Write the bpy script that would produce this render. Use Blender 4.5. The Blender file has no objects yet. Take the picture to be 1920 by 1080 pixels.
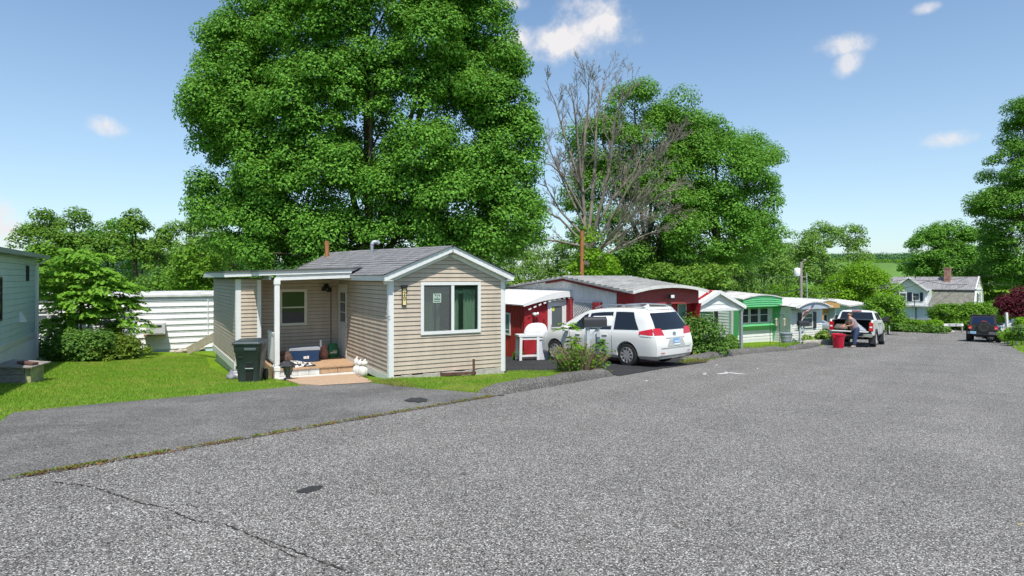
import bpy, bmesh, math, random
import numpy as np
from mathutils import Vector, Matrix
V = Vector
S = bpy.context.scene
C = S.collection
R_ = math.radians
rnd = random.Random(7)
rng = np.random.default_rng(11)

# ---------------------------------------------------------------- camera model
CAMZ, F = 1.69, 1150.0            # eye height above the road, focal length in photo pixels
HOR = 520.0                       # horizon row of the photo
def W(px, py, d):                 # a point seen at (px,py) standing d metres ahead
    return V(((px-960)/F*d, d, CAMZ+(HOR-py)/F*d))

# ---------------------------------------------------------------- terrain
PX, PY = .588, .809               # direction of the road
def pq(x, y): return PX*x+PY*y, -PY*x+PX*y
def xy(p, q): return PX*p-PY*q, PY*p+PX*q
def lerp_table(t, tab):
    if t <= tab[0][0]: return tab[0][1]
    for (a, va), (b, vb) in zip(tab, tab[1:]):
        if t <= b:
            f = (t-a)/(b-a)
            return va+(vb-va)*f
    return tab[-1][1]
def sstep(a, b, t):
    t = min(1, max(0, (t-a)/(b-a)))
    return t*t*(3-2*t)
OFF = [(6.75, 0), (8, -.03), (10.5, -.125), (13, -.33), (15, -.48), (18, -.55), (23, -.62), (30, -.8), (60, -1.5), (120, -2.5), (400, -4)]
OFFR = [(-400, 1.5), (-40, 1.2), (-10, .15), (-2.6, 0)]
def qleft(p): return 6.75-1.15*sstep(22, 32, p)
def road_z(p):
    if p < 62: return -.052*p
    if p < 95: return -.052*62-.052*16.5*(1-((95-p)/33)**2)
    return -4.08-.004*(min(p, 300)-95)
def G(x, y):
    p, q = pq(x, y)
    ql = qleft(p)
    z = road_z(p)
    if q > ql: z += lerp_table(q+6.75-ql, OFF)
    elif q < -2.6: z += lerp_table(q, OFFR)
    return z
def gp(px, py, up=0.0):           # the ground point seen at (px,py)
    dx, dz = (px-960)/F, (HOR-py)/F
    a, b = 1.0, 400.0
    step = 1.0
    while step < 400:
        if CAMZ+dz*step < G(dx*step, step)+up: break
        a = step; step *= 1.03
    b = step
    for _ in range(40):
        m = (a+b)/2
        if CAMZ+dz*m < G(dx*m, m)+up: b = m
        else: a = m
    return V((dx*b, b, CAMZ+dz*b))
U = V((.873, .487, 0)).normalized()      # the way the trailer fronts run
VV = V((-U.y, U.x, 0))                   # the way the trailers run back from the road
RZU = math.atan2(U.y, U.x)
UX, UY, UZ = V((1,0,0)), V((0,1,0)), V((0,0,1))

# ---------------------------------------------------------------- materials
MATS = {}
def mat(name, col, rough=.6, metal=0., spec=.4, var=0., vscale=6., bump=0., bscale=40., col2=None, coat=0., stretch=None):
    if name in MATS: return MATS[name]
    m = bpy.data.materials.new(name); m.use_nodes = True
    nt = m.node_tree; n = nt.nodes; L = nt.links
    b = n['Principled BSDF']
    b.inputs['Base Color'].default_value = (*col, 1)
    b.inputs['Roughness'].default_value = rough
    b.inputs['Metallic'].default_value = metal
    b.inputs['Specular IOR Level'].default_value = spec
    if coat: b.inputs['Coat Weight'].default_value = coat; b.inputs['Coat Roughness'].default_value = .05
    if var or col2 or bump:
        tc = n.new('ShaderNodeTexCoord')
        src = tc.outputs['Object']
        if stretch:
            mp = n.new('ShaderNodeMapping'); mp.inputs['Scale'].default_value = stretch
            L.new(src, mp.inputs['Vector']); src = mp.outputs[0]
    if var or col2:
        t = n.new('ShaderNodeTexNoise'); t.inputs['Scale'].default_value = vscale; t.inputs['Detail'].default_value = 6
        t.inputs['Roughness'].default_value = .65
        L.new(src, t.inputs['Vector'])
        r = n.new('ShaderNodeValToRGB')
        c2 = col2 if col2 else tuple(c*(1-var) for c in col)
        c1 = col if col2 else tuple(min(1, c*(1+var*.5)) for c in col)
        r.color_ramp.elements[0].position = .35; r.color_ramp.elements[0].color = (*c2, 1)
        r.color_ramp.elements[1].position = .65; r.color_ramp.elements[1].color = (*c1, 1)
        L.new(t.outputs['Fac'], r.inputs['Fac']); L.new(r.outputs['Color'], b.inputs['Base Color'])
    if bump:
        t2 = n.new('ShaderNodeTexNoise'); t2.inputs['Scale'].default_value = bscale; t2.inputs['Detail'].default_value = 4
        L.new(src, t2.inputs['Vector'])
        bp = n.new('ShaderNodeBump'); bp.inputs['Strength'].default_value = bump; bp.inputs['Distance'].default_value = .02
        L.new(t2.outputs['Fac'], bp.inputs['Height']); L.new(bp.outputs[0], b.inputs['Normal'])
    MATS[name] = m
    return m

def asphalt(name, base, speck, scale, dark=.35, speckpos=.8, tone=.25, bump=.5, warm=(1, .985, .96), streak=0):
    m = bpy.data.materials.new(name); m.use_nodes = True
    nt = m.node_tree; n = nt.nodes; L = nt.links; b = n['Principled BSDF']
    b.inputs['Roughness'].default_value = .9; b.inputs['Specular IOR Level'].default_value = .12
    tc = n.new('ShaderNodeTexCoord')
    vo = n.new('ShaderNodeTexVoronoi'); vo.inputs['Scale'].default_value = scale
    L.new(tc.outputs['Object'], vo.inputs['Vector'])
    sep = n.new('ShaderNodeSeparateColor'); L.new(vo.outputs['Color'], sep.inputs[0])
    r = n.new('ShaderNodeValToRGB'); e = r.color_ramp.elements
    def c(k): return (base*k*warm[0], base*k*warm[1], base*k*warm[2], 1)
    e[0].position = 0; e[0].color = c(dark)
    e[1].position = 1; e[1].color = (speck, speck*.985, speck*.96, 1)
    a = e.new(.42); a.color = c(.85)
    a = e.new(speckpos-.1); a.color = c(1.35)
    a = e.new(speckpos); a.color = c(1.9)
    L.new(sep.outputs[0], r.inputs['Fac'])
    # gaps between stones
    vd = n.new('ShaderNodeMapRange'); vd.inputs['From Min'].default_value = .25; vd.inputs['From Max'].default_value = .75
    vd.inputs['To Min'].default_value = 1.0; vd.inputs['To Max'].default_value = .45
    L.new(vo.outputs['Distance'], vd.inputs['Value'])
    n1 = n.new('ShaderNodeTexNoise'); n1.inputs['Scale'].default_value = .55; n1.inputs['Detail'].default_value = 5
    n1.inputs['Roughness'].default_value = .7
    L.new(tc.outputs['Object'], n1.inputs['Vector'])
    mr = n.new('ShaderNodeMapRange'); mr.inputs['From Min'].default_value = .3; mr.inputs['From Max'].default_value = .7
    mr.inputs['To Min'].default_value = 1-tone; mr.inputs['To Max'].default_value = 1+tone*.6
    L.new(n1.outputs['Fac'], mr.inputs['Value'])
    mu = n.new('ShaderNodeMath'); mu.operation = 'MULTIPLY'; L.new(vd.outputs[0], mu.inputs[0]); L.new(mr.outputs[0], mu.inputs[1])
    if streak:     # wear along the wheel paths
        mp = n.new('ShaderNodeMapping'); mp.vector_type = 'TEXTURE'; mp.inputs['Rotation'].default_value = (0,0,math.atan2(PY,PX)); mp.inputs['Scale'].default_value = (16,1.1,1); L.new(tc.outputs['Object'], mp.inputs['Vector'])
        n3 = n.new('ShaderNodeTexNoise'); n3.inputs['Scale'].default_value = 1; n3.inputs['Detail'].default_value = 4; L.new(mp.outputs[0], n3.inputs['Vector'])
        m3 = n.new('ShaderNodeMapRange'); m3.inputs['From Min'].default_value = .3; m3.inputs['From Max'].default_value = .7; m3.inputs['To Min'].default_value = 1-streak; m3.inputs['To Max'].default_value = 1+streak*.7; L.new(n3.outputs['Fac'], m3.inputs['Value'])
        mu2 = n.new('ShaderNodeMath'); mu2.operation = 'MULTIPLY'; L.new(mu.outputs[0], mu2.inputs[0]); L.new(m3.outputs[0], mu2.inputs[1]); mu = mu2
    mx = n.new('ShaderNodeMix'); mx.data_type = 'RGBA'; mx.blend_type = 'MULTIPLY'; mx.inputs['Factor'].default_value = 1
    L.new(r.outputs['Color'], mx.inputs['A']); L.new(mu.outputs[0], mx.inputs['B'])
    L.new(mx.outputs['Result'], b.inputs['Base Color'])
    bp = n.new('ShaderNodeBump'); bp.inputs['Strength'].default_value = bump; bp.inputs['Distance'].default_value = .006
    bp.invert = True
    L.new(vo.outputs['Distance'], bp.inputs['Height']); L.new(bp.outputs[0], b.inputs['Normal'])
    MATS[name] = m
    return m

def leafmat(name, dark, light, trans=.35, bright=1.0, rough=.6, patch=None):
    m = bpy.data.materials.new(name); m.use_nodes = True
    nt = m.node_tree; n = nt.nodes; L = nt.links
    out = n['Material Output']; b = n['Principled BSDF']
    b.inputs['Roughness'].default_value = rough; b.inputs['Specular IOR Level'].default_value = .18
    g = n.new('ShaderNodeNewGeometry')
    r = n.new('ShaderNodeValToRGB')
    r.color_ramp.elements[0].color = (*dark, 1); r.color_ramp.elements[1].color = (*light, 1)
    L.new(g.outputs['Random Per Island'], r.inputs['Fac'])
    col = r.outputs['Color']
    if patch:      # worn, drier areas of a lawn
        tc = n.new('ShaderNodeTexCoord'); no = n.new('ShaderNodeTexNoise'); no.inputs['Scale'].default_value = 1.1; no.inputs['Detail'].default_value = 6; no.inputs['Roughness'].default_value = .7
        L.new(tc.outputs['Object'], no.inputs['Vector']); pr = n.new('ShaderNodeMapRange'); pr.inputs['From Min'].default_value = .45; pr.inputs['From Max'].default_value = .72; pr.inputs['To Max'].default_value = .75
        L.new(no.outputs['Fac'], pr.inputs['Value']); pm = n.new('ShaderNodeMix'); pm.data_type = 'RGBA'; L.new(pr.outputs[0], pm.inputs['Factor']); L.new(col, pm.inputs['A']); pm.inputs['B'].default_value = (*patch, 1); col = pm.outputs['Result']
    L.new(col, b.inputs['Base Color'])
    tr = n.new('ShaderNodeBsdfTranslucent')
    hs = n.new('ShaderNodeHueSaturation'); hs.inputs['Hue'].default_value = .485; hs.inputs['Value'].default_value = 1.3*bright
    L.new(col, hs.inputs['Color']); L.new(hs.outputs[0], tr.inputs['Color'])
    mx = n.new('ShaderNodeMixShader'); mx.inputs['Fac'].default_value = trans
    L.new(b.outputs[0], mx.inputs[1]); L.new(tr.outputs[0], mx.inputs[2]); L.new(mx.outputs[0], out.inputs['Surface'])
    MATS[name] = m
    return m

def brickmat(name, c1, c2, mortar, scale=1., w=.2, h=.065, ms=.012, plane='xz', offset=.5, bump=.3, rough=.85):
    m = bpy.data.materials.new(name); m.use_nodes = True
    nt = m.node_tree; n = nt.nodes; L = nt.links; b = n['Principled BSDF']
    b.inputs['Roughness'].default_value = rough
    tc = n.new('ShaderNodeTexCoord'); sp = n.new('ShaderNodeSeparateXYZ'); L.new(tc.outputs['Object'], sp.inputs[0])
    ad = n.new('ShaderNodeMath'); ad.operation = 'ADD'; cb = n.new('ShaderNodeCombineXYZ')
    if plane == 'xz':
        L.new(sp.outputs[0], ad.inputs[0]); L.new(sp.outputs[1], ad.inputs[1]); L.new(ad.outputs[0], cb.inputs[0]); L.new(sp.outputs[2], cb.inputs[1])
    else:
        L.new(sp.outputs[1], cb.inputs[0]); L.new(sp.outputs[0], cb.inputs[1])
    t = n.new('ShaderNodeTexBrick'); L.new(cb.outputs[0], t.inputs['Vector'])
    t.offset = offset
    t.inputs['Scale'].default_value = scale; t.inputs['Brick Width'].default_value = w; t.inputs['Row Height'].default_value = h
    t.inputs['Mortar Size'].default_value = ms; t.inputs['Bias'].default_value = 0
    t.inputs['Color1'].default_value = (*c1, 1); t.inputs['Color2'].default_value = (*c2, 1); t.inputs['Mortar'].default_value = (*mortar, 1)
    no = n.new('ShaderNodeTexNoise'); no.inputs['Scale'].default_value = 3; no.inputs['Detail'].default_value = 6; L.new(tc.outputs['Object'], no.inputs['Vector'])
    mr = n.new('ShaderNodeMapRange'); mr.inputs['From Min'].default_value = .3; mr.inputs['From Max'].default_value = .7; mr.inputs['To Min'].default_value = .75; mr.inputs['To Max'].default_value = 1.15
    L.new(no.outputs['Fac'], mr.inputs['Value'])
    mx = n.new('ShaderNodeMix'); mx.data_type = 'RGBA'; mx.blend_type = 'MULTIPLY'; mx.inputs['Factor'].default_value = 1
    L.new(t.outputs['Color'], mx.inputs['A']); L.new(mr.outputs[0], mx.inputs['B']); L.new(mx.outputs['Result'], b.inputs['Base Color'])
    if bump:
        bp = n.new('ShaderNodeBump'); bp.inputs['Strength'].default_value = bump; bp.inputs['Distance'].default_value = .01; bp.invert = True
        L.new(t.outputs['Fac'], bp.inputs['Height']); L.new(bp.outputs[0], b.inputs['Normal'])
    MATS[name] = m
    return m

def glassmat(name, tint, see=.0, rough=.03):
    m = bpy.data.materials.new(name); m.use_nodes = True
    nt = m.node_tree; n = nt.nodes; L = nt.links; b = n['Principled BSDF']; out = n['Material Output']
    b.inputs['Base Color'].default_value = (*tint, 1); b.inputs['Roughness'].default_value = rough
    b.inputs['Specular IOR Level'].default_value = .6
    if see:
        tr = n.new('ShaderNodeBsdfTransparent'); tr.inputs['Color'].default_value = (.75, .85, .78, 1)
        mx = n.new('ShaderNodeMixShader'); mx.inputs['Fac'].default_value = see
        L.new(b.outputs[0], mx.inputs[1]); L.new(tr.outputs[0], mx.inputs[2]); L.new(mx.outputs[0], out.inputs['Surface'])
    MATS[name] = m
    return m

# ---------------------------------------------------------------- mesh builder
class MB:
    def __init__(s): s.v = []; s.f = []; s.m = []
    def face(s, pts, mi=0):
        i = len(s.v); s.v += [tuple(p) for p in pts]; s.f.append(tuple(range(i, i+len(pts)))); s.m.append(mi)
    def hexa(s, p, mi=0):         # 8 points: bottom 0-3 counter-clockwise, top 4-7
        i = len(s.v); s.v += [tuple(q) for q in p]
        for f in ((3,2,1,0), (4,5,6,7), (0,1,5,4), (1,2,6,5), (2,3,7,6), (3,0,4,7)):
            s.f.append(tuple(i+k for k in f)); s.m.append(mi)
    def box(s, x0, y0, z0, x1, y1, z1, mi=0):
        s.hexa([(x0,y0,z0),(x1,y0,z0),(x1,y1,z0),(x0,y1,z0),(x0,y0,z1),(x1,y0,z1),(x1,y1,z1),(x0,y1,z1)], mi)
    def slab(s, O, dx, n, a0, a1, z0, z1, t0, t1, mi=0):    # a box in wall coordinates
        P = lambda a, z, t: O+dx*a+n*t+UZ*z
        s.hexa([P(a0,z0,t1),P(a1,z0,t1),P(a1,z0,t0),P(a0,z0,t0),P(a0,z1,t1),P(a1,z1,t1),P(a1,z1,t0),P(a0,z1,t0)], mi)
    def bar(s, p, q, w, h, mi=0, up=None):
        p, q = V(p), V(q); d = (q-p).normalized()
        up = V(up) if up is not None else (UZ if abs(d.z) < .9 else UX)
        a = d.cross(up).normalized()*w/2; b = a.cross(d).normalized()*h/2
        s.hexa([p-a-b, p+a-b, q+a-b, q-a-b, p-a+b, p+a+b, q+a+b, q-a+b], mi)
    def tube(s, pts, rad, n=8, mi=0, cap=True):
        pts = [V(p) for p in pts]
        if not hasattr(rad, '__len__'): rad = [rad]*len(pts)
        i0 = len(s.v); ref = None
        for k, p in enumerate(pts):
            d = (pts[min(k+1, len(pts)-1)]-pts[max(k-1, 0)]).normalized()
            if ref is None: ref = d.orthogonal().normalized()
            a = (ref-d*ref.dot(d))
            a = a.normalized() if a.length > 1e-5 else d.orthogonal().normalized()
            ref = a; b = d.cross(a)
            for j in range(n):
                t = 2*math.pi*j/n
                s.v.append(tuple(p+(a*math.cos(t)+b*math.sin(t))*rad[k]))
        for k in range(len(pts)-1):
            for j in range(n):
                a = i0+k*n+j; b = i0+k*n+(j+1) % n
                s.f.append((a, b, b+n, a+n)); s.m.append(mi)
        if cap:
            s.f.append(tuple(i0+j for j in reversed(range(n)))); s.m.append(mi)
            e = i0+(len(pts)-1)*n; s.f.append(tuple(e+j for j in range(n))); s.m.append(mi)
    def lathe(s, prof, n=20, c=(0,0,0), axis='z', mi=0, sx=1., sy=1., cap=True):
        c = V(c); i0 = len(s.v)
        def pt(r, z, t):
            x, y = r*math.cos(t)*sx, r*math.sin(t)*sy
            if axis == 'z': return (c.x+x, c.y+y, c.z+z)
            if axis == 'x': return (c.x+z, c.y+x, c.z+y)
            return (c.x+y, c.y+z, c.z+x)
        for r, z in prof:
            for j in range(n): s.v.append(pt(r, z, 2*math.pi*j/n))
        for k in range(len(prof)-1):
            for j in range(n):
                a = i0+k*n+j; b = i0+k*n+(j+1) % n
                s.f.append((a, b, b+n, a+n)); s.m.append(mi)
        if not cap: return
        s.f.append(tuple(i0+j for j in reversed(range(n)))); s.m.append(mi)
        e = i0+(len(prof)-1)*n; s.f.append(tuple(e+j for j in range(n))); s.m.append(mi)
    def ball(s, c, r, n=12, mi=0, rz=None):
        rz = rz or r; k = max(5, n//2+1)
        s.lathe([(max(1e-3, r*math.sin(math.pi*i/k)), -rz*math.cos(math.pi*i/k)) for i in range(k+1)], n, c, 'z', mi)
    def prism(s, poly, axis, d0, d1, mi=0):   # poly in the two other axes
        def pt(a, b, d):
            return {'x': (d, a, b), 'y': (a, d, b), 'z': (a, b, d)}[axis]
        n = len(poly); i = len(s.v)
        s.v += [pt(a, b, d0) for a, b in poly]+[pt(a, b, d1) for a, b in poly]
        s.f.append(tuple(i+k for k in reversed(range(n)))); s.m.append(mi)
        s.f.append(tuple(i+n+k for k in range(n))); s.m.append(mi)
        for k in range(n):
            j = (k+1) % n
            s.f.append((i+k, i+j, i+n+j, i+n+k)); s.m.append(mi)
    def grid(s, fn, nu, nv, mi=0, mfn=None):
        i = len(s.v)
        for a in range(nu+1):
            for b in range(nv+1): s.v.append(tuple(fn(a/nu, b/nv)))
        for a in range(nu):
            for b in range(nv):
                k = i+a*(nv+1)+b
                s.f.append((k, k+nv+1, k+nv+2, k+1)); s.m.append(mfn(a, b) if mfn else mi)
    def build(s, name, mats, parent=None, smooth=None, bevel=0, label=None, solid=0):
        me = bpy.data.meshes.new(name)
        me.from_pydata(s.v, [], s.f); me.validate(clean_customdata=False)
        mats = mats if isinstance(mats, (list, tuple)) else [mats]
        for m in mats: me.materials.append(m)
        if len(mats) > 1 and len(me.polygons) == len(s.m): me.polygons.foreach_set('material_index', s.m)
        bm = bmesh.new(); bm.from_mesh(me); bmesh.ops.remove_doubles(bm, verts=bm.verts, dist=1e-5)
        bmesh.ops.recalc_face_normals(bm, faces=bm.faces) if smooth != 'keep' else None
        bm.to_mesh(me); bm.free()
        if smooth and smooth != 'keep':
            me.polygons.foreach_set('use_smooth', [True]*len(me.polygons))
            me.set_sharp_from_angle(angle=R_(smooth))
        o = bpy.data.objects.new(name, me); C.objects.link(o)
        if parent is not None: o.parent = parent
        if solid:
            md = o.modifiers.new('thick', 'SOLIDIFY'); md.thickness = solid; md.offset = 0
        if bevel:
            md = o.modifiers.new('bevel', 'BEVEL'); md.width = bevel; md.segments = 2; md.limit_method = 'ANGLE'; md.angle_limit = R_(40)
        if label: o['label'] = label
        return o

def tag(o, label=None, cat=None, group=None, kind=None):
    if label: o['label'] = label
    if cat: o['category'] = cat
    if group: o['group'] = group
    if kind: o['kind'] = kind
    return o
def root(name, label, cat, loc, rz=0., group=None, rx=0., ry=0.):
    o = bpy.data.objects.new(name, None); C.objects.link(o); o.empty_display_size = .2
    o.location = loc; o.rotation_euler = (rx, ry, rz)
    return tag(o, label, cat, group)
def copy_tree(o, parent=None):
    c = o.copy(); C.objects.link(c)
    if parent is not None: c.parent = parent
    for ch in [x for x in o.children]: copy_tree(ch, c)
    return c
def structure(o): o['kind'] = 'structure'; return o
def stuff(o): o['kind'] = 'stuff'; return o

# walls with real lapped courses: O origin, dx along, n outward
def siding(mb, O, dx, n, L, z0, z1, course=.1016, lip=.024, holes=(), clip=None, mi=0, a_start=0.):
    O, dx, n = V(O), V(dx), V(n)
    k = 0; z = z0
    while z < z1-1e-4:
        zt = min(z+course, z1); zm = (z+zt)/2
        lo, hi = (a_start, L) if not clip else clip(zm)
        lo2, hi2 = (a_start, L) if not clip else clip(zt)
        lo1, hi1 = (a_start, L) if not clip else clip(z)
        segs = [(lo1, hi1, lo2, hi2)]
        for (h0, h1, g0, g1) in holes:
            if g0 < zm < g1:
                ns = []
                for (b0, b1, t0, t1) in segs:
                    if h1 <= b0 or h0 >= b1: ns.append((b0, b1, t0, t1)); continue
                    if h0 > b0: ns.append((b0, h0, t0, h0))
                    if h1 < b1: ns.append((h1, b1, h1, t1))
                segs = ns
        for (b0, b1, t0, t1) in segs:
            if b1-b0 < 1e-3: continue
            P = lambda a, zz, t: O+dx*a+n*t+UZ*zz
            zg = zt-min(.013, (zt-z)*.3); fg = (zg-z)/(zt-z); g0, g1 = b0+(t0-b0)*fg, b1+(t1-b1)*fg
            mb.face([P(b0,z,lip), P(b1,z,lip), P(g1,zg,.006), P(g0,zg,.006)], mi)
            mb.face([P(g0,zg,.006), P(g1,zg,.006), P(t1,zt,-.012), P(t0,zt,-.012)], mi)     # the shadow gap under the next course
            mb.face([P(b0,z,-.012), P(b1,z,-.012), P(b1,z,lip), P(b0,z,lip)], mi)
        z = zt; k += 1

def window(parent, O, dx, n, a0, a1, z0, z1, fw=.07, proud=.05, vm=(), hm=(), frame=None, glass=None, name='window', label=None, mw=.035, sill=0., back=.004):
    O, dx, n = V(O), V(dx), V(n)
    mb = MB()
    mb.slab(O,dx,n,a0,a1,z0,z0+fw,back,proud); mb.slab(O,dx,n,a0,a1,z1-fw,z1,back,proud)
    mb.slab(O,dx,n,a0,a0+fw,z0+fw,z1-fw,back,proud-.002); mb.slab(O,dx,n,a1-fw,a1,z0+fw,z1-fw,back,proud-.002)
    for a in vm: mb.slab(O,dx,n,a-mw/2,a+mw/2,z0+fw,z1-fw,back,proud-.008)
    for z in hm: mb.slab(O,dx,n,a0+fw,a1-fw,z-mw/2,z+mw/2,back,proud-.012)
    if sill: mb.slab(O,dx,n,a0-.04,a1+.04,z0-.05,z0-.002,back,proud+sill)
    f = mb.build(name, frame, parent, label=label)
    g = MB(); g.slab(O,dx,n,a0+fw*.8,a1-fw*.8,z0+fw*.8,z1-fw*.8,back+.001,back+.014)
    g.build('pane', glass, f)
    return f
M = MATS
mat('tan_siding', (.465,.388,.306), .55, var=.13, vscale=2.2, bump=.05, bscale=60, stretch=(1.6,1.6,.35))
mat('white_paint', (.70,.70,.69), .45, var=.05, vscale=4)
mat('white_vinyl', (.68,.68,.675), .4, var=.05, vscale=3)
mat('cream_paint', (.62,.59,.49), .5, var=.06, vscale=4)
mat('old_white', (.60,.59,.56), .6, var=.18, vscale=5)
mat('teal_siding', (.47,.58,.67), .45, var=.08, vscale=1.5)
mat('pale_blue', (.50,.62,.72), .5, var=.06)
mat('red_paint', (.36,.02,.028), .55, var=.25, vscale=2.5, stretch=(1.5,1.5,.4))
mat('red_trim', (.42,.02,.03), .45)
mat('green_paint', (.11,.42,.17), .4, var=.08)
mat('tan_wood', (.48,.27,.10), .6, var=.2, vscale=3, stretch=(6,6,.5))
mat('weathered_wood', (.30,.27,.25), .85, var=.4, vscale=3, stretch=(2,2,12), bump=.3)
mat('old_plank', (.40,.27,.16), .8, var=.3, vscale=4, stretch=(1,8,8))
mat('deck_wood', (.45,.29,.17), .7, var=.25, vscale=4, stretch=(1,6,1))
mat('pole_wood', (.36,.15,.06), .8, var=.4, vscale=4, stretch=(6,6,.6), bump=.3)
mat('grey_pole', (.30,.27,.25), .85, var=.3, vscale=4, stretch=(6,6,.6), bump=.2)
mat('bark', (.13,.095,.07), .9, var=.4, vscale=5, stretch=(4,4,.8), bump=.6, bscale=20)
mat('dead_bark', (.205,.18,.15), .85, var=.35, vscale=4)
mat('metal_roof', (.38,.372,.36), .5, var=.3, vscale=2.5)
mat('white_roof', (.64,.63,.61), .5, var=.25, vscale=2)
mat('flat_roof', (.09,.09,.10), .9, var=.3, vscale=4)
mat('steel', (.55,.56,.58), .35, metal=.8)
mat('galv', (.33,.36,.40), .45, metal=.35, var=.15, vscale=8)
mat('dark_metal', (.03,.03,.035), .45)
mat('black_plastic', (.018,.018,.02), .5)
mat('bin_plastic', (.035,.05,.055), .42, var=.15, vscale=5)
mat('charcoal', (.035,.035,.04), .45, var=.1)
mat('rubber', (.02,.02,.02), .8)
mat('white_car', (.70,.70,.675), .22, spec=.5, coat=.8)
mat('pickup_white', (.80,.80,.79), .25, spec=.5, coat=.4)
mat('house_white', (.80,.80,.81), .5, var=.05)
mat('silver_car', (.50,.54,.58), .25, metal=.5, coat=.6)
mat('black_car', (.02,.022,.027), .22, coat=.8)
mat('dark_trim', (.03,.03,.035), .5)
mat('chrome', (.75,.75,.76), .12, metal=1.)
mat('alloy', (.68,.69,.70), .28, metal=.7)
mat('tail_red', (.50,.008,.02), .12, coat=.8)
mat('lens_clear', (.75,.77,.80), .1, coat=.8)
mat('plate_blue', (.10,.30,.55), .4)
mat('plate_white', (.75,.78,.80), .4)
mat('ink', (.012,.012,.014), .5)
mat('red_plastic', (.55,.012,.04), .38, var=.05)
mat('blue_plastic', (.012,.04,.11), .4)
mat('grey_plastic', (.24,.27,.31), .45, var=.1)
mat('sand_pad', (.46,.32,.21), .9, var=.2, vscale=14, bump=.3, bscale=80)
mat('concrete', (.40,.37,.33), .85, var=.25, vscale=5, bump=.4, bscale=30)
mat('stone', (.42,.39,.35), .85, var=.3, vscale=8, bump=.4)
mat('dirt', (.13,.085,.05), .95, var=.4, vscale=8, bump=.5)
mat('curtain', (.60,.63,.58), .8, var=.2, vscale=3, stretch=(14,14,.3))
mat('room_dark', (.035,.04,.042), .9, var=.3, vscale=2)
mat('paper', (.42,.52,.45), .7)
mat('gold', (.72,.60,.28), .4, var=.1)
mat('denim', (.035,.055,.12), .8, var=.3, vscale=9)
mat('shirt', (.30,.24,.26), .85, var=.15, vscale=9)
mat('skin', (.50,.26,.18), .55, var=.1, vscale=8)
mat('hair', (.05,.035,.025), .7)
mat('shoe', (.35,.36,.38), .7)
mat('flag_red', (.50,.03,.06), .7)
mat('flag_white', (.75,.73,.74), .7)
mat('flag_blue', (.03,.05,.22), .7)
mat('bag_brown', (.16,.13,.11), .8, var=.3)
mat('bag_green', (.02,.16,.05), .4, var=.3, vscale=12)
mat('bag_pink', (.45,.20,.16), .4, var=.5, vscale=14)
mat('pumpkin', (.62,.61,.58), .5, var=.08)
mat('cable', (.03,.03,.03), .6)
brickmat('red_brick', (.36,.03,.035), (.28,.02,.03), (.42,.06,.06), w=.2, h=.07, ms=.008)
brickmat('chimney_brick', (.34,.09,.05), (.26,.07,.045), (.45,.38,.33), w=.2, h=.07, ms=.012)
brickmat('shingle', (.25,.245,.25), (.19,.187,.195), (.07,.07,.07), w=.3, h=.145, ms=.009, plane='yx', bump=.6)
brickmat('shingle_far', (.29,.28,.29), (.23,.22,.23), (.13,.13,.13), w=.4, h=.2, ms=.012, plane='yx', bump=.3)
brickmat('mansard', (.27,.255,.215), (.22,.21,.175), (.14,.14,.12), w=.35, h=.18, ms=.012, bump=.3)
glassmat('dark_glass', (.02,.024,.03), rough=.04)
glassmat('car_glass', (.012,.015,.022), rough=.02)
glassmat('grey_glass', (.10,.12,.13), rough=.06)
glassmat('teal_glass', (.10,.20,.20), rough=.05)
glassmat('clear_glass', (.03,.06,.05), see=.8, rough=.02)
asphalt('road_asphalt', .25, .78, 104, dark=.17, speckpos=.87, tone=.16, warm=(1,.945,.885), streak=.12)
asphalt('drive_asphalt', .225, .36, 95, dark=.45, speckpos=.9, tone=.42, bump=.35, warm=(1,.96,.91))
asphalt('black_asphalt', .055, .16, 110, dark=.6, speckpos=.93, tone=.3, bump=.3, warm=(.98,1,1.06))
asphalt('kerb_asphalt', .185, .42, 85, dark=.35, speckpos=.9, tone=.3, bump=.7, warm=(1,.95,.88))
leafmat('maple_leaf', (.055,.17,.016), (.185,.405,.05), .34)
leafmat('maple_leaf_b', (.06,.17,.016), (.18,.375,.048), .34)
leafmat('far_leaf', (.09,.195,.03), (.21,.37,.065), .30)
leafmat('deep_leaf', (.065,.15,.016), (.175,.33,.04), .30)
leafmat('bright_leaf', (.11,.25,.012), (.23,.44,.025), .40)
leafmat('sumac_leaf', (.11,.27,.022), (.24,.46,.05), .42)
leafmat('yew_leaf', (.06,.11,.012), (.17,.26,.025), .2)
leafmat('hedge_leaf', (.075,.18,.012), (.17,.34,.030), .3)
leafmat('shrub_leaf', (.05,.13,.018), (.15,.29,.05), .3)
leafmat('hosta_leaf', (.12,.22,.04), (.30,.42,.10), .3)
leafmat('red_leaf', (.05,.008,.013), (.17,.022,.04), .35)
leafmat('grass_blade', (.11,.235,.018), (.29,.48,.055), .38, patch=(.44,.42,.11))
leafmat('dry_grass', (.14,.13,.035), (.32,.28,.09), .3)
leafmat('twig', (.16,.10,.06), (.42,.33,.22), .0)
leafmat('hill_leaf', (.040,.125,.040), (.095,.200,.065), .1)
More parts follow.
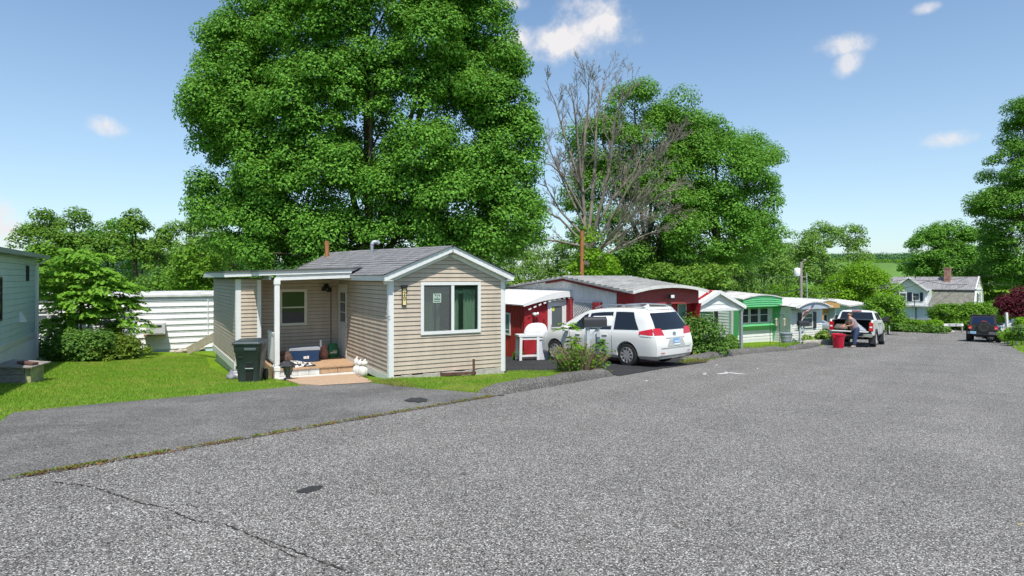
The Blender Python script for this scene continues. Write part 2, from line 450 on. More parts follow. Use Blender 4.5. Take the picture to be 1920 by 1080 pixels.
# lawn soil: green thatch under the blades
def lawnmat():
    m = bpy.data.materials.new('lawn'); m.use_nodes = True
    nt = m.node_tree; n = nt.nodes; L = nt.links; b = n['Principled BSDF']; b.inputs['Roughness'].default_value = .95
    b.inputs['Specular IOR Level'].default_value = .1
    tc = n.new('ShaderNodeTexCoord')
    a = n.new('ShaderNodeTexNoise'); a.inputs['Scale'].default_value = 30; a.inputs['Detail'].default_value = 8; a.inputs['Roughness'].default_value = .75
    c = n.new('ShaderNodeTexNoise'); c.inputs['Scale'].default_value = .8; c.inputs['Detail'].default_value = 5
    L.new(tc.outputs['Object'], a.inputs['Vector']); L.new(tc.outputs['Object'], c.inputs['Vector'])
    r = n.new('ShaderNodeValToRGB'); r.color_ramp.elements[0].position = .35; r.color_ramp.elements[1].position = .68
    r.color_ramp.elements[0].color = (.06,.135,.008,1); r.color_ramp.elements[1].color = (.24,.39,.025,1)
    L.new(a.outputs['Fac'], r.inputs['Fac'])
    r2 = n.new('ShaderNodeValToRGB'); r2.color_ramp.elements[0].position = .35; r2.color_ramp.elements[1].position = .7
    r2.color_ramp.elements[0].color = (.75,.8,.6,1); r2.color_ramp.elements[1].color = (1.15,1.05,.9,1)
    L.new(c.outputs['Fac'], r2.inputs['Fac'])
    mx = n.new('ShaderNodeMix'); mx.data_type = 'RGBA'; mx.blend_type = 'MULTIPLY'; mx.inputs['Factor'].default_value = 1
    L.new(r.outputs['Color'], mx.inputs['A']); L.new(r2.outputs['Color'], mx.inputs['B']); L.new(mx.outputs['Result'], b.inputs['Base Color'])
    bp = n.new('ShaderNodeBump'); bp.inputs['Strength'].default_value = .8; bp.inputs['Distance'].default_value = .03
    L.new(a.outputs['Fac'], bp.inputs['Height']); L.new(bp.outputs[0], b.inputs['Normal'])
    MATS['lawn'] = m
lawnmat()
# ---------------------------------------------------------------- ground, road, driveways
def breaks(segs):
    out = []
    for a, b, st in segs:
        n = max(1, round((b-a)/st)); out += [a+(b-a)*i/n for i in range(n)]
    return out+[segs[-1][1]]
def warp(p, q):
    w = 1-abs(q-6.75)/5 if abs(q-6.75) < 5 else 0
    return q+(qleft(p)-6.75)*w
ps = breaks([(-2500,-200,500),(-200,-20,30),(-20,0,2),(0,45,.5),(45,100,2.5),(100,220,15),(220,2500,300)])
qs = breaks([(-2500,-200,500),(-200,-12,14),(-12,-2.62,.6),(-2.62,-2.5,.12),(-2.5,6.66,2.3),(6.66,6.76,.1),(6.76,30,.45),(30,80,3),(80,220,20),(220,2500,400)])
mb = MB()
for p in ps:
    for q in qs:
        qq = warp(p, q)
        x, y = xy(p, qq)
        z = G(x, y)
        if -2.55 < q < 6.7: z -= .10
        elif abs(q-6.76) < .011 or abs(q+2.62) < .011: z -= .0
        mb.v.append((x, y, z))
nq = len(qs)
for i in range(len(ps)-1):
    for j in range(nq-1):
        k = i*nq+j; mb.f.append((k, k+1, k+nq+1, k+nq)); mb.m.append(0)
structure(mb.build('ground', M['lawn'], smooth='keep'))

def strip(name, A, B, dz, m, n=8, parent=None, thick=0.0, kind=True, flat=None):   # a sheet between two ground polylines
    def res(pl, k=60):
        d = [0]
        for a, b in zip(pl, pl[1:]): d.append(d[-1]+(V(b)-V(a)).length)
        out = []
        for i in range(k+1):
            t = d[-1]*i/k
            for j in range(len(pl)-1):
                if t <= d[j+1]+1e-9:
                    f = (t-d[j])/max(1e-9, d[j+1]-d[j]); out.append(V(pl[j]).lerp(V(pl[j+1]), f)); break
        return out
    a, b = res(A), res(B); k = len(a)-1
    mb = MB()
    def fn(u, w):
        i = round(u*k); q = a[i].lerp(b[i], w)
        return (q.x, q.y, G(q.x, q.y)+dz)
    mb.grid(fn, k, n)
    if thick:
        for w in (0., 1.):
            for i in range(k):
                q0, q1 = fn(i/k, w), fn((i+1)/k, w)
                mb.face([q0, q1, (q1[0],q1[1],q1[2]-thick), (q0[0],q0[1],q0[2]-thick)])
    o = mb.build(name, m, parent, smooth='keep')
    if kind and parent is None: structure(o)
    return o
# road
mb = MB()
rp = breaks([(-25,0,1.5),(0,60,1.),(60,110,2)])
def roadfn(u, w):
    p = rp[round(u*(len(rp)-1))]
    ql = qleft(p)
    q = -2.6+(ql+2.6)*w
    if w == 0: q += .05*math.sin(p*1.7)+.04*math.sin(p*4.1)
    x, y = xy(p, q)
    return (x, y, road_z(p)+.004)
mb.grid(roadfn, len(rp)-1, 8)
road = structure(mb.build('road', M['road_asphalt'], smooth='keep'))
# the cross street at the far end
def pqline(p0, q0, p1, q1, k=12):
    return [V((*xy(p0+(p1-p0)*i/k, q0+(q1-q0)*i/k), 0)) for i in range(k+1)]
# grey driveway in front of the tan house
near = [gp(-140,910), gp(0,890), gp(200,862), gp(450,822), gp(700,785), gp(850,761), gp(946,744)]
near = [V((*xy(pq(a.x,a.y)[0], 6.73), 0)) for a in near]
far = [gp(-140,880), gp(-60,836), gp(0,793), gp(25,775), gp(160,761), gp(300,749), gp(540,727), gp(600,722), gp(690,719), gp(800,731), gp(946,743.0)]
drive = strip('driveway', near, far, .02, M['drive_asphalt'], 24, thick=.05)
# black driveway under the white van
near2 = [V((*xy(p, 6.73 if p < 23 else 6.62), 0)) for p in (13.2, 15.2, 17, 19, 21, 23)]
far2 = [gp(925,672), gp(955,668), gp(1000,664), gp(1060,661), gp(1150,660), gp(1235,664), gp(1300,672)]
near2 = [gp(925,699), gp(1060,697), gp(1105,694), gp(1160,706), gp(1240,692), gp(1325,680)]
strip('side_driveway', near2, far2, .022, M['black_asphalt'], 24, thick=.05)
# sandy pad before the porch steps
strip('path', [gp(532,712), gp(560,722), gp(602,725)], [gp(650,700), gp(672,705), gp(700,719)], .03, M['sand_pad'], 8, thick=.06)
# rolled asphalt kerbs
def kerb(p0, p1, wid=.62, h=.19, lo=.3):
    mb = MB(); k = int((p1-p0)/.18)
    prof = [(0, 0), (.04, .55), (.12, .85), (.30, 1.0), (.55, .95), (.8, .6), (1.0, .1), (1.08, -.5)]
    def fn(u, w):
        p = p0+(p1-p0)*u
        t = prof[round(w*(len(prof)-1))]
        e = min(1, min(u*(p1-p0), (1-u)*(p1-p0))/lo); e = e**.5
        wob = 1+.07*math.sin(p*3.3)+.05*math.sin(p*7.7+1)+.03*math.sin(p*23)
        q = qleft(p)-.02+t[0]*wid*(.92+.08*math.sin(p*2.3))+.015*math.sin(p*7)
        x, y = xy(p, q)
        return (x, y, G(x, y)+.004+max(-.05, t[1]*h*e*wob))
    mb.grid(fn, k, len(prof)-1)
    return structure(mb.build('kerb', M['kerb_asphalt'], smooth=60))
pk = lambda a, b: pq(*gp(a, b).xy)[0]
kerb(pk(944,744), pk(1163,706))
kerb(pk(1330,678), pk(1470,657), wid=.8)
kerb(pk(1478,656), pk(1560,650), wid=.7)
# paint specks, stain and cracks on the road
def blob(pts, name, m, parent, dz=.008, up=True):
    mb = MB(); q = [gp(a, b) for a, b in pts]
    mb.face([(p.x, p.y, G(p.x,p.y)+dz) for p in q]); return mb.build(name, m, parent, smooth='keep')
mat('tar_stain', (.035,.035,.036), .8, var=.6, vscale=30)
mat('wear_dark', (.085,.083,.08), .9, var=.3, vscale=25)
mat('road_paint', (.62,.61,.58), .7, var=.2, vscale=20)
mat('crack_dark', (.03,.027,.024), .95, var=.5, vscale=20)
mat('leaf_litter', (.30,.16,.07), .9, var=.5, vscale=20)
blob([(553,923),(568,917),(585,912),(606,912),(603,916),(594,921),(580,925),(562,926)], 'tar_patch', M['tar_stain'], road)
blob([(862,891),(868,886),(874,888),(871,893)], 'tar_patch', M['wear_dark'], road)
for pts in ([(1343,701),(1362,699),(1366,700.4),(1350,702)], [(1358,697.4),(1400,702),(1384,701.6),(1360,698.6)], [(1316,700),(1325,699.4),(1324,700.8)],
            [(1316,702),(1326,701.3),(1322,703)], [(1208,714),(1215,713.4),(1213,715)], [(1340,684.4),(1346,684),(1345,685.2)], [(1418,691),(1423,690.3),(1421,691.6)]):
    blob(pts, 'paint_mark', M['road_paint'], road)
mat('yellow_mark', (.40,.36,.16), .8, var=.2, vscale=20)
blob([(1906,984),(1916,982),(1918,984),(1910,986)], 'paint_mark', M['yellow_mark'], road)
def crack(pts, w, sd):
    r = random.Random(sd); mb = MB(); q = []
    for (a, b), (c, d) in zip(pts, pts[1:]):
        for i in range(14):
            t = i/14; q.append(gp(a+(c-a)*t+r.uniform(-2.2,2.2), b+(d-b)*t+r.uniform(-1.6,1.6)))
    L_ = [];
    for i, p in enumerate(q):
        d = (q[min(i+1,len(q)-1)]-q[max(i-1,0)]); nn = V((-d.y, d.x, 0)).normalized()*w*1.8*r.uniform(.15,1)
        L_.append((p-nn, p+nn))
    for (a, b), (c, d) in zip(L_, L_[1:]):
        if r.random() < .12: continue
        mb.face([(t.x, t.y, road_z(pq(t.x,t.y)[0])+.007) for t in (a, b, d, c)])
    mb.build('crack', M['crack_dark'], road, smooth='keep')
crack([(100,905),(135,909),(175,914),(215,928),(262,944),(310,954),(370,979)], .007, 1)
crack([(370,979),(420,984),(480,1008),(540,1030),(620,1060),(660,1078)], .006, 2)
crack([(480,1008),(500,1022),(560,1048)], .004, 3)
crack([(1790,735),(1840,738),(1895,740)], .006, 4)
crack([(1040,868),(1100,872)], .004, 5)
crack([(320,948),(355,946),(372,955)], .0035, 6)
# strip-side right verge drive
strip('verge_drive', [gp(1895,648), gp(1925,650), gp(2060,640)], [gp(1905,652), gp(1935,656), gp(2080,650)], .02, M['concrete'], 4, thick=.04)
blob([(757,753),(766,751),(771,748.5),(779,749.5),(787,747.6),(795,750),(802,750.5),(799,753.5),(802,755.5),(791,756),(784,758),(776,755.8),(768,757)], 'tar_patch', M['tar_stain'], drive, dz=.03).location.z = 0
# ---------------------------------------------------------------- the tan mobile home
HZ = -.61
A0 = V((-2.795, 13.97, HZ))
house = root('mobile_home', 'tan clapboard mobile home with grey shingle roof, recessed porch and white trim', 'mobile home', A0, RZU)
HW, HL = 2.97, 16.5
EV, RG = 2.22, 3.05
rise = RG-.12-EV
mb = MB()
def gclip(z):
    if z <= EV+.02: return (0, HW)
    t = (z-EV)/rise*(HW/2)
    return (min(t, HW/2), max(HW-t, HW/2))
WIN = (.745, 2.30, .954, 2.19)
siding(mb, (0,0,0), UX, -UY, HW, .07, RG-.14, clip=gclip, holes=[WIN])
siding(mb, (0,HL,0), -UY, -UX, HL, .07, EV+.02, holes=[(HL-4.69,HL-3.84,0,2.1)])
siding(mb, (HW,0,0), UY, UX, HL, .07, EV+.02)
siding(mb, (HW,HL,0), -UX, UY, HW, .07, EV+.02)
# the back room beside the porch
AX0, AX1, AY0, AY1, PB = -2.82, -2.24, 4.24, 9.64, 4.85
siding(mb, (AX0,AY0,0), UX, -UY, AX1-AX0, .02, EV+.05)
e = V((-3.05,AY1,0)); s0 = V((AX0,AY0,0)); dd = (s0-e).normalized()
siding(mb, e, dd, V((dd.y,-dd.x,0)), (s0-e).length, .02, EV+.05)
siding(mb, (AX1,AY0,0), UY, UX, PB-AY0, .02, EV+.05)
siding(mb, (AX1,PB,0), UX, -UY, -AX1, 0, EV+.05, holes=[(AX1*-1-1.66,-AX1-.90,.92,1.96)])
siding(mb, (0,AY1,0), -UX, UY, 3.05, .02, EV+.05)
mb.build('wall', M['tan_siding'], house, smooth='keep')
# white trim: corner boards, skirt boards, soffits
mb = MB()
def cboard(x, y, sx, sy, z0, z1, w=.1):   # two boards round an outside corner
    mb.box(min(x,x-sx*w), y+(0.002 if sy>0 else -.024), z0, max(x,x-sx*w), y+(.024 if sy>0 else -.002), z1) if sy else None
    xa = x+(.002 if sx>0 else -.024); 
    mb.box(xa, min(y-(.024 if sy<0 else -.024)*1, y-sy*w), z0, xa+.022, max(y+(-.024 if sy<0 else .024), y-sy*w), z1)
cboard(0, 0, -1, -1, -.03, EV); mb.build('corner_trim', M['white_vinyl'], house); mb = MB(); cboard(HW, 0, 1, -1, -.05, EV); mb.build('corner_trim', M['white_vinyl'], house)
mb = MB(); cboard(AX0, AY0, -1, -1, -.06, EV+.03, .11); mb.build('corner_trim', M['white_vinyl'], house); mb = MB()
mb.box(AX1-.07, AY0-.03, .0, AX1+.03, AY0+.07, EV+.02); mb.build('corner_trim', M['white_vinyl'], house); mb = MB()
mb.box(-.03, .06, -.10, -.003, 3.80, .07); mb.build('skirt_board', M['white_vinyl'], house); mb = MB()
e2 = V((-3.05-.03, AY1, 0)); s2 = V((AX0-.03, AY0+.08, 0))
mb.bar(V((e2.x, e2.y, -.08)), V((s2.x, s2.y, -.08)), .03, .2)
mb.build('skirt_board', M['white_vinyl'], house)
# stone-coloured skirting under the front wall and plaster under the back room
mb = MB(); r = random.Random(3)
for i in range(11):
    a = HW*i/11; b = a+HW/11
    h = .03+r.uniform(-.012, .03)
    mb.hexa([(a,-.012-r.uniform(0,.02),-.42),(b,-.012-r.uniform(0,.02),-.42),(b,.05,-.42),(a,.05,-.42),(a,-.02,h),(b,-.02,h+r.uniform(-.02,.02)),(b,.05,h),(a,.05,h)])
mb.build('skirting', M['stone'], house, bevel=.01)
mb = MB()
mb.hexa([(-3.0,AY1,-.8),(AX0+.02,AY0+.03,-.8),(AX0+.1,AY0+.03,-.8),(-2.95,AY1,-.8),(-3.0,AY1,-.16),(AX0+.02,AY0+.03,-.16),(AX0+.1,AY0+.03,-.16),(-2.95,AY1,-.16)])
mb.build('skirting', M['old_white'], house)
# front sliding window, with the room behind it
f = window(house, (0,0,0), UX, -UY, *WIN, fw=.075, proud=.05, vm=[1.555], frame=M['white_vinyl'], glass=M['clear_glass'], mw=.075, back=.0, label='wide white sliding window with pale curtains behind')
mb = MB()
mb.slab(V((0,0,0)),UX,-UY,1.47,1.505,WIN[2]+.07,WIN[3]-.07,.0,.036)
mb.build('sash', M['dark_trim'], f)
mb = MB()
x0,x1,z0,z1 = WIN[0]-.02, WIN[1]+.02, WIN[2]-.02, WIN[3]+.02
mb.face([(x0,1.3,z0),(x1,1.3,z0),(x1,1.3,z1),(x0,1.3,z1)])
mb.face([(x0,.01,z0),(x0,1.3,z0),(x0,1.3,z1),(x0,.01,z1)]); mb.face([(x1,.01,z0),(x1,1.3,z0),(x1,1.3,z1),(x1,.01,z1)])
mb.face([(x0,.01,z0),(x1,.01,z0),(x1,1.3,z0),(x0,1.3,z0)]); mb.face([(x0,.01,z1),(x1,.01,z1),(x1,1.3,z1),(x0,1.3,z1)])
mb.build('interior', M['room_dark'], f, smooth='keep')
mb = MB()
for (ca, cb, ph) in ((.86,1.16,0),(1.22,1.30,1),(1.62,1.80,2),(1.92,2.22,3)):
    mb.grid(lambda u, w: (ca+(cb-ca)*u, .16+.025*math.sin(u*(cb-ca)*70+ph), WIN[2]+.05+(1.0)*w), 36, 2)
mb.grid(lambda u, w: (.83+1.4*u, .14+.012*math.sin(u*60), WIN[3]-.28+.07*w), 50, 1)
mb.build('curtain', M['curtain'], f, smooth='keep')
ms = mat('insect_screen', (.16,.17,.17), .9); nt = ms.node_tree; trn = nt.nodes.new('ShaderNodeBsdfTransparent'); mxs = nt.nodes.new('ShaderNodeMixShader'); mxs.inputs['Fac'].default_value = .55
nt.links.new(nt.nodes['Principled BSDF'].outputs[0], mxs.inputs[1]); nt.links.new(trn.outputs[0], mxs.inputs[2]); nt.links.new(mxs.outputs[0], nt.nodes['Material Output'].inputs['Surface'])
mb = MB(); mb.face([(WIN[0]+.07,-.030,WIN[2]+.07),(1.52,-.030,WIN[2]+.07),(1.52,-.030,WIN[3]-.07),(WIN[0]+.07,-.030,WIN[3]-.07)]); mb.build('insect_screen', ms, f, smooth='keep')
mb = MB(); mb.box(1.055,-.036,1.70,1.255,-.032,1.915); nt_ = mb.build('notice', M['paper'], f)
mb = MB()
for (a,b,c,d) in ((1.085,1.885,1.14,1.90),(1.10,1.85,1.12,1.885),(1.145,1.855,1.165,1.885),(1.17,1.875,1.22,1.895),(1.20,1.845,1.225,1.88),(1.15,1.795,1.163,1.87),(1.08,1.80,1.145,1.815),(1.17,1.80,1.235,1.812),(1.075,1.765,1.235,1.785),(1.075,1.725,1.235,1.742)):
    mb.box(a,-.0385,b,c,-.0365,d)
mb.build('lettering', M['green_dark'] if 'green_dark' in M else mat('green_dark', (.03,.07,.045), .8), nt_)
# porch window
window(house, (AX1,PB,0), UX, -UY, -AX1-1.66, -AX1-.90, .92, 1.96, fw=.075, proud=.045, hm=[1.44], frame=M['cream_paint'], glass=M['dark_glass'], label='double-hung porch window with cream frame')
# front door with nine lights, in the wall beside the porch
d = MB(); d.box(-.012,3.88,.0,.03,4.65,2.0)
door = d.build('door', M['white_vinyl'], house)
d = MB()
for i in range(3):
    for j in range(3):
        a = 3.99+j*.19; z = 1.02+i*.29
        d.box(-.017,a,z,-.0125,a+.165,z+.26)
d.build('pane', M['grey_glass'], door)
d = MB()
d.box(-.03,3.80,.0,.0,3.877,2.10); d.box(-.03,4.653,.0,.0,4.73,2.10); d.box(-.03,3.877,2.003,.0,4.653,2.10)
d.box(-.02,4.733,.0,-.002,4.83,EV)
d.build('door_frame', M['cream_paint'], house)
d = MB(); d.ball((-.045,3.95,.92),.028,8); d.build('handle', M['steel'], door)
# roof: rows of shingles, ridge rising towards the back
mb = MB()
OV, FV, BV = .18, -.205, 16.8
def ridge(v): return RG+.30*min(1, max(0, (v-FV)/12))
NC = 13
for side in (-1, 1):
    for i in range(NC):
        for (va, vb) in ((FV-.045, 3), (3, 8), (8, 13), (13, BV)):
            def pt(k, v, lift):
                t = k/NC
                u = -OV-.03+(HW/2+OV+.03)*t
                if side > 0: u = HW-u
                z = EV+.13+(ridge(v)-EV-.13)*t
                return (u, v, z+lift)
            q = [pt(i,va,.016), pt(i,vb,.016), pt(i+1.06,vb,.004), pt(i+1.06,va,.004)]
            mb.face(q if side < 0 else q[::-1]); 
            mb.face([pt(i,va,-.004), pt(i,vb,-.004), pt(i,vb,.016), pt(i,va,.016)])
rf = mb.build('roof', M['shingle'], house, smooth='keep')
mb = MB()   # eaves, rakes and their soffits
for side in (-1, 1):
    x = -OV if side < 0 else HW+OV
    xi = 0 if side < 0 else HW
    mb.box(min(x, x-side*.03), FV+.025, EV, max(x, x-side*.03), BV, EV+.12)
    mb.box(min(x-side*.03, xi), FV+.025, EV+.015, max(x-side*.03, xi), BV, EV+.03)
    # rake board on the gable
    a = V((x, FV, EV+.06)); b = V((HW/2, FV, RG-.07+.004))
    up = V((-(b.z-a.z), 0, (b.x-a.x))).normalized()
    if up.z < 0: up = -up
    for (y0, y1, h0, h1) in ((FV, FV+.024, -.075, .062), (FV+.026, FV+.27, -.073, -.055), (-.045, -.018, -.16, -.076)):
        mb.hexa([a+up*h0+UY*(y0-FV), b+up*h0+UY*(y0-FV), b+up*h0+UY*(y1-FV), a+up*h0+UY*(y1-FV), a+up*h1+UY*(y0-FV), b+up*h1+UY*(y0-FV), b+up*h1+UY*(y1-FV), a+up*h1+UY*(y1-FV)])
    mb.box(min(x,x-side*.20), FV+.002, EV-.002, max(x,x-side*.20), 0.0, EV+.012)
mb.build('fascia', M['white_vinyl'], rf)
mb = MB()
mb.tube([(HW/2-.25,5.6,2.9),(HW/2-.25,5.6,3.36)], .05, 10, cap=False)
mb.tube([(HW/2-.25,5.6,3.34),(HW/2-.2,5.6,3.42),(HW/2-.08,5.6,3.43),(HW/2-.02,5.6,3.37)], .065, 10)
mb.build('vent_pipe', M['galv'], rf, smooth=40)
# flat porch roof
PF = 2.65
mb = MB()
def slabz(x): return EV+.23+.035*(x+3.2)
def roofpoly(pts, th):
    top = [(x, y, slabz(x)+.012*(y-2.6)/3) for x, y in pts]; bot = [(x, y, z-th) for x, y, z in top]
    mb.face(top); mb.face(bot[::-1])
    for i in range(len(pts)):
        j = (i+1) % len(pts); mb.face([bot[i], bot[j], top[j], top[i]])
pts = [(-3.17,3.985),(-2.49,3.985),(-2.49,PF-.04),(-.15,PF-.04),(.25,3.0),(.25,AY1+.2),(-3.36,AY1+.2)]
roofpoly(pts, .03)
pr = mb.build('porch_roof', M['flat_roof'], house, smooth='keep')
mb = MB()
zt = EV+.20
def fas(p, q, h=.13, t=.03, dz=0):
    mb.bar(V((p[0],p[1],slabz(p[0])-.018-h/2+dz)), V((q[0],q[1],slabz(q[0])-.018-h/2+dz)), t, h)
fas((-3.13,4.035),(-2.42,4.035)); fas((-3.115,4.05),(-3.345,AY1+.2)); fas((-2.435,4.05),(-2.435,PF+.03))
fas((-2.45,PF+.015),(-.17,PF+.015), h=.115)
fas((-2.05,PF+.06),(-.17,PF+.06), h=.13, t=.05, dz=-.122)
fas((-2.18,PF+.09),(-2.18,AY0), h=.13, t=.05, dz=-.10)
# wedge of white flashing where the flat roof runs into the shingles
mb.face([(-.15,PF,slabz(-.15)-.0),(.22,PF+.32,slabz(.2)+.02),(-.19,PF+.02,slabz(-.15)-.12)])
mb.build('fascia', M['white_vinyl'], pr)
mb = MB(); mb.face([(-3.1,4.06,EV+.045),(-2.28,4.06,EV+.045),(-2.28,PF+.1,EV+.045),(-.02,PF+.1,EV+.05),(-.02,PB,EV+.05),(-3.1,PB,EV+.045)])
mb.build('ceiling', M['white_vinyl'], pr, smooth='keep')
# porch: deck, riser, step, post and railing
mb = MB()
for i in range(12):
    y0 = PF+.02+i*.183
    mb.box(-2.1,y0,-.045,-.035,y0+.178,0.0+.001*(i%3))
deck = mb.build('porch_floor', M['deck_wood'], house, bevel=.004)
mb = MB()
for i in range(4): mb.box(-2.06+i*.27,PF+.05,-.2,-2.06+i*.27+.262,PF+.075,-.047)
mb.box(-2.1,PF-.24,-.245,-.05,PF+.03,-.20)
mb.build('riser', M['old_white'], deck)
mb = MB()
mb.box(-.97,PF+.05,-.2,-.53,PF+.072,-.047); mb.box(-.52,PF+.05,-.2,-.06,PF+.072,-.047)
mb.box(-2.0,PF-.2,-.42,-.06,PF-.17,-.247)
mb.build('riser', M['deck_wood'], deck)
mb = MB()
mb.box(-2.1,PF+.06,-.40,-2.05,PB,-.046)
mb.build('skirting', M['old_plank'], deck)
mb = MB(); mb.box(-2.085,PF+.01,-.20,-1.965,PF+.13,EV+.07); mb.box(-2.10,PF-.005,-.04,-1.95,PF+.145,.06); mb.box(-2.1,PF-.005,EV-.1,-1.95,PF+.145,EV+.02)
mb.build('post', M['white_paint'], house, bevel=.006)
mb = MB()
mb.box(-2.05,PF+.13,.80,-1.99,AY0,.87); mb.box(-2.04,PF+.13,.09,-2.0,AY0,.14)
for i in range(12):
    y = PF+.17+i*.118
    mb.box(-2.045,y,.14,-1.995,y+.085,.80)
mb.build('railing', M['white_vinyl'], house)
# floodlight, house number, wall hook
mb = MB(); mb.tube([(-.36,PB-.01,2.05),(-.36,PB-.09,2.05)], .07, 12); mb.tube([(-.36,PB-.08,2.05),(-.30,PB-.2,1.98)], .03, 8); mb.tube([(-.36,PB-.08,2.05),(-.45,PB-.16,2.0)], .03, 8)
mb.lathe([(.03,0),(.06,-.04),(.075,-.12),(.07,-.125)], 12, (-.30,PB-.2,2.0)); mb.lathe([(.03,0),(.06,-.04),(.075,-.12),(.07,-.125)], 12, (-.45,PB-.16,2.03))
pl = mb.build('porch_light', M['black_plastic'], house, smooth=40)
mb = MB(); mb.lathe([(.068,-.005),(.05,.0)], 12, (-.30,PB-.2,1.872)); mb.build('bulb', M['lens_clear'], pl)
mb = MB(); mb.box(.285,-.055,1.64,.395,-.018,2.06); mb.box(.275,-.10,2.06,.405,-.018,2.12)
hn = mb.build('number_plaque', M['black_plastic'], house)
mb = MB(); mb.box(.303,-.062,1.665,.378,-.056,2.045); mb.build('number_board', M['gold'], hn)
mb = MB()
def seg(x0,z0,x1,z1): mb.bar((x0,-.065,z0),(x1,-.065,z1),.006,.013)
cx = .3405
for a,b in (((-.02,.95),(-.008,.97)),((-.008,.97),(.012,.97)),((.012,.97),(.02,.945)),((.02,.945),(-.02,.885)),((-.024,.885),(.024,.885))):
    seg(cx+a[0],a[1]+1.0,cx+b[0],b[1]+1.0)
for k in range(10):
    t, t2 = 2*math.pi*k/10, 2*math.pi*(k+1)/10
    seg(cx+.021*math.cos(t),1.815+.042*math.sin(t),cx+.021*math.cos(t2),1.815+.042*math.sin(t2))
mb.build('numerals', M['ink'], hn)
mb = MB(); mb.tube([(-.035,-.02,1.36),(-.05,-.06,1.40),(-.02,-.07,1.42),(.0,-.05,1.40)], .008, 6); mb.build('hook', M['dark_metal'], house)
mb = MB(); mb.tube([(-.22,PB-.03,.0),(-.22,PB-.03,2.0)], .012, 6); mb.build('conduit', M['dark_metal'], house)

def hw(x, y, z=0): return A0+U*x+VV*y+UZ*z      # house coordinates to world
# things on and round the porch
co = root('cooler', 'navy blue cooler with pale lid and white handles on the porch floor', 'cooler', hw(-1.15,3.85,.004), RZU-.15)
mb = MB(); mb.hexa([(-.36,-.19,0),(.36,-.19,0),(.36,.19,0),(-.36,.19,0),(-.39,-.21,.31),(.39,-.21,.31),(.39,.21,.31),(-.39,.21,.31)]); mb.build('body', M['blue_plastic'], co, bevel=.02)
mb = MB(); mb.box(-.40,-.22,.315,.40,.22,.39); mb.box(-.36,-.18,.39,.36,.18,.405); mb.build('lid', M['silver_lid'] if 'silver_lid' in M else mat('silver_lid', (.30,.33,.37), .4), co, bevel=.015)
for s, zz in ((-1,.18),(1,.40)):
    mb = MB(); x = s*.42
    for (a,b,c,d) in ((-.09,0,-.06,.17),(.06,0,.09,.17),(-.06,0,.06,.035),(-.06,.135,.06,.17)): mb.box(x-.02,a,zz+b,x+.02,c,zz+d)
    mb.build('handle', M['white_paint'], co)
mb = MB(); mb.box(-.03,-.206,.09,.05,-.198,.16); mb.box(.06,-.206,.09,.11,-.198,.17); mb.build('label_patch', M['old_white'], co)
def bagmesh(name, label, loc, w, d, h, m, rz=0, cat='bag', top=None):
    o = root(name, label, cat, loc, rz)
    mb = MB(); r = random.Random(int(w*1000+h*77))
    def fn(u, v):
        t = 2*math.pi*u; k = .8+.2*math.sin(math.pi*min(1, v*1.5))-.35*max(0, v-.75)*2
        c, s = math.cos(t), math.sin(t); e = (abs(c)**4+abs(s)**4)**-.25
        wob = 1+.05*math.sin(5*t+v*7)
        return (w/2*c*e*k*wob, d/2*s*e*(k if v < .8 else k*.5)*wob, h*v)
    mb.grid(fn, 20, 10); mb.face([fn(i/20, 1) for i in range(20)]); mb.face([fn(i/20, 0) for i in range(20)])
    mb.build('body', m, o, smooth=60)
    return o
g = bagmesh('plastic_bag', 'clear bag of red cans beside the cooler on the porch', hw(-.55,4.25,.004), .24, .2, .36, M['bag_pink'], RZU)
g = bagmesh('soil_bag', 'green bag of soil leaning by the porch door', hw(-.27,4.35,.004), .34, .16, .40, M['bag_green'], RZU)
mb = MB(); mb.box(-.1,-.088,.12,.09,-.080,.16); mb.box(-.02,-.088,.17,.10,-.080,.20); mb.build('lettering', M['cream_paint'], g)
# black and white spotted cushion slumped at the porch edge
cu = MB()
def cus(u, v):
    x = -.55+1.05*u; y = -.22+.5*v
    hgt = (math.sin(math.pi*min(1,max(0,u)))**.4)*(math.sin(math.pi*v)**.4)
    return (x, y, .02+.15*hgt*(1-.6*u)+.02*math.sin(9*u+5*v))
cu.grid(cus, 26, 14); cu.grid(lambda u, v: (-.55+1.05*u, -.22+.5*v, .006), 4, 4)
m = mat('spotted_cloth', (.74,.72,.70), .8)
nt = m.node_tree; vo = nt.nodes.new('ShaderNodeTexVoronoi'); vo.inputs['Scale'].default_value = 17; tc = nt.nodes.new('ShaderNodeTexCoord'); nt.links.new(tc.outputs['Object'], vo.inputs['Vector'])
rr = nt.nodes.new('ShaderNodeValToRGB'); rr.color_ramp.interpolation = 'CONSTANT'; rr.color_ramp.elements[0].color = (.012,.012,.012,1); rr.color_ramp.elements[1].color = (.60,.58,.56,1); rr.color_ramp.elements[1].position = .47
nt.links.new(vo.outputs['Distance'], rr.inputs['Fac']); nt.links.new(rr.outputs['Color'], nt.nodes['Principled BSDF'].inputs['Base Color'])
o = cu.build('dog_cushion', m, smooth=60); o.location = hw(-1.55,3.0,0); o.rotation_euler = (0,0,RZU); tag(o, 'black and white spotted cushion slumped beside the porch post', 'cushion')
g = bagmesh('kindling_sack', 'dark sack of kindling behind the spotted cushion', hw(-1.72,3.5,.004), .42, .3, .34, mat('sack_brown', (.10,.06,.045), .9, var=.6, vscale=18), RZU)
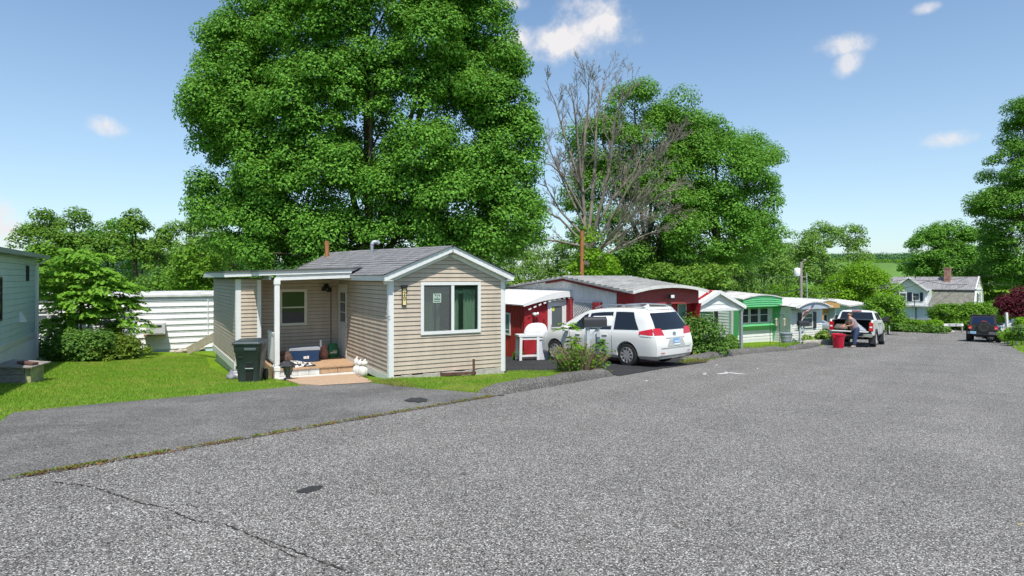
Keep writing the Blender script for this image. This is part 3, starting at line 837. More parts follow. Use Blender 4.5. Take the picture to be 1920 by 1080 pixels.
# wheeled bin
bp_ = gp(471,716)
bn = root('wheelie_bin', 'dark grey wheeled refuse bin standing on the lawn by the porch', 'bin', bp_, R_(8), rx=R_(2))
mb = MB()
def binring(z, w, d, c):   # a chamfered rectangle
    return [(-w+c,-d,z),(w-c,-d,z),(w,-d+c,z),(w,d-c,z),(w-c,d,z),(-w+c,d,z),(-w,d-c,z),(-w,-d+c,z)]
rings = [binring(.0,.225,.24,.04), binring(.08,.235,.25,.05), binring(.72,.285,.31,.06), binring(.74,.30,.32,.06), binring(.93,.315,.34,.06)]
for a, b in zip(rings, rings[1:]):
    for i in range(8): mb.face([a[i], a[(i+1)%8], b[(i+1)%8], b[i]])
mb.face(rings[0][::-1]); mb.face(rings[-1])
mb.build('body', M['bin_plastic'], bn, smooth=40)
mb = MB()
lr = [binring(.93,.335,.36,.05), binring(.965,.345,.37,.05), binring(1.0,.31,.34,.06), binring(1.02,.24,.26,.08)]
for a, b in zip(lr, lr[1:]):
    for i in range(8): mb.face([a[i], a[(i+1)%8], b[(i+1)%8], b[i]])
mb.face(lr[0][::-1]); mb.face(lr[-1]); mb.box(-.25,.33,.93,.25,.42,.97)
mb.build('lid', M['bin_plastic'], bn, smooth=30)
mb = MB()   # moulded grip bay and the catch bar
mb.hexa([(-.03,-.283,.36),(.11,-.283,.36),(.11,-.2,.36),(-.03,-.2,.36),(-.035,-.298,.52),(.12,-.298,.52),(.12,-.2,.52),(-.035,-.2,.52)])
mb.build('grip_bay', M['black_plastic'], bn, bevel=.01); mb = MB()
mb.hexa([(-.06,-.262,.03),(.10,-.262,.03),(.10,-.2,.03),(-.06,-.2,.03),(-.04,-.284,.33),(.12,-.284,.33),(.12,-.2,.33),(-.04,-.2,.33)])
mb.build('lower_recess', M['black_plastic'], bn, bevel=.01); mb = MB(); mb.box(-.2,-.325,.62,-.1,-.28,.66)
mb.build('lug', M['black_plastic'], bn, bevel=.01)
mb = MB(); mb.tube([(-.05,-.31,.375),(.13,-.31,.375)], .012, 8); mb.build('catch_bar', M['steel'], bn)
mb = MB(); mb.box(-.06,-.348,.80,.2,-.325,.86); mb.build('grip', mat('bin_light', (.09,.11,.12), .4), bn, bevel=.01)
for s in (-1, 1):
    mb = MB(); mb.lathe([(.04,-.03),(.13,-.03),(.14,-.01),(.14,.01),(.13,.03),(.04,.03)], 18, (s*.27,.27,.13), 'x'); mb.build('wheel', M['rubber'], bn, smooth=40)
# garden lantern
lp = gp(540,713)
ln = root('garden_lantern', 'low black carriage lantern between the bin and the porch step', 'lantern', (lp.x, lp.y, G(lp.x,lp.y)), .2)
mb = MB(); mb.lathe([(.11,0),(.10,.05),(.05,.08),(.05,.12)], 12); mb.lathe([(.23,.36),(.20,.38),(.09,.45),(.03,.47),(.02,.52),(.005,.53)], 6)
for k in range(6):
    t = math.pi*k/3; mb.bar((.07*math.cos(t),.07*math.sin(t),.12),(.125*math.cos(t),.125*math.sin(t),.37),.014,.014)
mb.build('frame', M['dark_metal'], ln)
mb = MB(); mb.lathe([(.06,.12),(.11,.36)], 6); mb.build('glass', M['grey_glass'], ln)
# white pumpkins
def pumpkin(name, label, loc, r, h):
    o = root(name, label, 'pumpkin', loc, rnd.random(), group='white decorative pumpkins beside the porch step')
    mb = MB()
    def fn(u, v):
        t = 2*math.pi*u; ph = math.pi*v; rr = r*math.sin(ph)**.8*(1-.10*abs(math.sin(4.5*t)))
        return (rr*math.cos(t), rr*math.sin(t), h*(.5-.5*math.cos(ph))*(1-.08*(1-abs(2*v-1))))
    mb.grid(fn, 45, 12); mb.build('body', M['pumpkin'], o, smooth=70)
    mb = MB(); mb.tube([(0,0,h*.93),(.01,0,h*1.05),(.03,.01,h*1.22)], [.035,.022,.018], 7); mb.build('stem', M['pumpkin'], o, smooth=60)
b0 = gp(680,706)
zg = lambda p: V((p.x, p.y, G(p.x,p.y)+.02))
p1 = zg(gp(681,708)); p2 = zg(gp(668,702)); p3 = zg(gp(673,705.5))
pumpkin('pumpkin', 'large ribbed white pumpkin nearest the house wall, under the upper pumpkins', p1, .125, .27)
pumpkin('pumpkin', 'white pumpkin at the step end of the pumpkin pile', p2, .10, .22)
pumpkin('pumpkin', 'slim white pumpkin squeezed between the two bottom pumpkins', p3+V((-.005,-.02,0)), .075, .22)
pumpkin('pumpkin', 'small white pumpkin on top of the largest pumpkin', p1+V((.03,.0,.262)), .085, .13)
pumpkin('pumpkin', 'small white pumpkin in the middle of the upper row', p3+V((.02,.03,.23)), .08, .14)
pumpkin('pumpkin', 'pointed white gourd on top of the left stack of pumpkins', p2+V((.0,.02,.215)), .075, .19)
# rusty tray and stake in the grass
tr = root('rusty_tray', 'rusty metal tray and stake lying in the grass against the house front', 'tray', hw(1.62,-.22,0), RZU-.25)
mb = MB(); mb.box(-.42,-.03,-.02,.42,.02,.045); mb.box(-.42,.02,-.02,-.38,.2,.05); mb.box(.38,.02,-.02,.42,.2,.05); mb.build('rim', mat('rust', (.10,.05,.035), .85, var=.5, vscale=12), tr)
mb = MB(); mb.bar((.38,.03,-.05),(.38,.05,.34),.05,.05); mb.build('stake', M['rust'], tr)
mb = MB(); mb.box(-.37,.03,-.03,.37,.18,.02); mb.build('gravel', mat('ochre_gravel', (.42,.27,.10), .9, var=.7, vscale=40, bump=.8), tr)
# wheelbarrow tray, bag of rubbish and boards below the back room
wb = root('wheelbarrow', 'upturned wooden barrow with rotten legs under the back room wall', 'wheelbarrow', hw(-3.05,4.05,-.50), RZU+.1)
mb = MB(); mb.hexa([(-.5,-.25,.08),(.3,-.25,.08),(.3,.3,.08),(-.5,.3,.08),(-.55,-.3,.13),(.38,-.3,.13),(.38,.35,.13),(-.55,.35,.13)]); mb.build('tray', M['old_plank'], wb)
for x, y in ((-.35,-.15),(-.2,.2),(.15,-.1),(.05,.22)):
    mb = MB(); mb.bar((x,y,-.2),(x-.05,y,.08),.05,.05); mb.build('leg', M['weathered_wood'], wb)
b = gp(442,712)
bagmesh('rubbish_bag', 'crumpled grey plastic sheet lying behind the wheeled bin', V((b.x,b.y+.15,G(b.x,b.y)-.02)), .55, .4, .26, mat('sheet_grey', (.22,.22,.24), .35, var=.7, vscale=9), .3, cat='plastic sheet')
for k, (x0,y0,x1,y1) in enumerate(((352,664,402,634),(346,660,402,628))):
    p, q = gp(x0,y0), W(x1,y1,21.5)
    mb = MB(); mb.bar(p+UZ*.05, q, .03, .17)
    o = mb.build('plank', mat('plank_pale', (.55,.47,.36), .7, var=.15, vscale=4)); tag(o, ['lower pale board leaning on the back room of the tan home','upper pale board leaning on the back room of the tan home'][k], 'plank', 'boards leaning against the back room')
# heap of stones and offcuts
r = random.Random(5); mb = MB()
for i in range(60):
    t = r.random(); q = gp(322+82*t, 660-8*t+r.uniform(-3,4)); s = r.uniform(.05,.14)
    mb.lathe([(.01,-s*.4),(s,-s*.1),(s*.8,s*.4),(.02,s*.6)], 6, (q.x,q.y,G(q.x,q.y)+.02+.25*t*r.random()), sx=r.uniform(.7,1.4))
o = mb.build('rubble', mat('rubble', (.50,.44,.36), .9, var=.5, vscale=6)); stuff(o)
q = gp(386,652)
mb = MB(); mb.box(-.55,-.15,.22,.6,.15,.32); mb.box(-.5,-.12,.0,.5,.12,.2); o = mb.build('timber_offcut', M['old_plank']); o.location = (q.x,q.y+.5,G(q.x,q.y)); o.rotation_euler = (0,0,RZU); tag(o, 'old brown timber offcut lying on the stone heap', 'timber')
# ---------------------------------------------------------------- the other homes
def loc_in(o, w):          # world point to the local frame of a root
    c, s = math.cos(-o.rotation_euler.z), math.sin(-o.rotation_euler.z)
    d = V(w)-V(o.location)
    return V((d.x*c-d.y*s, d.x*s+d.y*c, d.z))
def gloc(o, x, y):         # local z of the ground under local x,y
    c, s = math.cos(o.rotation_euler.z), math.sin(o.rotation_euler.z)
    return G(o.location.x+x*c-y*s, o.location.y+x*s+y*c)-o.location.z
def ribbed(mb, O, dx, n, L, z0, z1, pitch=.1, dep=.012, mi=0, a0=0., top=None):    # upright ribbed sheet
    k = int((L-a0)/pitch)
    for i in range(k):
        a = a0+i*pitch; b = min(L, a+pitch); c = a+pitch*.35
        P = lambda t, z, o: V(O)+V(dx)*t+V(n)*o+UZ*z
        T = (lambda t: top(t)) if top else (lambda t: z1)
        mb.face([P(a,z0,dep),P(c,z0,dep),P(c,T(c),dep),P(a,T(a),dep)], mi); mb.face([P(c,z0,dep),P(c+.012,z0,0),P(c+.012,T(c),0),P(c,T(c),dep)], mi)
        mb.face([P(c+.012,z0,0),P(b,z0,0),P(b,T(b),0),P(c+.012,T(c),0)], mi); mb.face([P(b,z0,0),P(b,z0,dep),P(b,T(b),dep),P(b,T(b),0)], mi)

# --- teal trailer at the left edge
t = root('trailer_home', 'pale teal trailer home with white skirting, cut by the left edge of the photo', 'mobile home', gp(66,675)+V((0,0,-.02)), RZU)
mb = MB(); siding(mb, (0,-12,0), UY, UX, 12, .93, 3.36, course=.17, lip=.010); siding(mb, (0,0,0), -UX, UY, 3.6, .93, 3.36, course=.17, lip=.01); siding(mb, (-3.6,-12,0), UX, -UY, 3.6, .93, 3.36, course=.17, lip=.01)
mb.face([(-3.6,0,0),(-3.6,-12,0),(-3.6,-12,3.1),(-3.6,0,3.1)])
mb.build('wall', M['teal_siding'], t, smooth='keep')
mb = MB(); ribbed(mb, (0,-12,0), UY, UX, 12, -.8, .80, .16, .012); mb.slab(V((0,-12,0)),UY,UX,0,12.02,.80,.95,.0,.03); ribbed(mb, (0,0,0), -UX, UY, 3.6, -.8, .93, .16)
mb.build('skirting', M['white_vinyl'], t, smooth='keep')
mb = MB(); mb.hexa([(-3.7,-12.2,3.44),(.33,-12.2,3.36),(.33,.2,3.36),(-3.7,.2,3.44),(-3.7,-12.2,3.53),(.35,-12.2,3.45),(.35,.22,3.45),(-3.7,.22,3.53)]); rf = mb.build('roof', M['metal_roof'], t)
mb = MB(); mb.box(.332,-12.2,3.345,.375,.22,3.46); mb.build('gutter', mat('gutter_grey', (.25,.28,.28), .5), rf)
mb = MB(); mb.tube([(.34,.08,3.36),(.06,.03,3.16),(.05,.03,.1),(.1,.12,.02),(.28,.2,-.02)], .035, 8); mb.build('downspout', M['white_paint'], t)
mb = MB(); mb.slab(V((0,-12,0)),UY,UX,11.93,12.02,-.1,3.34,.012,.035); mb.build('corner_trim', M['white_vinyl'], t)
vy = loc_in(t, W(22,506,17.0)).y
window(t, (0,-12,0), UY, UX, 10.45, 10.68, 2.62, 3.10, fw=.03, proud=.06, frame=M['dark_metal'], glass=M['grey_glass'])
window(t, (0,-12,0), UY, UX, 6.1, 7.3, 1.6, 2.75, fw=.05, proud=.04, frame=M['dark_metal'], glass=M['dark_glass'])
mb = MB(); mb.hexa([(.0,-2.5,1.42),(.16,-2.5,1.42),(.16,-2.2,1.42),(.0,-2.2,1.42),(0,-2.42,1.72),(.03,-2.42,1.72),(.03,-2.28,1.72),(0,-2.28,1.72)]); mb.build('vent_hood', M['white_paint'], t)
# --- white ribbed trailer behind the yard
t = root('trailer_home', 'white ribbed trailer home behind the yard, seen between the leafy bush and the tan home', 'mobile home', gp(300,660)+V((0,.1,0)), RZU)
gx = lambda px: loc_in(t, W(px,600,25)).x
mb = MB(); O = V((-9,0,0))
z = .1; k = 0
while z < 2.18:
    w = .17 if k % 2 == 0 else .075
    lp_ = .05 if k % 2 == 0 else .022
    zt_ = min(z+w, 2.2)
    mb.face([O+UZ*z-UY*lp_, O+UX*16+UZ*z-UY*lp_, O+UX*16+UZ*zt_-UY*.004, O+UZ*zt_-UY*.004]); mb.face([O+UZ*z, O+UX*16+UZ*z, O+UX*16+UZ*z-UY*lp_, O+UZ*z-UY*lp_])
    z = zt_; k += 1
mb.face([(7,0,0),(7,3.6,0),(7,3.6,2.2),(7,0,2.2)]); mb.face([(-9,0,0),(-9,3.6,0),(-9,3.6,2.2),(-9,0,2.2)])
mb.build('wall', M['white_paint'], t, smooth='keep')
mb = MB(); mb.box(-9,-.01,-.8,7,.05,.1); mb.build('skirting', M['pale_blue'], t)
mb = MB(); mb.hexa([(-9.1,-.12,2.2),(7.1,-.12,2.2),(7.1,3.7,2.2),(-9.1,3.7,2.2),(-9.1,-.12,2.27),(7.1,-.12,2.27),(7.1,1.8,2.40),(-9.1,1.8,2.40)]); mb.hexa([(-9.1,1.8,2.2),(7.1,1.8,2.2),(7.1,3.7,2.2),(-9.1,3.7,2.2),(-9.1,1.8,2.40),(7.1,1.8,2.40),(7.1,3.7,2.27),(-9.1,3.7,2.27)])
mb.build('roof', M['white_roof'], t)
xw = gx(222)
window(t, (0,-.02,0), UX, -UY, xw-.75, xw+.6, 1.0, 1.75, fw=.05, proud=.03, hm=[1.35], frame=M['old_white'], glass=M['grey_glass'])
window(t, (0,-.02,0), UX, -UY, xw-3.4, xw-2.1, 1.0, 1.75, fw=.05, proud=.03, hm=[1.35], frame=M['old_white'], glass=M['grey_glass'])
mb = MB(); xx = gx(391); mb.tube([(xx,-.05,2.2),(xx,-.05,.3)], .02, 6); mb.build('downspout', M['white_paint'], t)
a = root('air_conditioner', 'boxy white window air conditioner jutting from the ribbed trailer wall', 'air conditioner', V(t.location)+U*gx(293)+UZ*.74, RZU)
mb = MB(); mb.box(-.33,-.62,.0,.33,.0,.46); mb.build('body', M['old_white'], a, bevel=.02)
mb = MB(); mb.box(-.28,-.632,.05,.28,-.612,.42)
gr = mb.build('grille', mat('grille_grey', (.52,.51,.53), .5), a)
mb = MB(); mb.box(-.2,-.645,.29,.2,-.634,.37); mb.build('louvre', M['black_plastic'], gr)
mb = MB(); mb.box(-.4,-.55,-.06,.36,.0,-.005); mb.build('shelf', M['old_plank'], a)
# --- red trailer: main body
c0 = W(1174, 600, 21.0)
t = root('red_trailer', 'red and white trailer home with ribbed white roof, brick pillars and lattice', 'mobile home', V((c0.x, c0.y, G(c0.x, c0.y))), RZU)
TW, TL = 3.05, 9.0
base = t.location.z
ZE, ZR, RV = 1.18-base, 1.70-base, 3.55
def prof(v): return ZE+(ZR-ZE)*max(0, (v+.6))/(RV+.6) if v < RV else ZR-(ZR-ZE)*(v-RV)/(TL-RV)
def arch(u): return .20*(1-((u-TW/2)/(TW/2+.25))**2)
def rz(u, v): return prof(v)+arch(u)*max(0, 1-(v+.6)/(RV+.6))
mb = MB()
nv = 12
for i in range(nv+14):
    va = -.6+(RV+.6)*i/nv if i < nv else RV+(TL-RV)*(i-nv)/14
    vb = -.6+(RV+.6)*(i+1)/nv if i < nv else RV+(TL-RV)*(i+1-nv)/14
    for j in range(12):
        ua, ub = -.22+(TW+.44)*j/12, -.22+(TW+.44)*(j+1)/12
        mb.face([(ua,va,rz(ua,va)+.06),(ub,va,rz(ub,va)+.06),(ub,vb,rz(ub,vb)+.004),(ua,vb,rz(ua,vb)+.004)])
        mb.face([(ua,va,rz(ua,va)),(ub,va,rz(ub,va)),(ub,va,rz(ub,va)+.06),(ua,va,rz(ua,va)+.06)])
    mb.face([(-.22,va,rz(-.22,va)-.05),(-.22,vb,rz(-.22,vb)-.05),(-.22,vb,rz(-.22,vb)+.01),(-.22,va,rz(-.22,va)+.035)])
rf = mb.build('roof', M['metal_roof'], t, smooth='keep')
mb = MB()
for i in range(12):
    ua, ub = -.22+(TW+.44)*i/12, -.22+(TW+.44)*(i+1)/12
    mb.hexa([(ua,-.64,rz(ua,-.6)-.05),(ub,-.64,rz(ub,-.6)-.05),(ub,-.59,rz(ub,-.6)-.05),(ua,-.59,rz(ua,-.6)-.05),(ua,-.64,rz(ua,-.6)+.04),(ub,-.64,rz(ub,-.6)+.04),(ub,-.59,rz(ub,-.6)+.04),(ua,-.59,rz(ua,-.6)+.04)])
mb.build('fascia', M['old_white'], rf)
mb = MB()
for (va, vb) in ((-.2, RV), (RV, RV+1.3)):
    za, zb = prof(va)-.07, prof(vb)-.07
    mb.hexa([(-.20,va,za-.08),(-.17,va,za-.08),(-.17,vb,zb-.08),(-.20,vb,zb-.08),(-.20,va,za),(-.17,va,za),(-.17,vb,zb),(-.20,vb,zb)])
mb.build('rake_trim', mat('dark_red', (.16,.012,.02), .5), rf)
mb = MB(); ribbed(mb, (0,TL,0), -UY, -UX, TL-.45, -.3, 0, .17, .014, top=lambda a: prof(TL-a)-.05)
mb.face([(TW,-.0,-.3),(TW,TL,-.3),(TW,TL,ZE),(TW,0,ZE)]); mb.face([(0,TL,-.3),(TW,TL,-.3),(TW,TL,ZE),(0,TL,ZE)])
mb.build('wall', M['white_vinyl'], t, smooth='keep', label='white ribbed gable side of the red trailer')
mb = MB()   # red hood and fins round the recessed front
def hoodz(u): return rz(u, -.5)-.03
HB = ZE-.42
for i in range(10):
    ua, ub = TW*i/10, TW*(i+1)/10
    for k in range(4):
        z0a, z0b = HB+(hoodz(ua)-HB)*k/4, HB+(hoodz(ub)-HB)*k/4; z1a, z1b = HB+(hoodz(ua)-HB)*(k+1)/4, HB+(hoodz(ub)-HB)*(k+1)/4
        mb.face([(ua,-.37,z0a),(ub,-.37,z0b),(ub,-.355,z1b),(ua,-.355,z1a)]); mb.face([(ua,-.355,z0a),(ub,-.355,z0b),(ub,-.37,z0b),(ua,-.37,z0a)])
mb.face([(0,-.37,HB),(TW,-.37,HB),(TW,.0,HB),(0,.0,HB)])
mb.build('hood', mat('shaded_brick_red', (.27,.04,.04), .6, var=.15), t, smooth='keep')  # duller than the front wall: the roof overhang's shade is put into this red
mb = MB()
ribbed(mb, (0,.45,0), -UY, -UX, .93, -.3, ZE-.02, .11, .01)
mb.prism([(-.5,HB),(.02,HB),(.02,-.3),(-.02,-.3)], 'x', TW-.05, TW)
mb.face([(0,-.02,-.3),(TW,-.02,-.3),(TW,-.02,HB),(0,-.02,HB)]); 
ribbed(mb, (0,-.03,0), UX, -UY, TW, -.3, HB, .2, .01)
mb.face([(0.03,-.5,-.3),(0.03,0,-.3),(.03,0,HB),(.03,-.5,HB)])
mb.build('front_wall', M['red_paint'], t, smooth='keep')
window(t, (0,-.045,0), UX, -UY, .62, 1.98, .55, HB-.02, fw=.10, proud=.05, vm=[1.3], frame=M['cream_paint'], glass=M['teal_glass'], mw=.12)
window(t, (0,-.045,0), UX, -UY, 2.3, 2.72, .9, HB-.02, fw=.03, proud=.05, frame=M['cream_paint'], glass=M['teal_glass'])
window(t, (0,-.045,0), UX, -UY, .12, .30, .9, HB-.05, fw=.03, proud=.05, frame=M['cream_paint'], glass=M['cream_paint'])
mb = MB(); mb.box(1.45,-.6,HB+.2,1.66,-.5,HB+.34); wl = mb.build('wall_light', M['black_plastic'], t); mb = MB(); mb.box(1.48,-.615,HB+.22,1.63,-.602,HB+.32); mb.build('lens', M['lens_clear'], wl)
mb = MB()
for (va, vb) in ((1.30,1.72),(3.12,3.62)):
    mb = MB(); mb.box(-.16,va,-.3,-.02,vb,1.86 if va < 2 else 1.95); mb.build('brick_pillar', M['red_brick'], t)
mb = MB(); LV0, LV1, LZ0, LZ1 = 1.76, 3.08, -.1, 1.82
mb.box(-.06,LV0,LZ0,-.03,LV0+.06,LZ1); mb.box(-.06,LV1-.06,LZ0,-.03,LV1,LZ1); mb.box(-.06,LV0,LZ1,-.03,LV1,LZ1+.06)
lat = mb.build('lattice', M['white_paint'], t)
mb = MB(); n_ = 0
w, h = LV1-LV0, LZ1-LZ0
c = -h
while c < w:
    a0_, a1_ = max(0, c), min(w, c+h)
    if a1_-a0_ > .05:
        mb.bar((-.052,LV0+a0_,LZ0+a0_-c),(-.052,LV0+a1_,LZ0+a1_-c),.008,.038,up=UX); mb.bar((-.041,LV0+a0_,LZ1-(a0_-c)),(-.041,LV0+a1_,LZ1-(a1_-c)),.008,.038,up=UX)
    c += .115
mb.build('slats', M['white_paint'], lat)
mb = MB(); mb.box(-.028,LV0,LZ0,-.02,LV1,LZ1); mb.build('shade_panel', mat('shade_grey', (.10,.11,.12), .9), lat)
# low red wing with the bowed white roof
c1 = W(983, 600, 23.0)
wing = root('porch_wing', 'low red wing with a bowed white roof and white storm door beside the tan home', 'annexe', V((c1.x, c1.y, gp(983,671.5).z)), RZU)
gb = G(c1.x, c1.y)-wing.location.z
wing.location.z = G(c1.x, c1.y); wb_ = wing.location.z
WWd = 1.95
def wz(u): return .63-wb_+(.5)*math.sin(math.pi/2*min(1, max(0, (u+.15)/(WWd+.15))))
mb = MB()
ribbed(mb, (0,6,0), -UY, -UX, 6, -.3, wz(-.1), .2, .01)
ribbed(mb, (0,0,0), UX, -UY, WWd, -.3, 1, .2, .008, top=lambda a: wz(a)-.02)
mb.build('wall', M['red_paint'], wing, smooth='keep')
mb = MB(); mb.grid(lambda a, b: (-.16+(WWd+.3)*a, -.22+6.4*b, wz(-.16+(WWd+.3)*a)+.03), 14, 1); mb.grid(lambda a, b: (-.16+(WWd+.3)*a, -.22+6.4*b, wz(-.16+(WWd+.3)*a)-.0), 14, 1)
for k in range(9): mb.grid(lambda a, b: (-.16+(WWd+.3)*a, -.2+k*.75+.03*b, wz(-.16+(WWd+.3)*a)+.045), 14, 1)
rf = mb.build('roof', mat('chalk_white', (.68,.67,.65), .55, var=.08), wing, smooth='keep')
mb = MB(); mb.grid(lambda a, b: (-.16+(WWd+.3)*a, -.225, wz(-.16+(WWd+.3)*a)+.03-(.06+.17*min(1,a*1.6))*b), 14, 1)
for i in range(9):
    a = .05+i*.22; mb.face([(a,-.2,wz(a)-.2),(a+.14,-.2,wz(a+.14)-.2),(a+.14,-.2,wz(a+.14)-.26),(a+.05,-.2,wz(a+.05)-.26)])
mb.build('fascia', M['white_paint'], rf, smooth='keep')
u0, u1 = 1.02, 1.86
mb = MB(); mb.box(u0,-.05,0,u0+.06,-.012,2.16); mb.box(u1-.06,-.05,0,u1,-.012,2.16); mb.box(u0+.06,-.05,2.08,u1-.06,-.012,2.16); mb.build('door_frame', M['white_paint'], wing)
mb = MB(); mb.box(u0+.065,-.04,.02,u0+.18,-.014,2.06); mb.box(u1-.18,-.04,.02,u1-.065,-.014,2.06); mb.box(u0+.18,-.04,1.9,u1-.18,-.014,2.06); mb.box(u0+.18,-.04,.02,u1-.18,-.014,.25); mb.box(u0+.18,-.038,1.05,u1-.18,-.016,1.09)
dr = mb.build('storm_door', M['white_paint'], wing)
mb = MB(); mb.box(u0+.18,-.026,.25,u1-.18,-.018,1.9); mb.build('pane', M['grey_glass'], dr); mb = MB(); mb.bar((u0+.14,-.06,1.0),(u0+.14,-.06,1.2),.02,.02); mb.build('handle', M['steel'], dr)
mb = MB(); mb.box(u0+.2,-.031,1.72,u0+.31,-.027,1.88); mb.build('sticker', mat('sticker_yellow', (.62,.62,.10), .5), dr)
window(wing, (0,6,0), -UY, -UX, 4.1, 4.95, .75, 1.62, fw=.06, proud=.04, hm=[.95], frame=M['white_paint'], glass=M['teal_glass'])
mb = MB(); mb.tube([(.40,-.01,1.62),(.40,-.06,1.62)], .06, 10); mb.ball((.37,-.16,1.62),.075,10); mb.ball((.50,-.14,1.64),.06,10); mb.build('porch_light', M['white_paint'], wing, smooth=40)
mb = MB(); mb.box(.84,-.03,1.28,.88,-.01,1.42); mb.build('door_bell', M['ink'], wing)
# second low roof slab of the red trailer between the two (grey, weathered)
# white work table with covered grill on it
tp = gp(998, 668); tl = V((tp.x, tp.y, G(tp.x,tp.y)))
p_l = W(983,0,22.0); 
tb = root('work_table', 'white painted wooden table by the red wing', 'table', V((.80,20.6,G(.80,20.6)+.02)), R_(14))
mb = MB(); mb.box(-.66,-.28,.80,.66,.28,.86); mb.box(-.62,-.25,.70,.62,-.22,.80); mb.box(-.62,.22,.70,.62,.25,.80); mb.build('top', M['white_paint'], tb)
for x in (-.6, .0, .6):
    for y in (-.24, .24):
        if x == 0 and y > 0: continue
        mb = MB(); mb.bar((x*1.0,y,0),(x*.97,y*.95,.80),.085,.085); mb.build('leg', M['white_paint'], tb)
for q_ in ((-.6,-.25,.14,.0,-.21,.20), (0,.21,.14,.6,.25,.20), (-.62,-.2,.14,-.58,.2,.2)):
    mb = MB(); mb.box(*q_); mb.build('rail', M['white_paint'], tb)
mb = MB(); mb.box(.06,-.215,.02,.58,-.195,.70); mb.build('end_panel', mat('panel_grey', (.55,.57,.62), .6), tb)
gr = MB()
def cov(u, v):
    t = 2*math.pi*u; k = math.cos(v*math.pi/2)**.55
    return (.42*math.cos(t)*k*(1+.04*math.sin(6*t)), .24*math.sin(t)*k, .37*math.sin(v*math.pi/2)**.9*(1-.28*(math.cos(t)<-.2)*(1-v)))
gr.grid(cov, 28, 10); o = gr.build('covered_grill', mat('cover_white', (.66,.66,.67), .6), smooth=60)
o.location = V(tb.location)+V((.0,.0,.865)); o.rotation_euler = (0,0,R_(14)); tag(o, 'rounded white cover over a small grill on the white table', 'grill cover')
# --- green and white trailer
c2 = gp(1378, 643.5)
t = root('green_trailer', 'white trailer home with bright green hood and fins and a gabled white porch', 'mobile home', c2, RZU)
k2 = c2.y/33.0
TW = 3.05*k2; TL = 9*k2
def zz(py, d=None): return CAMZ+(HOR-py)/F*(d or c2.y)-c2.z
zb, zh0, zh1 = 0., zz(575), zz(559)
mb = MB()
for k in range(14):
    z0 = -.2+k*.17; z1 = z0+.17
    if z0 > zh0: break
    mb.face([(0,-.028,z0),(TW,-.028,z0),(TW,-.004,z1),(0,-.004,z1)]); mb.face([(0,0,z0),(TW,0,z0),(TW,-.028,z0),(0,-.028,z0)])
    mb.face([(-.024,0,z0),(-.024,TL,z0),(-.002,TL,z1),(-.002,0,z1)]); mb.face([(0,0,z0),(0,TL,z0),(-.024,TL,z0),(-.024,0,z0)])
mb.face([(TW,0,-.2),(TW,TL,-.2),(TW,TL,zh1),(TW,0,zh1)]); mb.face([(0,-.003,zh0-.2),(TW,-.003,zh0-.2),(TW,-.003,zh1),(0,-.003,zh1)]); mb.face([(-.001,0,zh0-.1),(-.001,TL,zh0-.1),(-.001,TL,zh1),(-.001,0,zh1)])
mb.build('wall', M['white_vinyl'], t, smooth='keep')
mb = MB(); mb.box(.05,-.03,-.4,TW,.02,-.02+.12); mb.build('skirting', M['white_paint'], t)
def garch(u): return .15*k2*(1-((u-TW/2)/(TW/2))**2)
mb = MB()
for i in range(12):
    ua, ub = TW*i/12, TW*(i+1)/12
    for k in range(5):
        f0, f1 = k/5, (k+1)/5
        ta, tb_ = zh1+garch(ua), zh1+garch(ub)
        za0, zb0, za1, zb1 = zh0+(ta-zh0)*f0, zh0+(tb_-zh0)*f0, zh0+(ta-zh0)*f1, zh0+(tb_-zh0)*f1
        ya, yb = -.55-.0, -.62
        mb.face([(ua,-.64,za0),(ub,-.64,zb0),(ub,-.60,zb1),(ua,-.60,za1)]); mb.face([(ua,-.60,za0),(ub,-.60,zb0),(ub,-.64,zb0),(ua,-.64,za0)])
mb.face([(0,-.62,zh0),(TW,-.62,zh0),(TW,0,zh0-.18),(0,0,zh0-.18)])
mb.build('hood', M['green_paint'], t, smooth='keep')
for x in (0, TW):
    mb = MB(); mb.prism([(-.63,zh0+.03),(-.63,zh1),(.0,zh1),(.12 if x == 0 else 0,-.2),(-.03,-.2)], 'x', x-.04, x+.04); mb.build('fin', M['green_paint'], t)
mb = MB(); mb.box(-.07,.1,-.2,-.03,.24,zh1-.02); mb.build('corner_trim', M['white_paint'], t)
mb = MB(); zs0, zs1 = zz(618.5), zz(612.5)
mb.hexa([(.04,-.05,zs0-.08),(TW-.04,-.05,zs0-.08),(TW-.04,0,zs0-.1),(.04,0,zs0-.1),(.04,-.28,zs1),(TW-.04,-.28,zs1),(TW-.04,0,zs1+.12),(.04,0,zs1+.12)]); mb.build('sill_band', M['green_paint'], t)
ww = TW*.24
for i in range(3):
    a0_ = TW*.10+i*(ww+.06)
    window(t, (0,-.02,0), UX, -UY, a0_, a0_+ww, zz(608), zz(575.5), fw=.06, proud=.05, hm=[zz(592)], frame=M['old_white'], glass=M['dark_glass'])
mb = MB(); zr = zz(536.5, c2.y+3)
def gz(u, v): return zh1+garch(u)*max(.25, 1-v/(TL*.6))+.02+(zr-zh1-.25)*min(1, max(0, (v+.65)/(TL*.5)))*(1 if v < TL*.5 else 1-(v-TL*.5)/(TL*.8))
mb.grid(lambda a, b: (-.15+(TW+.3)*a, -.68+(TL+.7)*b, gz(-.15+(TW+.3)*a, -.68+(TL+.7)*b)), 12, 16)
mb.grid(lambda a, b: (-.15+(TW+.3)*a, -.68+(TL+.7)*b, gz(-.15+(TW+.3)*a, -.68+(TL+.7)*b)-.06), 12, 16)
mb.grid(lambda a, b: (-.15+(TW+.3)*a, -.68, gz(-.15+(TW+.3)*a, -.68)-.06*b), 12, 1); mb.grid(lambda a, b: (-.15, -.68+(TL+.7)*a, gz(-.15, -.68+(TL+.7)*a)-.06*b), 12, 1)
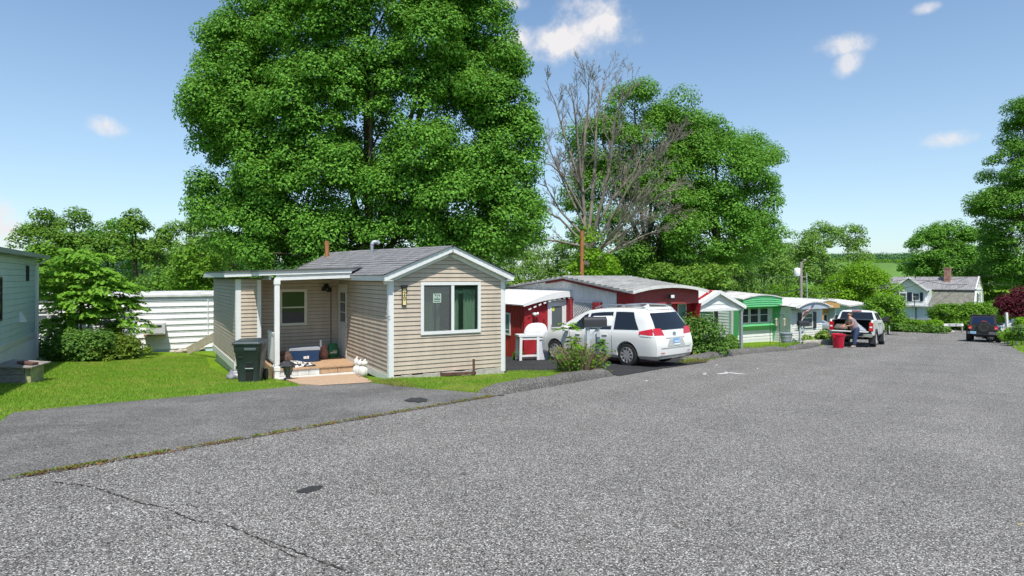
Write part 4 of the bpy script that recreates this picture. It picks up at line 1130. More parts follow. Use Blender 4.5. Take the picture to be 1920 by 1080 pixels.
mb.build('roof', mat('worn_roof', (.58,.56,.55), .6, var=.3, vscale=2.2), t, smooth='keep')
# its porch gable
pr_ = loc_in(t, W(1397,576,26.8)); pl_ = loc_in(t, W(1299,580,25.2)); pk_ = loc_in(t, W(1350,547.5,26.0))
gx0, gx1, gy = pl_.x, pr_.x, (pr_.y+pl_.y)/2
gxm = (gx0+gx1)/2; zE = (pr_.z+pl_.z)/2; zP = pk_.z; depth = 3.2
mb = MB()
for s, xe in ((-1, gx0), (1, gx1)):
    mb.hexa([(xe,gy,zE-.03),(gxm,gy,zP-.03),(gxm,gy+depth,zP-.03),(xe,gy+depth,zE-.03),(xe,gy,zE+.05),(gxm,gy,zP+.06),(gxm,gy+depth,zP+.06),(xe,gy+depth,zE+.05)])
pg = mb.build('porch_roof', M['white_paint'], t)
mb = MB(); 
for (xe) in (gx0, gx1):
    mb.bar((xe,gy-.025,zE-.0),(gxm,gy-.025,zP-.0),.045,.15)
mb.build('rake_board', M['white_paint'], pg)
mb = MB(); a = V((gx0+.05,gy+.35,zE+.072)); b = V((gxm-.1,gy+.35,zP+.072)); mb.bar(a, b, .16, .02); mb.build('red_stripe', M['red_trim'], pg)
mb = MB(); siding(mb, (gx0,gy+.12,0), UX, -UY, gx1-gx0, zE-.0, zP-.08, course=.16, lip=.02, clip=lambda z: ((z-zE)/(zP-zE)*(gxm-gx0)+.05, (gx1-gx0)-(z-zE)/(zP-zE)*(gxm-gx0)-.05))
mb.box(gx0+.05,gy+.06,zE-.12,gx1-.05,gy+.12,zE); mb.build('gable', M['white_vinyl'], pg, smooth='keep')
for (px_, py_, m_, w_) in ((1388,657,'galv',.11),):
    q = loc_in(t, gp(px_,py_)); mb = MB(); mb.box(gx1-.22,gy+.05,gloc(t,gx1-.2,gy)-.05,gx1-.22+w_,gy+.05+w_,zE-.02); mb.build('post', M[m_], t)
mb = MB(); mb.box(gx0+.1,gy+.05,gloc(t,gx0+.1,gy)-.05,gx0+.2,gy+.15,zE-.02); mb.build('post', M['galv'], t)
mb = MB(); mb.box(gxm+.35,gy+1.6,gloc(t,gxm,gy+1.6)-.05,gxm+.5,gy+1.75,zE); mb.build('post', M['dark_metal'], t)
# side windows under the porch, with dark shutters
for (va, vb) in ((1.5,2.7),(3.6,4.5)):
    window(t, (0,TL,0), -UY, -UX, TL-vb, TL-va, .75, 1.75, fw=.05, proud=.05, frame=M['white_paint'], glass=M['teal_glass'])
    mb = MB(); mb.slab(V((0,TL,0)),-UY,-UX,TL-va+.02,TL-va+.3,.72,1.78,.026,.05); mb.build('shutter', M['charcoal'], t)
# --- white home with the flag
c3 = gp(1482, 641.5)
t = root('flag_home', 'white and grey trailer home with dark shutters and a flag on its front', 'mobile home', c3, RZU)
TW, TL = 2.9, 9.
zs = lambda py, d=0: CAMZ+(HOR-py)/F*(c3.y+d)-c3.z
ze = zs(578); 
mb = MB(); siding(mb, (0,0,0), UX, -UY, TW, -.2, ze, course=.14, lip=.022); siding(mb, (0,TL,0), -UY, -UX, TL, -.2, ze+.1, course=.14, lip=.022)
mb.face([(TW,0,-.2),(TW,TL,-.2),(TW,TL,ze),(TW,0,ze)]); mb.build('wall', M['white_vinyl'], t, smooth='keep')
mb = MB(); mb.box(-.05,-.05,-.2,.08,-.024,ze); mb.build('corner_trim', M['white_paint'], t)
def ar(u): return .30*(1-((u-TW/2)/(TW/2))**2)
mb = MB(); hb = ze-.05
mb.face([(0,-.5,hb)]+[(TW*i/10,-.5,hb+.12+ar(TW*i/10)) for i in range(11)]+[(TW,-.5,hb)]); mb.face([(0,-.5,hb),(TW,-.5,hb),(TW,0,hb-.05),(0,0,hb-.05)]); mb.face([(0,-.5,hb),(0,-.5,hb+.12),(0,0,hb+.12),(0,0,hb)])
mb.build('hood', mat('grey_blue', (.38,.43,.50), .5), t, smooth='keep')
mb = MB(); mb.grid(lambda a, b: (-.3+(TW+.5)*a, -.58+(TL+.6)*b, hb+.14+ar(max(0,min(TW,-.3+(TW+.5)*a)))+.25*math.sin(math.pi*b)), 12, 14); mb.grid(lambda a, b: (-.3+(TW+.5)*a, -.58, hb+.14-.06*b+ar(max(0,min(TW,-.3+(TW+.5)*a)))), 12, 1)
for k in range(16):
    v = -.5+k*.6; mb.bar((-.3,v,hb+.16+.25*math.sin(math.pi*(v+.58)/(TL+.6))),(TW*.4,v,hb+.43+.25*math.sin(math.pi*(v+.58)/(TL+.6))),.03,.03)
mb.build('roof', M['white_roof'], t, smooth='keep')
window(t, (0,-.02,0), UX, -UY, .95, 1.95, .78, zs(588), fw=.06, proud=.06, hm=[1.35], frame=M['white_paint'], glass=M['grey_glass'])
for a in (.62, 2.0):
    mb = MB(); mb.slab(V((0,-.02,0)),UX,-UY,a,a+.28,.72,zs(586.5),.006,.05); mb.build('shutter', M['charcoal'], t)
window(t, (0,TL,0), -UY, -UX, TL-2.2, TL-1.5, .9, 1.75, fw=.05, proud=.06, hm=[1.3], frame=M['white_paint'], glass=M['dark_glass'])
fl = root('flag', 'rippling American flag on a short pole fixed to the grey and white home', 'flag', V(t.location)+U*.35-VV*.55+UZ*(ze-.35), RZU)
mb = MB(); mb.tube([(.0,.5,-.85),(.55,-.45,.75)], .016, 8); mb.build('pole', M['white_paint'], fl)
mb = MB()
def ff(u, v):
    o = V((.53,-.42,.70))
    along = V((-.92,-.12,-.42)); down = V((-.30,.32,-.72))
    p = o+along*(1.3*u)+down*(.62*v)
    return p+V((.0,1,.25))*(.11*math.sin(9*u+2.5*v)*u**.5)+V((0,0,1))*(.07*math.sin(6*u-4*v))
mb.grid(ff, 40, 26, mfn=lambda a, b: 2 if (a < 16 and b < 14) else (0 if (b//2) % 2 == 0 else 1))
for i in range(9):
    for j in range(11):
        if (i+j) % 2: continue
        u, v = (i+.9)/10.2*.4, (j+.9)/12*.54
        p = ff(u, v); nn = (ff(u+.01,v)-p).cross(ff(u,v+.01)-p).normalized()
        e1 = (ff(u+.01,v)-p).normalized()*.014; e2 = (ff(u,v+.01)-p).normalized()*.014
        for s in (1, -1):
            mb.face([p+nn*.004*s-e1-e2, p+nn*.004*s+e1-e2, p+nn*.004*s+e1+e2, p+nn*.004*s-e1+e2], 1)
mb.build('cloth', [M['flag_red'], M['flag_white'], M['flag_blue']], fl, smooth='keep')
# --- wood fronted home
c4 = W(1528, 620, 46); c4 = V((c4.x, c4.y, G(c4.x,c4.y)))
t = root('wooden_trailer', 'trailer home with an upright tan wood front behind the pickup', 'mobile home', c4, RZU)
TW, TL = 2.5, 8.; zs = lambda py: CAMZ+(HOR-py)/F*46-c4.z
ztop, zm_ = zs(566), zs(578)
mb = MB(); ribbed(mb, (0,0,0), UX, -UY, 1.05, -.2, zm_, .13, .012); ribbed(mb, (0,3,0), -UY, -UX, 3, -.2, zm_, .13, .012); mb.box(1.02,0,-.2,1.06,.6,zm_); ribbed(mb, (1.0,.6,0), UX, -UY, 1.5, -.2, zm_, .13, .012); mb.build('wall', M['tan_wood'], t, smooth='keep')
mb = MB(); mb.face([(-.1,-.3,zm_)]+[(-.1+(TW+.2)*i/10,-.3,zm_+.28+.22*math.sin(math.pi*i/10)) for i in range(11)]+[(TW+.1,-.3,zm_)]); mb.face([(-.1,-.3,zm_),(TW+.1,-.3,zm_),(TW+.1,.6,zm_),(-.1,.6,zm_)]); mb.box(-.3,-.28,zm_+.02,-.1,2,zm_+.35); mb.build('hood', M['tan_wood'], t, smooth='keep')
mb = MB(); mb.grid(lambda a, b: (-.4+(TW+.6)*a, -.34+TL*b, zm_+.36+.24*math.sin(math.pi*a)+.12*math.sin(math.pi*b)), 10, 6); mb.grid(lambda a, b: (-.4+(TW+.6)*a, -.34, zm_+.36-.07*b+.24*math.sin(math.pi*a)), 10, 1); mb.build('roof', M['white_roof'], t, smooth='keep')
window(t, (1.0,.58,0), UX, -UY, .15, .78, .55, 1.6, fw=.05, proud=.06, hm=[1.1], frame=M['white_paint'], glass=M['dark_glass'])
window(t, (1.0,.58,0), UX, -UY, .82, 1.3, .95, 1.6, fw=.05, proud=.06, frame=M['white_paint'], glass=M['dark_glass'])
mb = MB(); mb.box(TW-.06,-.02,-.2,TW+.04,TL,zm_); mb.box(1,.65,-.2,TW,.7,zm_); mb.build('side_wall', M['pale_blue'], t)
# --- teal home further along
c5 = W(1586, 620, 56); c5 = V((c5.x, c5.y, G(c5.x,c5.y)))
t = root('pale_trailer', 'pale teal trailer home with white ribbed roof, half hidden behind the pickup cab', 'mobile home', c5, RZU)
zs = lambda py: CAMZ+(HOR-py)/F*56-c5.z
mb = MB(); siding(mb, (0,0,0), UX, -UY, 3.0, -.2, zs(573), course=.2, lip=.02); siding(mb, (0,8,0), -UY, -UX, 8, -.2, zs(573), course=.2, lip=.02); mb.face([(3,0,-.2),(3,8,-.2),(3,8,zs(573)),(3,0,zs(573))]); mb.build('wall', M['teal_siding'], t, smooth='keep')
mb = MB(); mb.grid(lambda a, b: (-.4+3.8*a, -.6+9*b, zs(572)+.45*math.sin(math.pi*b)+.12*math.sin(math.pi*a)), 8, 10); mb.grid(lambda a, b: (-.4+3.8*a, -.6, zs(572)-.14*b+.12*math.sin(math.pi*a)), 8, 1); mb.grid(lambda a, b: (-.4, -.6+9*a, zs(572)-.14*b+.45*math.sin(math.pi*a)), 8, 1); mb.build('roof', M['white_roof'], t, smooth='keep')
window(t, (0,-.02,0), UX, -UY, .6, 1.6, .8, 1.7, fw=.06, proud=.05, frame=M['white_paint'], glass=M['dark_glass'])
# --- house with the mansard at the end of the road
HD = 76.
c6 = W(1700, 600, HD); gz6 = G(c6.x, c6.y)
hr = R_(-45)
t = root('gambrel_house', 'pale blue two-storey house with gambrel roof and brick chimney at the end of the road', 'house', V((c6.x, c6.y, gz6)), hr)
zs = lambda py: CAMZ+(HOR-py)/F*HD-gz6
def lx(px): return (px-1700)/F*HD/ math.cos(hr)*.86
ZF = zs(563); ZK = zs(541.5); ZR6 = zs(519); 
XA, XB = -3.4, 6.8; DY = 5.4; Z1 = zs(572)
mb = MB(); siding(mb, (XA,0,0), UX, -UY, XB-XA, -1.5, Z1, course=.22, lip=.015); siding(mb, (XB,0,0), UY, UX, DY, -1.5, Z1, course=.22, lip=.015)
mb.face([(XA,0,-1.5),(XA,DY,-1.5),(XA,DY,Z1),(XA,0,Z1)])
mb.build('ground_floor', mat('house_teal', (.50,.66,.70), .6, var=.06), t, smooth='keep')
mb = MB()
# lower mansard and upper roof on the right half
xm = 2.75
mb.hexa([(xm-.35,-.35,Z1-.05),(XB+.1,-.35,Z1-.05),(XB+.1,.3,Z1-.05),(xm-.35,.3,Z1-.05),(xm-.05,.72,ZK),(XB-.0,.72,ZK),(XB-.0,1.2,ZK),(xm-.05,1.2,ZK)])
mb.build('mansard', M['mansard'], t)
mb = MB()
mb.face([(XA-2,.45,ZK-.02),(XB+.15,.45,ZK-.02),(XB+.15,DY/2,ZR6),(XA-2,DY/2,ZR6)]); mb.face([(XA-2,.45,ZK-.1),(XB+.15,.45,ZK-.1),(XB+.15,.45,ZK-.02),(XA-2,.45,ZK-.02)])
mb.face([(XB+.15,DY-.45,ZK),(XA-2,DY-.45,ZK),(XA-2,DY/2,ZR6),(XB+.15,DY/2,ZR6)])
rf = mb.build('roof', M['shingle_far'], t, smooth='keep')
mb = MB(); xc = 3.5
mb.box(xc,DY/2-.9,ZR6-1.0,xc+.66,DY/2-.3,ZR6+1.0); mb.box(xc-.05,DY/2-.95,ZR6+1.0,xc+.71,DY/2-.25,ZR6+1.12); mb.build('chimney', M['chimney_brick'], rf)
mb = MB(); mb.tube([(.6,1.6,ZR6-.7),(.6,1.6,ZR6+.2)], .06, 6); mb.build('vent_pipe', M['dark_metal'], rf)
mb = MB()   # gambrel end wall
mb.face([(XB,-.2,Z1),(XB,DY+.2,Z1),(XB,DY-.6,ZK),(XB,DY/2,ZR6-.1),(XB,.6,ZK)]); siding(mb, (XB,0,0), UY, UX, DY, Z1, ZK, course=.2, lip=.02, clip=lambda z: (.05+.75*(z-Z1)/(ZK-Z1), DY-.05-.75*(z-Z1)/(ZK-Z1)))
mb.build('gable_end', M['house_white'], t, smooth='keep')
mb = MB()
for (p, q) in (((XB+.03,-.3,Z1),(XB+.03,.6,ZK)),((XB+.03,.5,ZK),(XB+.03,DY/2,ZR6)),((XB+.03,DY/2,ZR6),(XB+.03,DY-.5,ZK)),((XB+.03,DY-.6,ZK),(XB+.03,DY+.3,Z1)),((XB+.03,.5,ZK),(XB+.03,DY-.5,ZK))): mb.bar(p, q, .08, .16)
mb.build('rake_trim', M['house_white'], rf)
for (a, b, zz0, zz1) in ((1.9,3.1,Z1+.5,ZK-.5),):
    window(t, (XB,0,0), UY, UX, a, b, zz0, zz1, fw=.08, proud=.06, hm=[(zz0+zz1)/2], frame=M['house_white'], glass=M['dark_glass'])
for a in (1.45, 3.12):
    mb = MB(); mb.slab(V((XB,0,0)),UY,UX,a,a+.4,Z1+.45,ZK-.45,.022,.06); mb.build('shutter', mat('navy_shutter', (.02,.03,.06), .5), t)
mb = MB()   # white cross gable with two windows
DX0, DX1 = -1.35, 2.0; dxm = (DX0+DX1)/2; ZD = zs(542)
siding(mb, (DX0,-.15,0), UX, -UY, DX1-DX0, Z1, ZD, course=.2, lip=.02); siding(mb, (DX0,-.15,0), UX, -UY, DX1-DX0, ZD, ZR6-.3, course=.2, lip=.02, clip=lambda z: ((z-ZD)/(ZR6-.2-ZD)*(dxm-DX0), DX1-DX0-(z-ZD)/(ZR6-.2-ZD)*(dxm-DX0)))
mb.face([(DX1,-.15,Z1),(DX1,2,Z1),(DX1,2,ZD),(DX1,-.15,ZD)]); siding(mb, (DX1,.25,0), UX, -UY, xm-.2-DX1, Z1, ZK, course=.2, lip=.02); mb.build('dormer_wall', M['house_white'], t, smooth='keep')
mb = MB()
for xe in (DX0-.35, DX1+.35):
    mb.hexa([(xe,-.55,ZD-.22),(dxm,-.55,ZR6-.1),(dxm,DY/2,ZR6-.1),(xe,DY/2,ZD-.22),(xe,-.55,ZD-.1),(dxm,-.55,ZR6+.02),(dxm,DY/2,ZR6+.02),(xe,DY/2,ZD-.1)])
mb.build('dormer_roof', M['shingle_far'], t)
mb = MB()
for xe in (DX0-.35, DX1+.35): mb.bar((xe,-.58,ZD-.16),(dxm,-.58,ZR6-.04),.06,.2)
mb.build('rake_trim', M['house_white'], t)
for a in (-.75, .62):
    window(t, (0,-.17,0), UX, -UY, a, a+.8, Z1+.55, ZD-.45, fw=.08, proud=.06, hm=[(Z1+ZD)/2+.05], frame=M['house_white'], glass=M['grey_glass'])
for a in (-1.1, .08, .30, 1.44):
    mb = MB(); mb.slab(V((0,-.17,0)),UX,-UY,a,a+.30,Z1+.5,ZD-.4,.022,.06); mb.build('shutter', M['navy_shutter'], t)
mb = MB(); mb.box(XA-.3,-.6,Z1-.16,xm+.2,-.0,Z1-.02); mb.build('eave', mat('eave_grey', (.42,.42,.40), .8), t)
mb = MB(); mb.box(XA,-.035,-1.5,XB,-.018,zs(594)); mb.build('lower_wall', M['house_white'], t)
window(t, (0,-.02,0), UX, -UY, 3.1, 3.95, zs(594), zs(581), fw=.1, proud=.07, frame=M['house_white'], glass=M['dark_glass'])
mb = MB(); mb.slab(V((0,-.02,0)),UX,-UY,2.6,3.05,zs(594.5),zs(580.5),.022,.06); mb.build('shutter', M['navy_shutter'], t)
mb = MB(); mb.tube([(1.0,-.75,Z1-.1),(1.0,-.75,zs(549))], .05, 6); mb.tube([(1.0,-.10,-1.5),(1.0,-.10,Z1-.2)], .05, 6); mb.build('service_mast', M['dark_metal'], t)
# --- far red barn roof glimpsed by the teal trailer
q = W(78, 560, 42)
t = root('red_shed', 'red roofed shed glimpsed between the teal trailer and the leafy bush', 'shed', V((q.x-1.2, q.y, G(q.x,q.y))), R_(8))
zr_ = CAMZ+(HOR-553)/F*42-t.location.z; ze_ = CAMZ+(HOR-573)/F*42-t.location.z
mb = MB(); mb.hexa([(-3,-.2,ze_),(1.8,-.2,ze_),(1.8,1.6,zr_-.05),(-3,1.6,zr_-.05),(-3,-.2,ze_+.06),(1.8,-.2,ze_+.06),(1.8,1.6,zr_),(-3,1.6,zr_)]); mb.hexa([(-3,1.6,zr_-.05),(1.8,1.6,zr_-.05),(1.8,3.4,ze_),(-3,3.4,ze_),(-3,1.6,zr_),(1.8,1.6,zr_),(1.8,3.4,ze_+.06),(-3,3.4,ze_+.06)]); mb.build('roof', mat('faded_red', (.35,.09,.12), .6), t)
mb = MB(); mb.box(-2.8,0,-.5,1.6,3.2,ze_-.004); mb.build('wall', M['old_white'], t)
# ---------------------------------------------------------------- vehicles (local: x right, y forward, z up, origin under the rear axle)
def tab(t): return lambda y: lerp_table(y, t)
class Body:
    def __init__(s, ztop, width, belt, ys, rear, sill=.24, inset=.24, bulge=.05, tum=.72):
        s.zt, s.w, s.belt, s.ys, s.rear, s.sill, s.inset, s.bulge = tab(ztop), tab(width), belt, ys, tab(rear), sill, inset, bulge
        s.y0 = ys[0]; s.roofmax = max(z for _, z in ztop)
    def shear(s, y, z): return y+s.rear(z)*max(0, 1-(y-s.y0)/.9)
    def ring(s, y):
        W_, zt = s.w(y), s.zt(y); zb = min(s.belt, zt-.05)
        def gw(z): return W_*.965-max(0, z-zb)/(s.roofmax-s.belt)*s.inset
        zr = zt-.10 if zt-.10 > zb+.02 else zb+.02
        zm = (zb+zr)/2
        return [(0,s.sill),(W_*.86,s.sill),(W_*.965,s.sill+.10),(W_*.995,s.sill+.34),(W_*1.0,zb-.22),(W_*.99,zb-.06),(gw(zb),zb),(gw(zm),zm),(gw(zr),zr),(gw(zr)-.07,zt-.035),(gw(zr)*.55,zt-.004),(0,zt)]
    def pt(s, x, y, z): return (x, s.shear(y, z), z)
    def side(s, y, f, sgn, off=.006):    # glasshouse surface, f 0 at belt, 1 at roof edge
        r = s.ring(y); x0, z0 = r[6]; x1, z1 = r[8]
        x = x0+(x1-x0)*f; z = z0+(z1-z0)*f
        return V((sgn*(x+off), s.shear(y, z), z+off*.3))
    def lower(s, y, z, sgn, off=.006):
        r = s.ring(y)
        for (xa, za), (xb, zb) in zip(r[1:], r[2:]):
            if za <= z <= zb: return V((sgn*(xa+(xb-xa)*(z-za)/max(1e-6, zb-za)+off), s.shear(y, z), z))
        return V((sgn*(r[6][0]+off), s.shear(y, z), z))
    def back(s, x, z, off=.008):          # rear face
        r = s.ring(s.y0); w = 1
        for (xa, za), (xb, zb) in zip(r[1:], r[2:]):
            if za <= z <= zb: w = xa+(xb-xa)*(z-za)/max(1e-6, zb-za); break
        f = max(-1, min(1, x/w))
        return V((x, s.shear(s.y0, z)-s.bulge*(1-f*f)-off, z))
    def mesh(s):
        mb = MB(); rings = []
        for y in s.ys:
            r = s.ring(y); ids = []
            full = r+[(-x, z) for x, z in r[-2:0:-1]]
            for x, z in full:
                ids.append(len(mb.v)); mb.v.append(s.pt(x, y, z))
            rings.append(ids)
        n = len(rings[0]); h = len(r)-1
        for a, b in zip(rings, rings[1:]):
            for i in range(n):
                j = (i+1) % n; mb.f.append((a[i], a[j], b[j], b[i])); mb.m.append(0)
        for e, (ids, sg) in enumerate(((rings[0], -1), (rings[-1], 1))):
            y = s.ys[0] if e == 0 else s.ys[-1]; r = s.ring(y); cols = (1, .6, .2, -.2, -.6, -1); rows = []
            for i in range(1, h):
                row = []
                for f in cols:
                    if f == 1: row.append(ids[i])
                    elif f == -1: row.append(ids[n-i])
                    else:
                        x, z = r[i]; p = s.pt(x*f, y, z); row.append(len(mb.v)); mb.v.append((p[0], p[1]+sg*s.bulge*(1-f*f), p[2]))
                rows.append(row)
            for a, b in zip(rows, rows[1:]):
                for k in range(5): mb.f.append((a[k], a[k+1], b[k+1], b[k])); mb.m.append(0)
            mb.f.append(tuple(rows[0])+(ids[0],)); mb.m.append(0); mb.f.append(tuple(rows[-1])+(ids[h],)); mb.m.append(0)
        return mb
def cut(o, cutters):      # real wheel arches: subtract cylinders, keep the result as plain mesh
    cs = []
    for mb in cutters:
        c = mb.build('cutter', o.data.materials[0]); c.parent = o.parent; cs.append(c)
        md = o.modifiers.new('b', 'BOOLEAN'); md.operation = 'DIFFERENCE'; md.object = c; md.solver = 'EXACT'
    bpy.context.view_layer.update()
    me = bpy.data.meshes.new_from_object(o.evaluated_get(bpy.context.evaluated_depsgraph_get()))
    o.modifiers.clear(); o.data = me
    me.polygons.foreach_set('use_smooth', [True]*len(me.polygons)); me.set_sharp_from_angle(angle=R_(32))
    for c in cs: bpy.data.objects.remove(c)
def arch(y, r, z, x0, x1):
    mb = MB(); mb.lathe([(r, x0), (r, x1)], 28, (0, y, z), 'x'); return mb
def patch(fn, pts, n=6):     # a bilinear patch over four parameter corners
    mb = MB(); a, b, c, d = pts
    mb.grid(lambda u, v: fn(*[(a[i]*(1-u)+b[i]*u)*(1-v)+(d[i]*(1-u)+c[i]*u)*v for i in (0, 1)]), n, n)
    return mb
def wheel(par, x, y, r, w, rim, sgn, spokes=10, tyre='rubber', rimmat='alloy', wf=.055):
    mb = MB(); mb.lathe([(rim, -w/2), (r-.03, -w/2), (r, -w/2+.03), (r, w/2-.03), (r-.03, w/2), (rim, w/2), (rim, -w/2)], 32, (x, y, r), 'x', cap=False)
    t = mb.build('wheel', M[tyre], par, smooth=40)
    mb = MB(); xo = x+sgn*(w/2-.012)
    mb.lathe([(rim*.97, -.02), (rim*1.02, -.02), (rim*1.02, .02), (rim*.93, .02), (rim*.90, -.03)], 32, (xo, y, r), 'x', cap=False)
    for k in range(spokes):
        t_ = 2*math.pi*(k+.5)/spokes
        mb.bar((xo+sgn*.008, y+.05*math.cos(t_), r+.05*math.sin(t_)), (xo+sgn*.002, y+rim*.95*math.cos(t_), r+rim*.95*math.sin(t_)), wf, .03, up=UX)
    mb.lathe([(.075, -.02), (.075, .022), (.05, .03)], 16, (xo, y, r), 'x')
    mb.build('rim', M[rimmat], t, smooth=30)
    mb = MB(); mb.lathe([(rim*.99, -.01), (rim*.99, .01)], 24, (x+sgn*(w/2-.07), y, r), 'x'); mb.build('brake_disc', M['dark_metal'], t)
    return t
def park(name, label, cat, x, y, head, wb, group=None, lift=0.):
    h = V(head).normalized(); zr = G(x, y); zf = G(x+h.x*wb, y+h.y*wb)
    return root(name, label, cat, V((x, y, zr+.022+lift)), math.atan2(-h.x, h.y), group, rx=math.atan((zf-zr)/wb))

# ---- white minivan in the black driveway
hd = V((-.655, .757)); rt = V((hd.y, -hd.x))
c = W(1180, 600, 17.7); cx, cy = c.x+rt.x*.84, c.y+rt.y*.84
van = park('minivan', 'white minivan parked in the black driveway beside the red trailer', 'minivan', cx, cy, hd, 3.03)
van.scale = (.97, .965, .975)
B = Body([(-1.05,1.70),(-.6,1.735),(.3,1.765),(1.1,1.755),(1.7,1.70),(2.2,1.50),(2.7,1.25),(3.0,1.10),(3.5,1.0),(3.85,.86),(4.03,.68)],
         [(-1.05,.90),(-.92,.955),(-.5,.985),(1.5,.992),(3.2,.975),(3.7,.91),(3.95,.80),(4.03,.70)], 1.03,
         [-1.05,-.97,-.85,-.7,-.5,-.25,0,.4,.8,1.2,1.6,1.8,2.0,2.2,2.45,2.7,2.85,3.0,3.2,3.5,3.7,3.85,3.95,4.03],
         [(.24,.14),(.34,.04),(.50,0),(.78,.0),(.86,.07),(1.1,.12),(1.2,.17),(1.66,.47),(1.8,.5)], sill=.24)
body = B.mesh().build('body', M['white_car'], van, smooth=32)
cut(body, [arch(0, .40, .36, .70, 1.2), arch(0, .40, .36, -1.2, -.70), arch(3.03, .40, .36, .70, 1.2), arch(3.03, .40, .36, -1.2, -.70)])
mb = MB(); mb.box(-.7,-.5,.20,.7,3.6,.30); mb.box(-.66,-.36,.2,.66,.36,.7); mb.box(-.66,2.65,.2,.66,3.4,.7); mb.build('underbody', M['dark_trim'], van)
for s in (-1, 1):
    for a, b, c_, d in (((-.50,.10),(.50,.10),(.50,.93),(-.20,.93)), ((.60,.10),(1.62,.10),(1.50,.93),(.60,.93)), ((1.70,.10),(2.62,.12),(1.78,.90),(1.60,.93))):
        patch(lambda y, f: B.side(y, f, s), (a, b, c_, d)).build('window', M['car_glass'], van, smooth=60)
    mb = MB()
    for y in (.55, 1.66):
        for k in range(5):
            z0, z1 = .36+k*.13, .36+(k+1)*.13
            p, q = B.lower(y, z0, s, .002), B.lower(y, z1, s, .002); mb.bar(p, q, .008, .008)
    for k in range(8):
        p, q = B.lower(-.45+k*.26, .93, s, .002), B.lower(-.45+(k+1)*.26, .93, s, .002)
    mb.build('door_seam', M['dark_trim'], van)
    for y in (.72, 1.85):
        mb = MB(); p = B.lower(y, .93, s, .01); mb.bar(p, p+V((0,.2,0)), .03, .035); mb.build('door_handle', M['white_car'], van, bevel=.008)
    mb = MB(); mb.box(s*.99,2.32,1.02,s*1.17,2.47,1.17) if s > 0 else mb.box(-1.17,2.32,1.02,-.99,2.47,1.17); mb.build('mirror', M['white_car'], van, bevel=.03)
    mb = MB(); mb.tube([(s*.63,-.45,1.72),(s*.63,-.3,1.79),(s*.63,.5,1.83),(s*.63,1.2,1.81),(s*.64,1.45,1.73)], .022, 8); mb.build('roof_rail', M['steel'], van, smooth=40)
    # tail lamp wrapping the corner
    mb = MB()
    mb.grid(lambda u, v: B.lower(-1.02+.50*u, .93+(.20-.12*u)*v+.04*u, s, .014), 8, 3)
    mb.grid(lambda u, v: B.back(s*(.90-.42*u+.10*u*v), .93+(.21)*v-.01*u, .016), 8, 3)
    tl_ = mb.build('tail_light', M['tail_red'], van, smooth=60)
    mb = MB(); mb.grid(lambda u, v: B.lower(-1.02+.46*u, .885+.045*v+.03*u, s, .012), 6, 1); mb.grid(lambda u, v: B.back(s*(.91-.36*u), .885+.045*v, .013), 6, 1); mb.build('reversing_lens', M['lens_clear'], tl_, smooth=60)
    wheel(van, s*.86, 0, .348, .23, .232, s); wheel(van, s*.86, 3.03, .348, .23, .232, s)
patch(lambda x, z: B.back(x, z, .010), ((-.79,1.09),(.79,1.09),(.66,1.57),(-.66,1.57)), 8).build('rear_window', M['car_glass'], van, smooth=60)
patch(lambda x, y: V((x, y, B.zt(y)-.10*(x/.75)**2+.012)), ((-.72,2.78),(.72,2.78),(.58,1.72),(-.58,1.72)), 8).build('windscreen', M['car_glass'], van, smooth=60)
mb = MB(); mb.grid(lambda u, v: (-.64+1.28*u, -.62+.12*v-.05*math.sin(math.pi*u)+.02, 1.66+.07*v), 12, 2); mb.grid(lambda u, v: (-.64+1.28*u, -.62+.30*v-.05*math.sin(math.pi*u)+.02, 1.655+.02*v), 12, 2); mb.build('spoiler', M['white_car'], van, smooth=60)
mb = MB(); mb.hexa([(-.04,-.15,1.735),(.04,-.15,1.735),(.04,.1,1.745),(-.04,.1,1.745),(-.012,-.12,1.83),(.012,-.12,1.83),(.012,-.02,1.78),(-.012,-.02,1.78)]); mb.build('aerial', M['white_car'], van)
mb = MB(); mb.grid(lambda u, v: B.back(-.46+.92*u, .835+.03*v, .03), 8, 1); mb.build('chrome_strip', mat('recess_grey', (.40,.40,.39), .4), van)
mb = MB(); mb.grid(lambda u, v: B.back((-.36+.72*u)*(1.22-.3*v), .60+.20*v, .006), 8, 1); mb.build('plate_recess', mat('recess_grey', (.40,.40,.39), .4), van)
mb = MB(); mb.grid(lambda u, v: B.back(-.155+.31*u, .66+.15*v, .014), 2, 1); pl = mb.build('number_plate', M['plate_blue'], van)
mb = MB(); mb.grid(lambda u, v: B.back(-.155+.31*u, .63+.045*v, .016), 2, 1)
for k in range(6): mb.grid(lambda u, v: B.back(-.125+.042*k+.026*u, .70+.06*v, .017), 1, 1)
mb.build('plate_lettering', M['plate_white'], pl)
mb = MB()    # three-oval badge
def oval(cx, cz, rx, rz, th):
    k = 16
    for i in range(k):
        t, t2 = 2*math.pi*i/k, 2*math.pi*(i+1)/k
        mb.bar(B.back(cx+rx*math.cos(t), cz+rz*math.sin(t), .02), B.back(cx+rx*math.cos(t2), cz+rz*math.sin(t2), .02), th, th)
oval(0,.955,.075,.05,.013); oval(0,.955,.026,.046,.011); oval(0,.98,.055,.022,.011); mb.build('badge', M['galv'], van)
mb = MB(); mb.grid(lambda u, v: B.back(-.72+1.44*u, .555+.012*v, .006), 10, 1); mb.build('bumper_seam', M['dark_trim'], van)
mb = MB()
for s in (-1, 1): mb.grid(lambda u, v: B.back(s*(.56+.17*u), .41+.025*v, .012), 3, 1)
mb.build('reflector', M['tail_red'], van)
mb = MB(); mb.grid(lambda u, v: B.back(-.86+1.72*u, .25+.10*v+.05*(abs(2*u-1)<.72)*(1-v), .012), 12, 2); mb.build('bumper_valance', mat('valance_grey', (.34,.34,.34), .5), van)
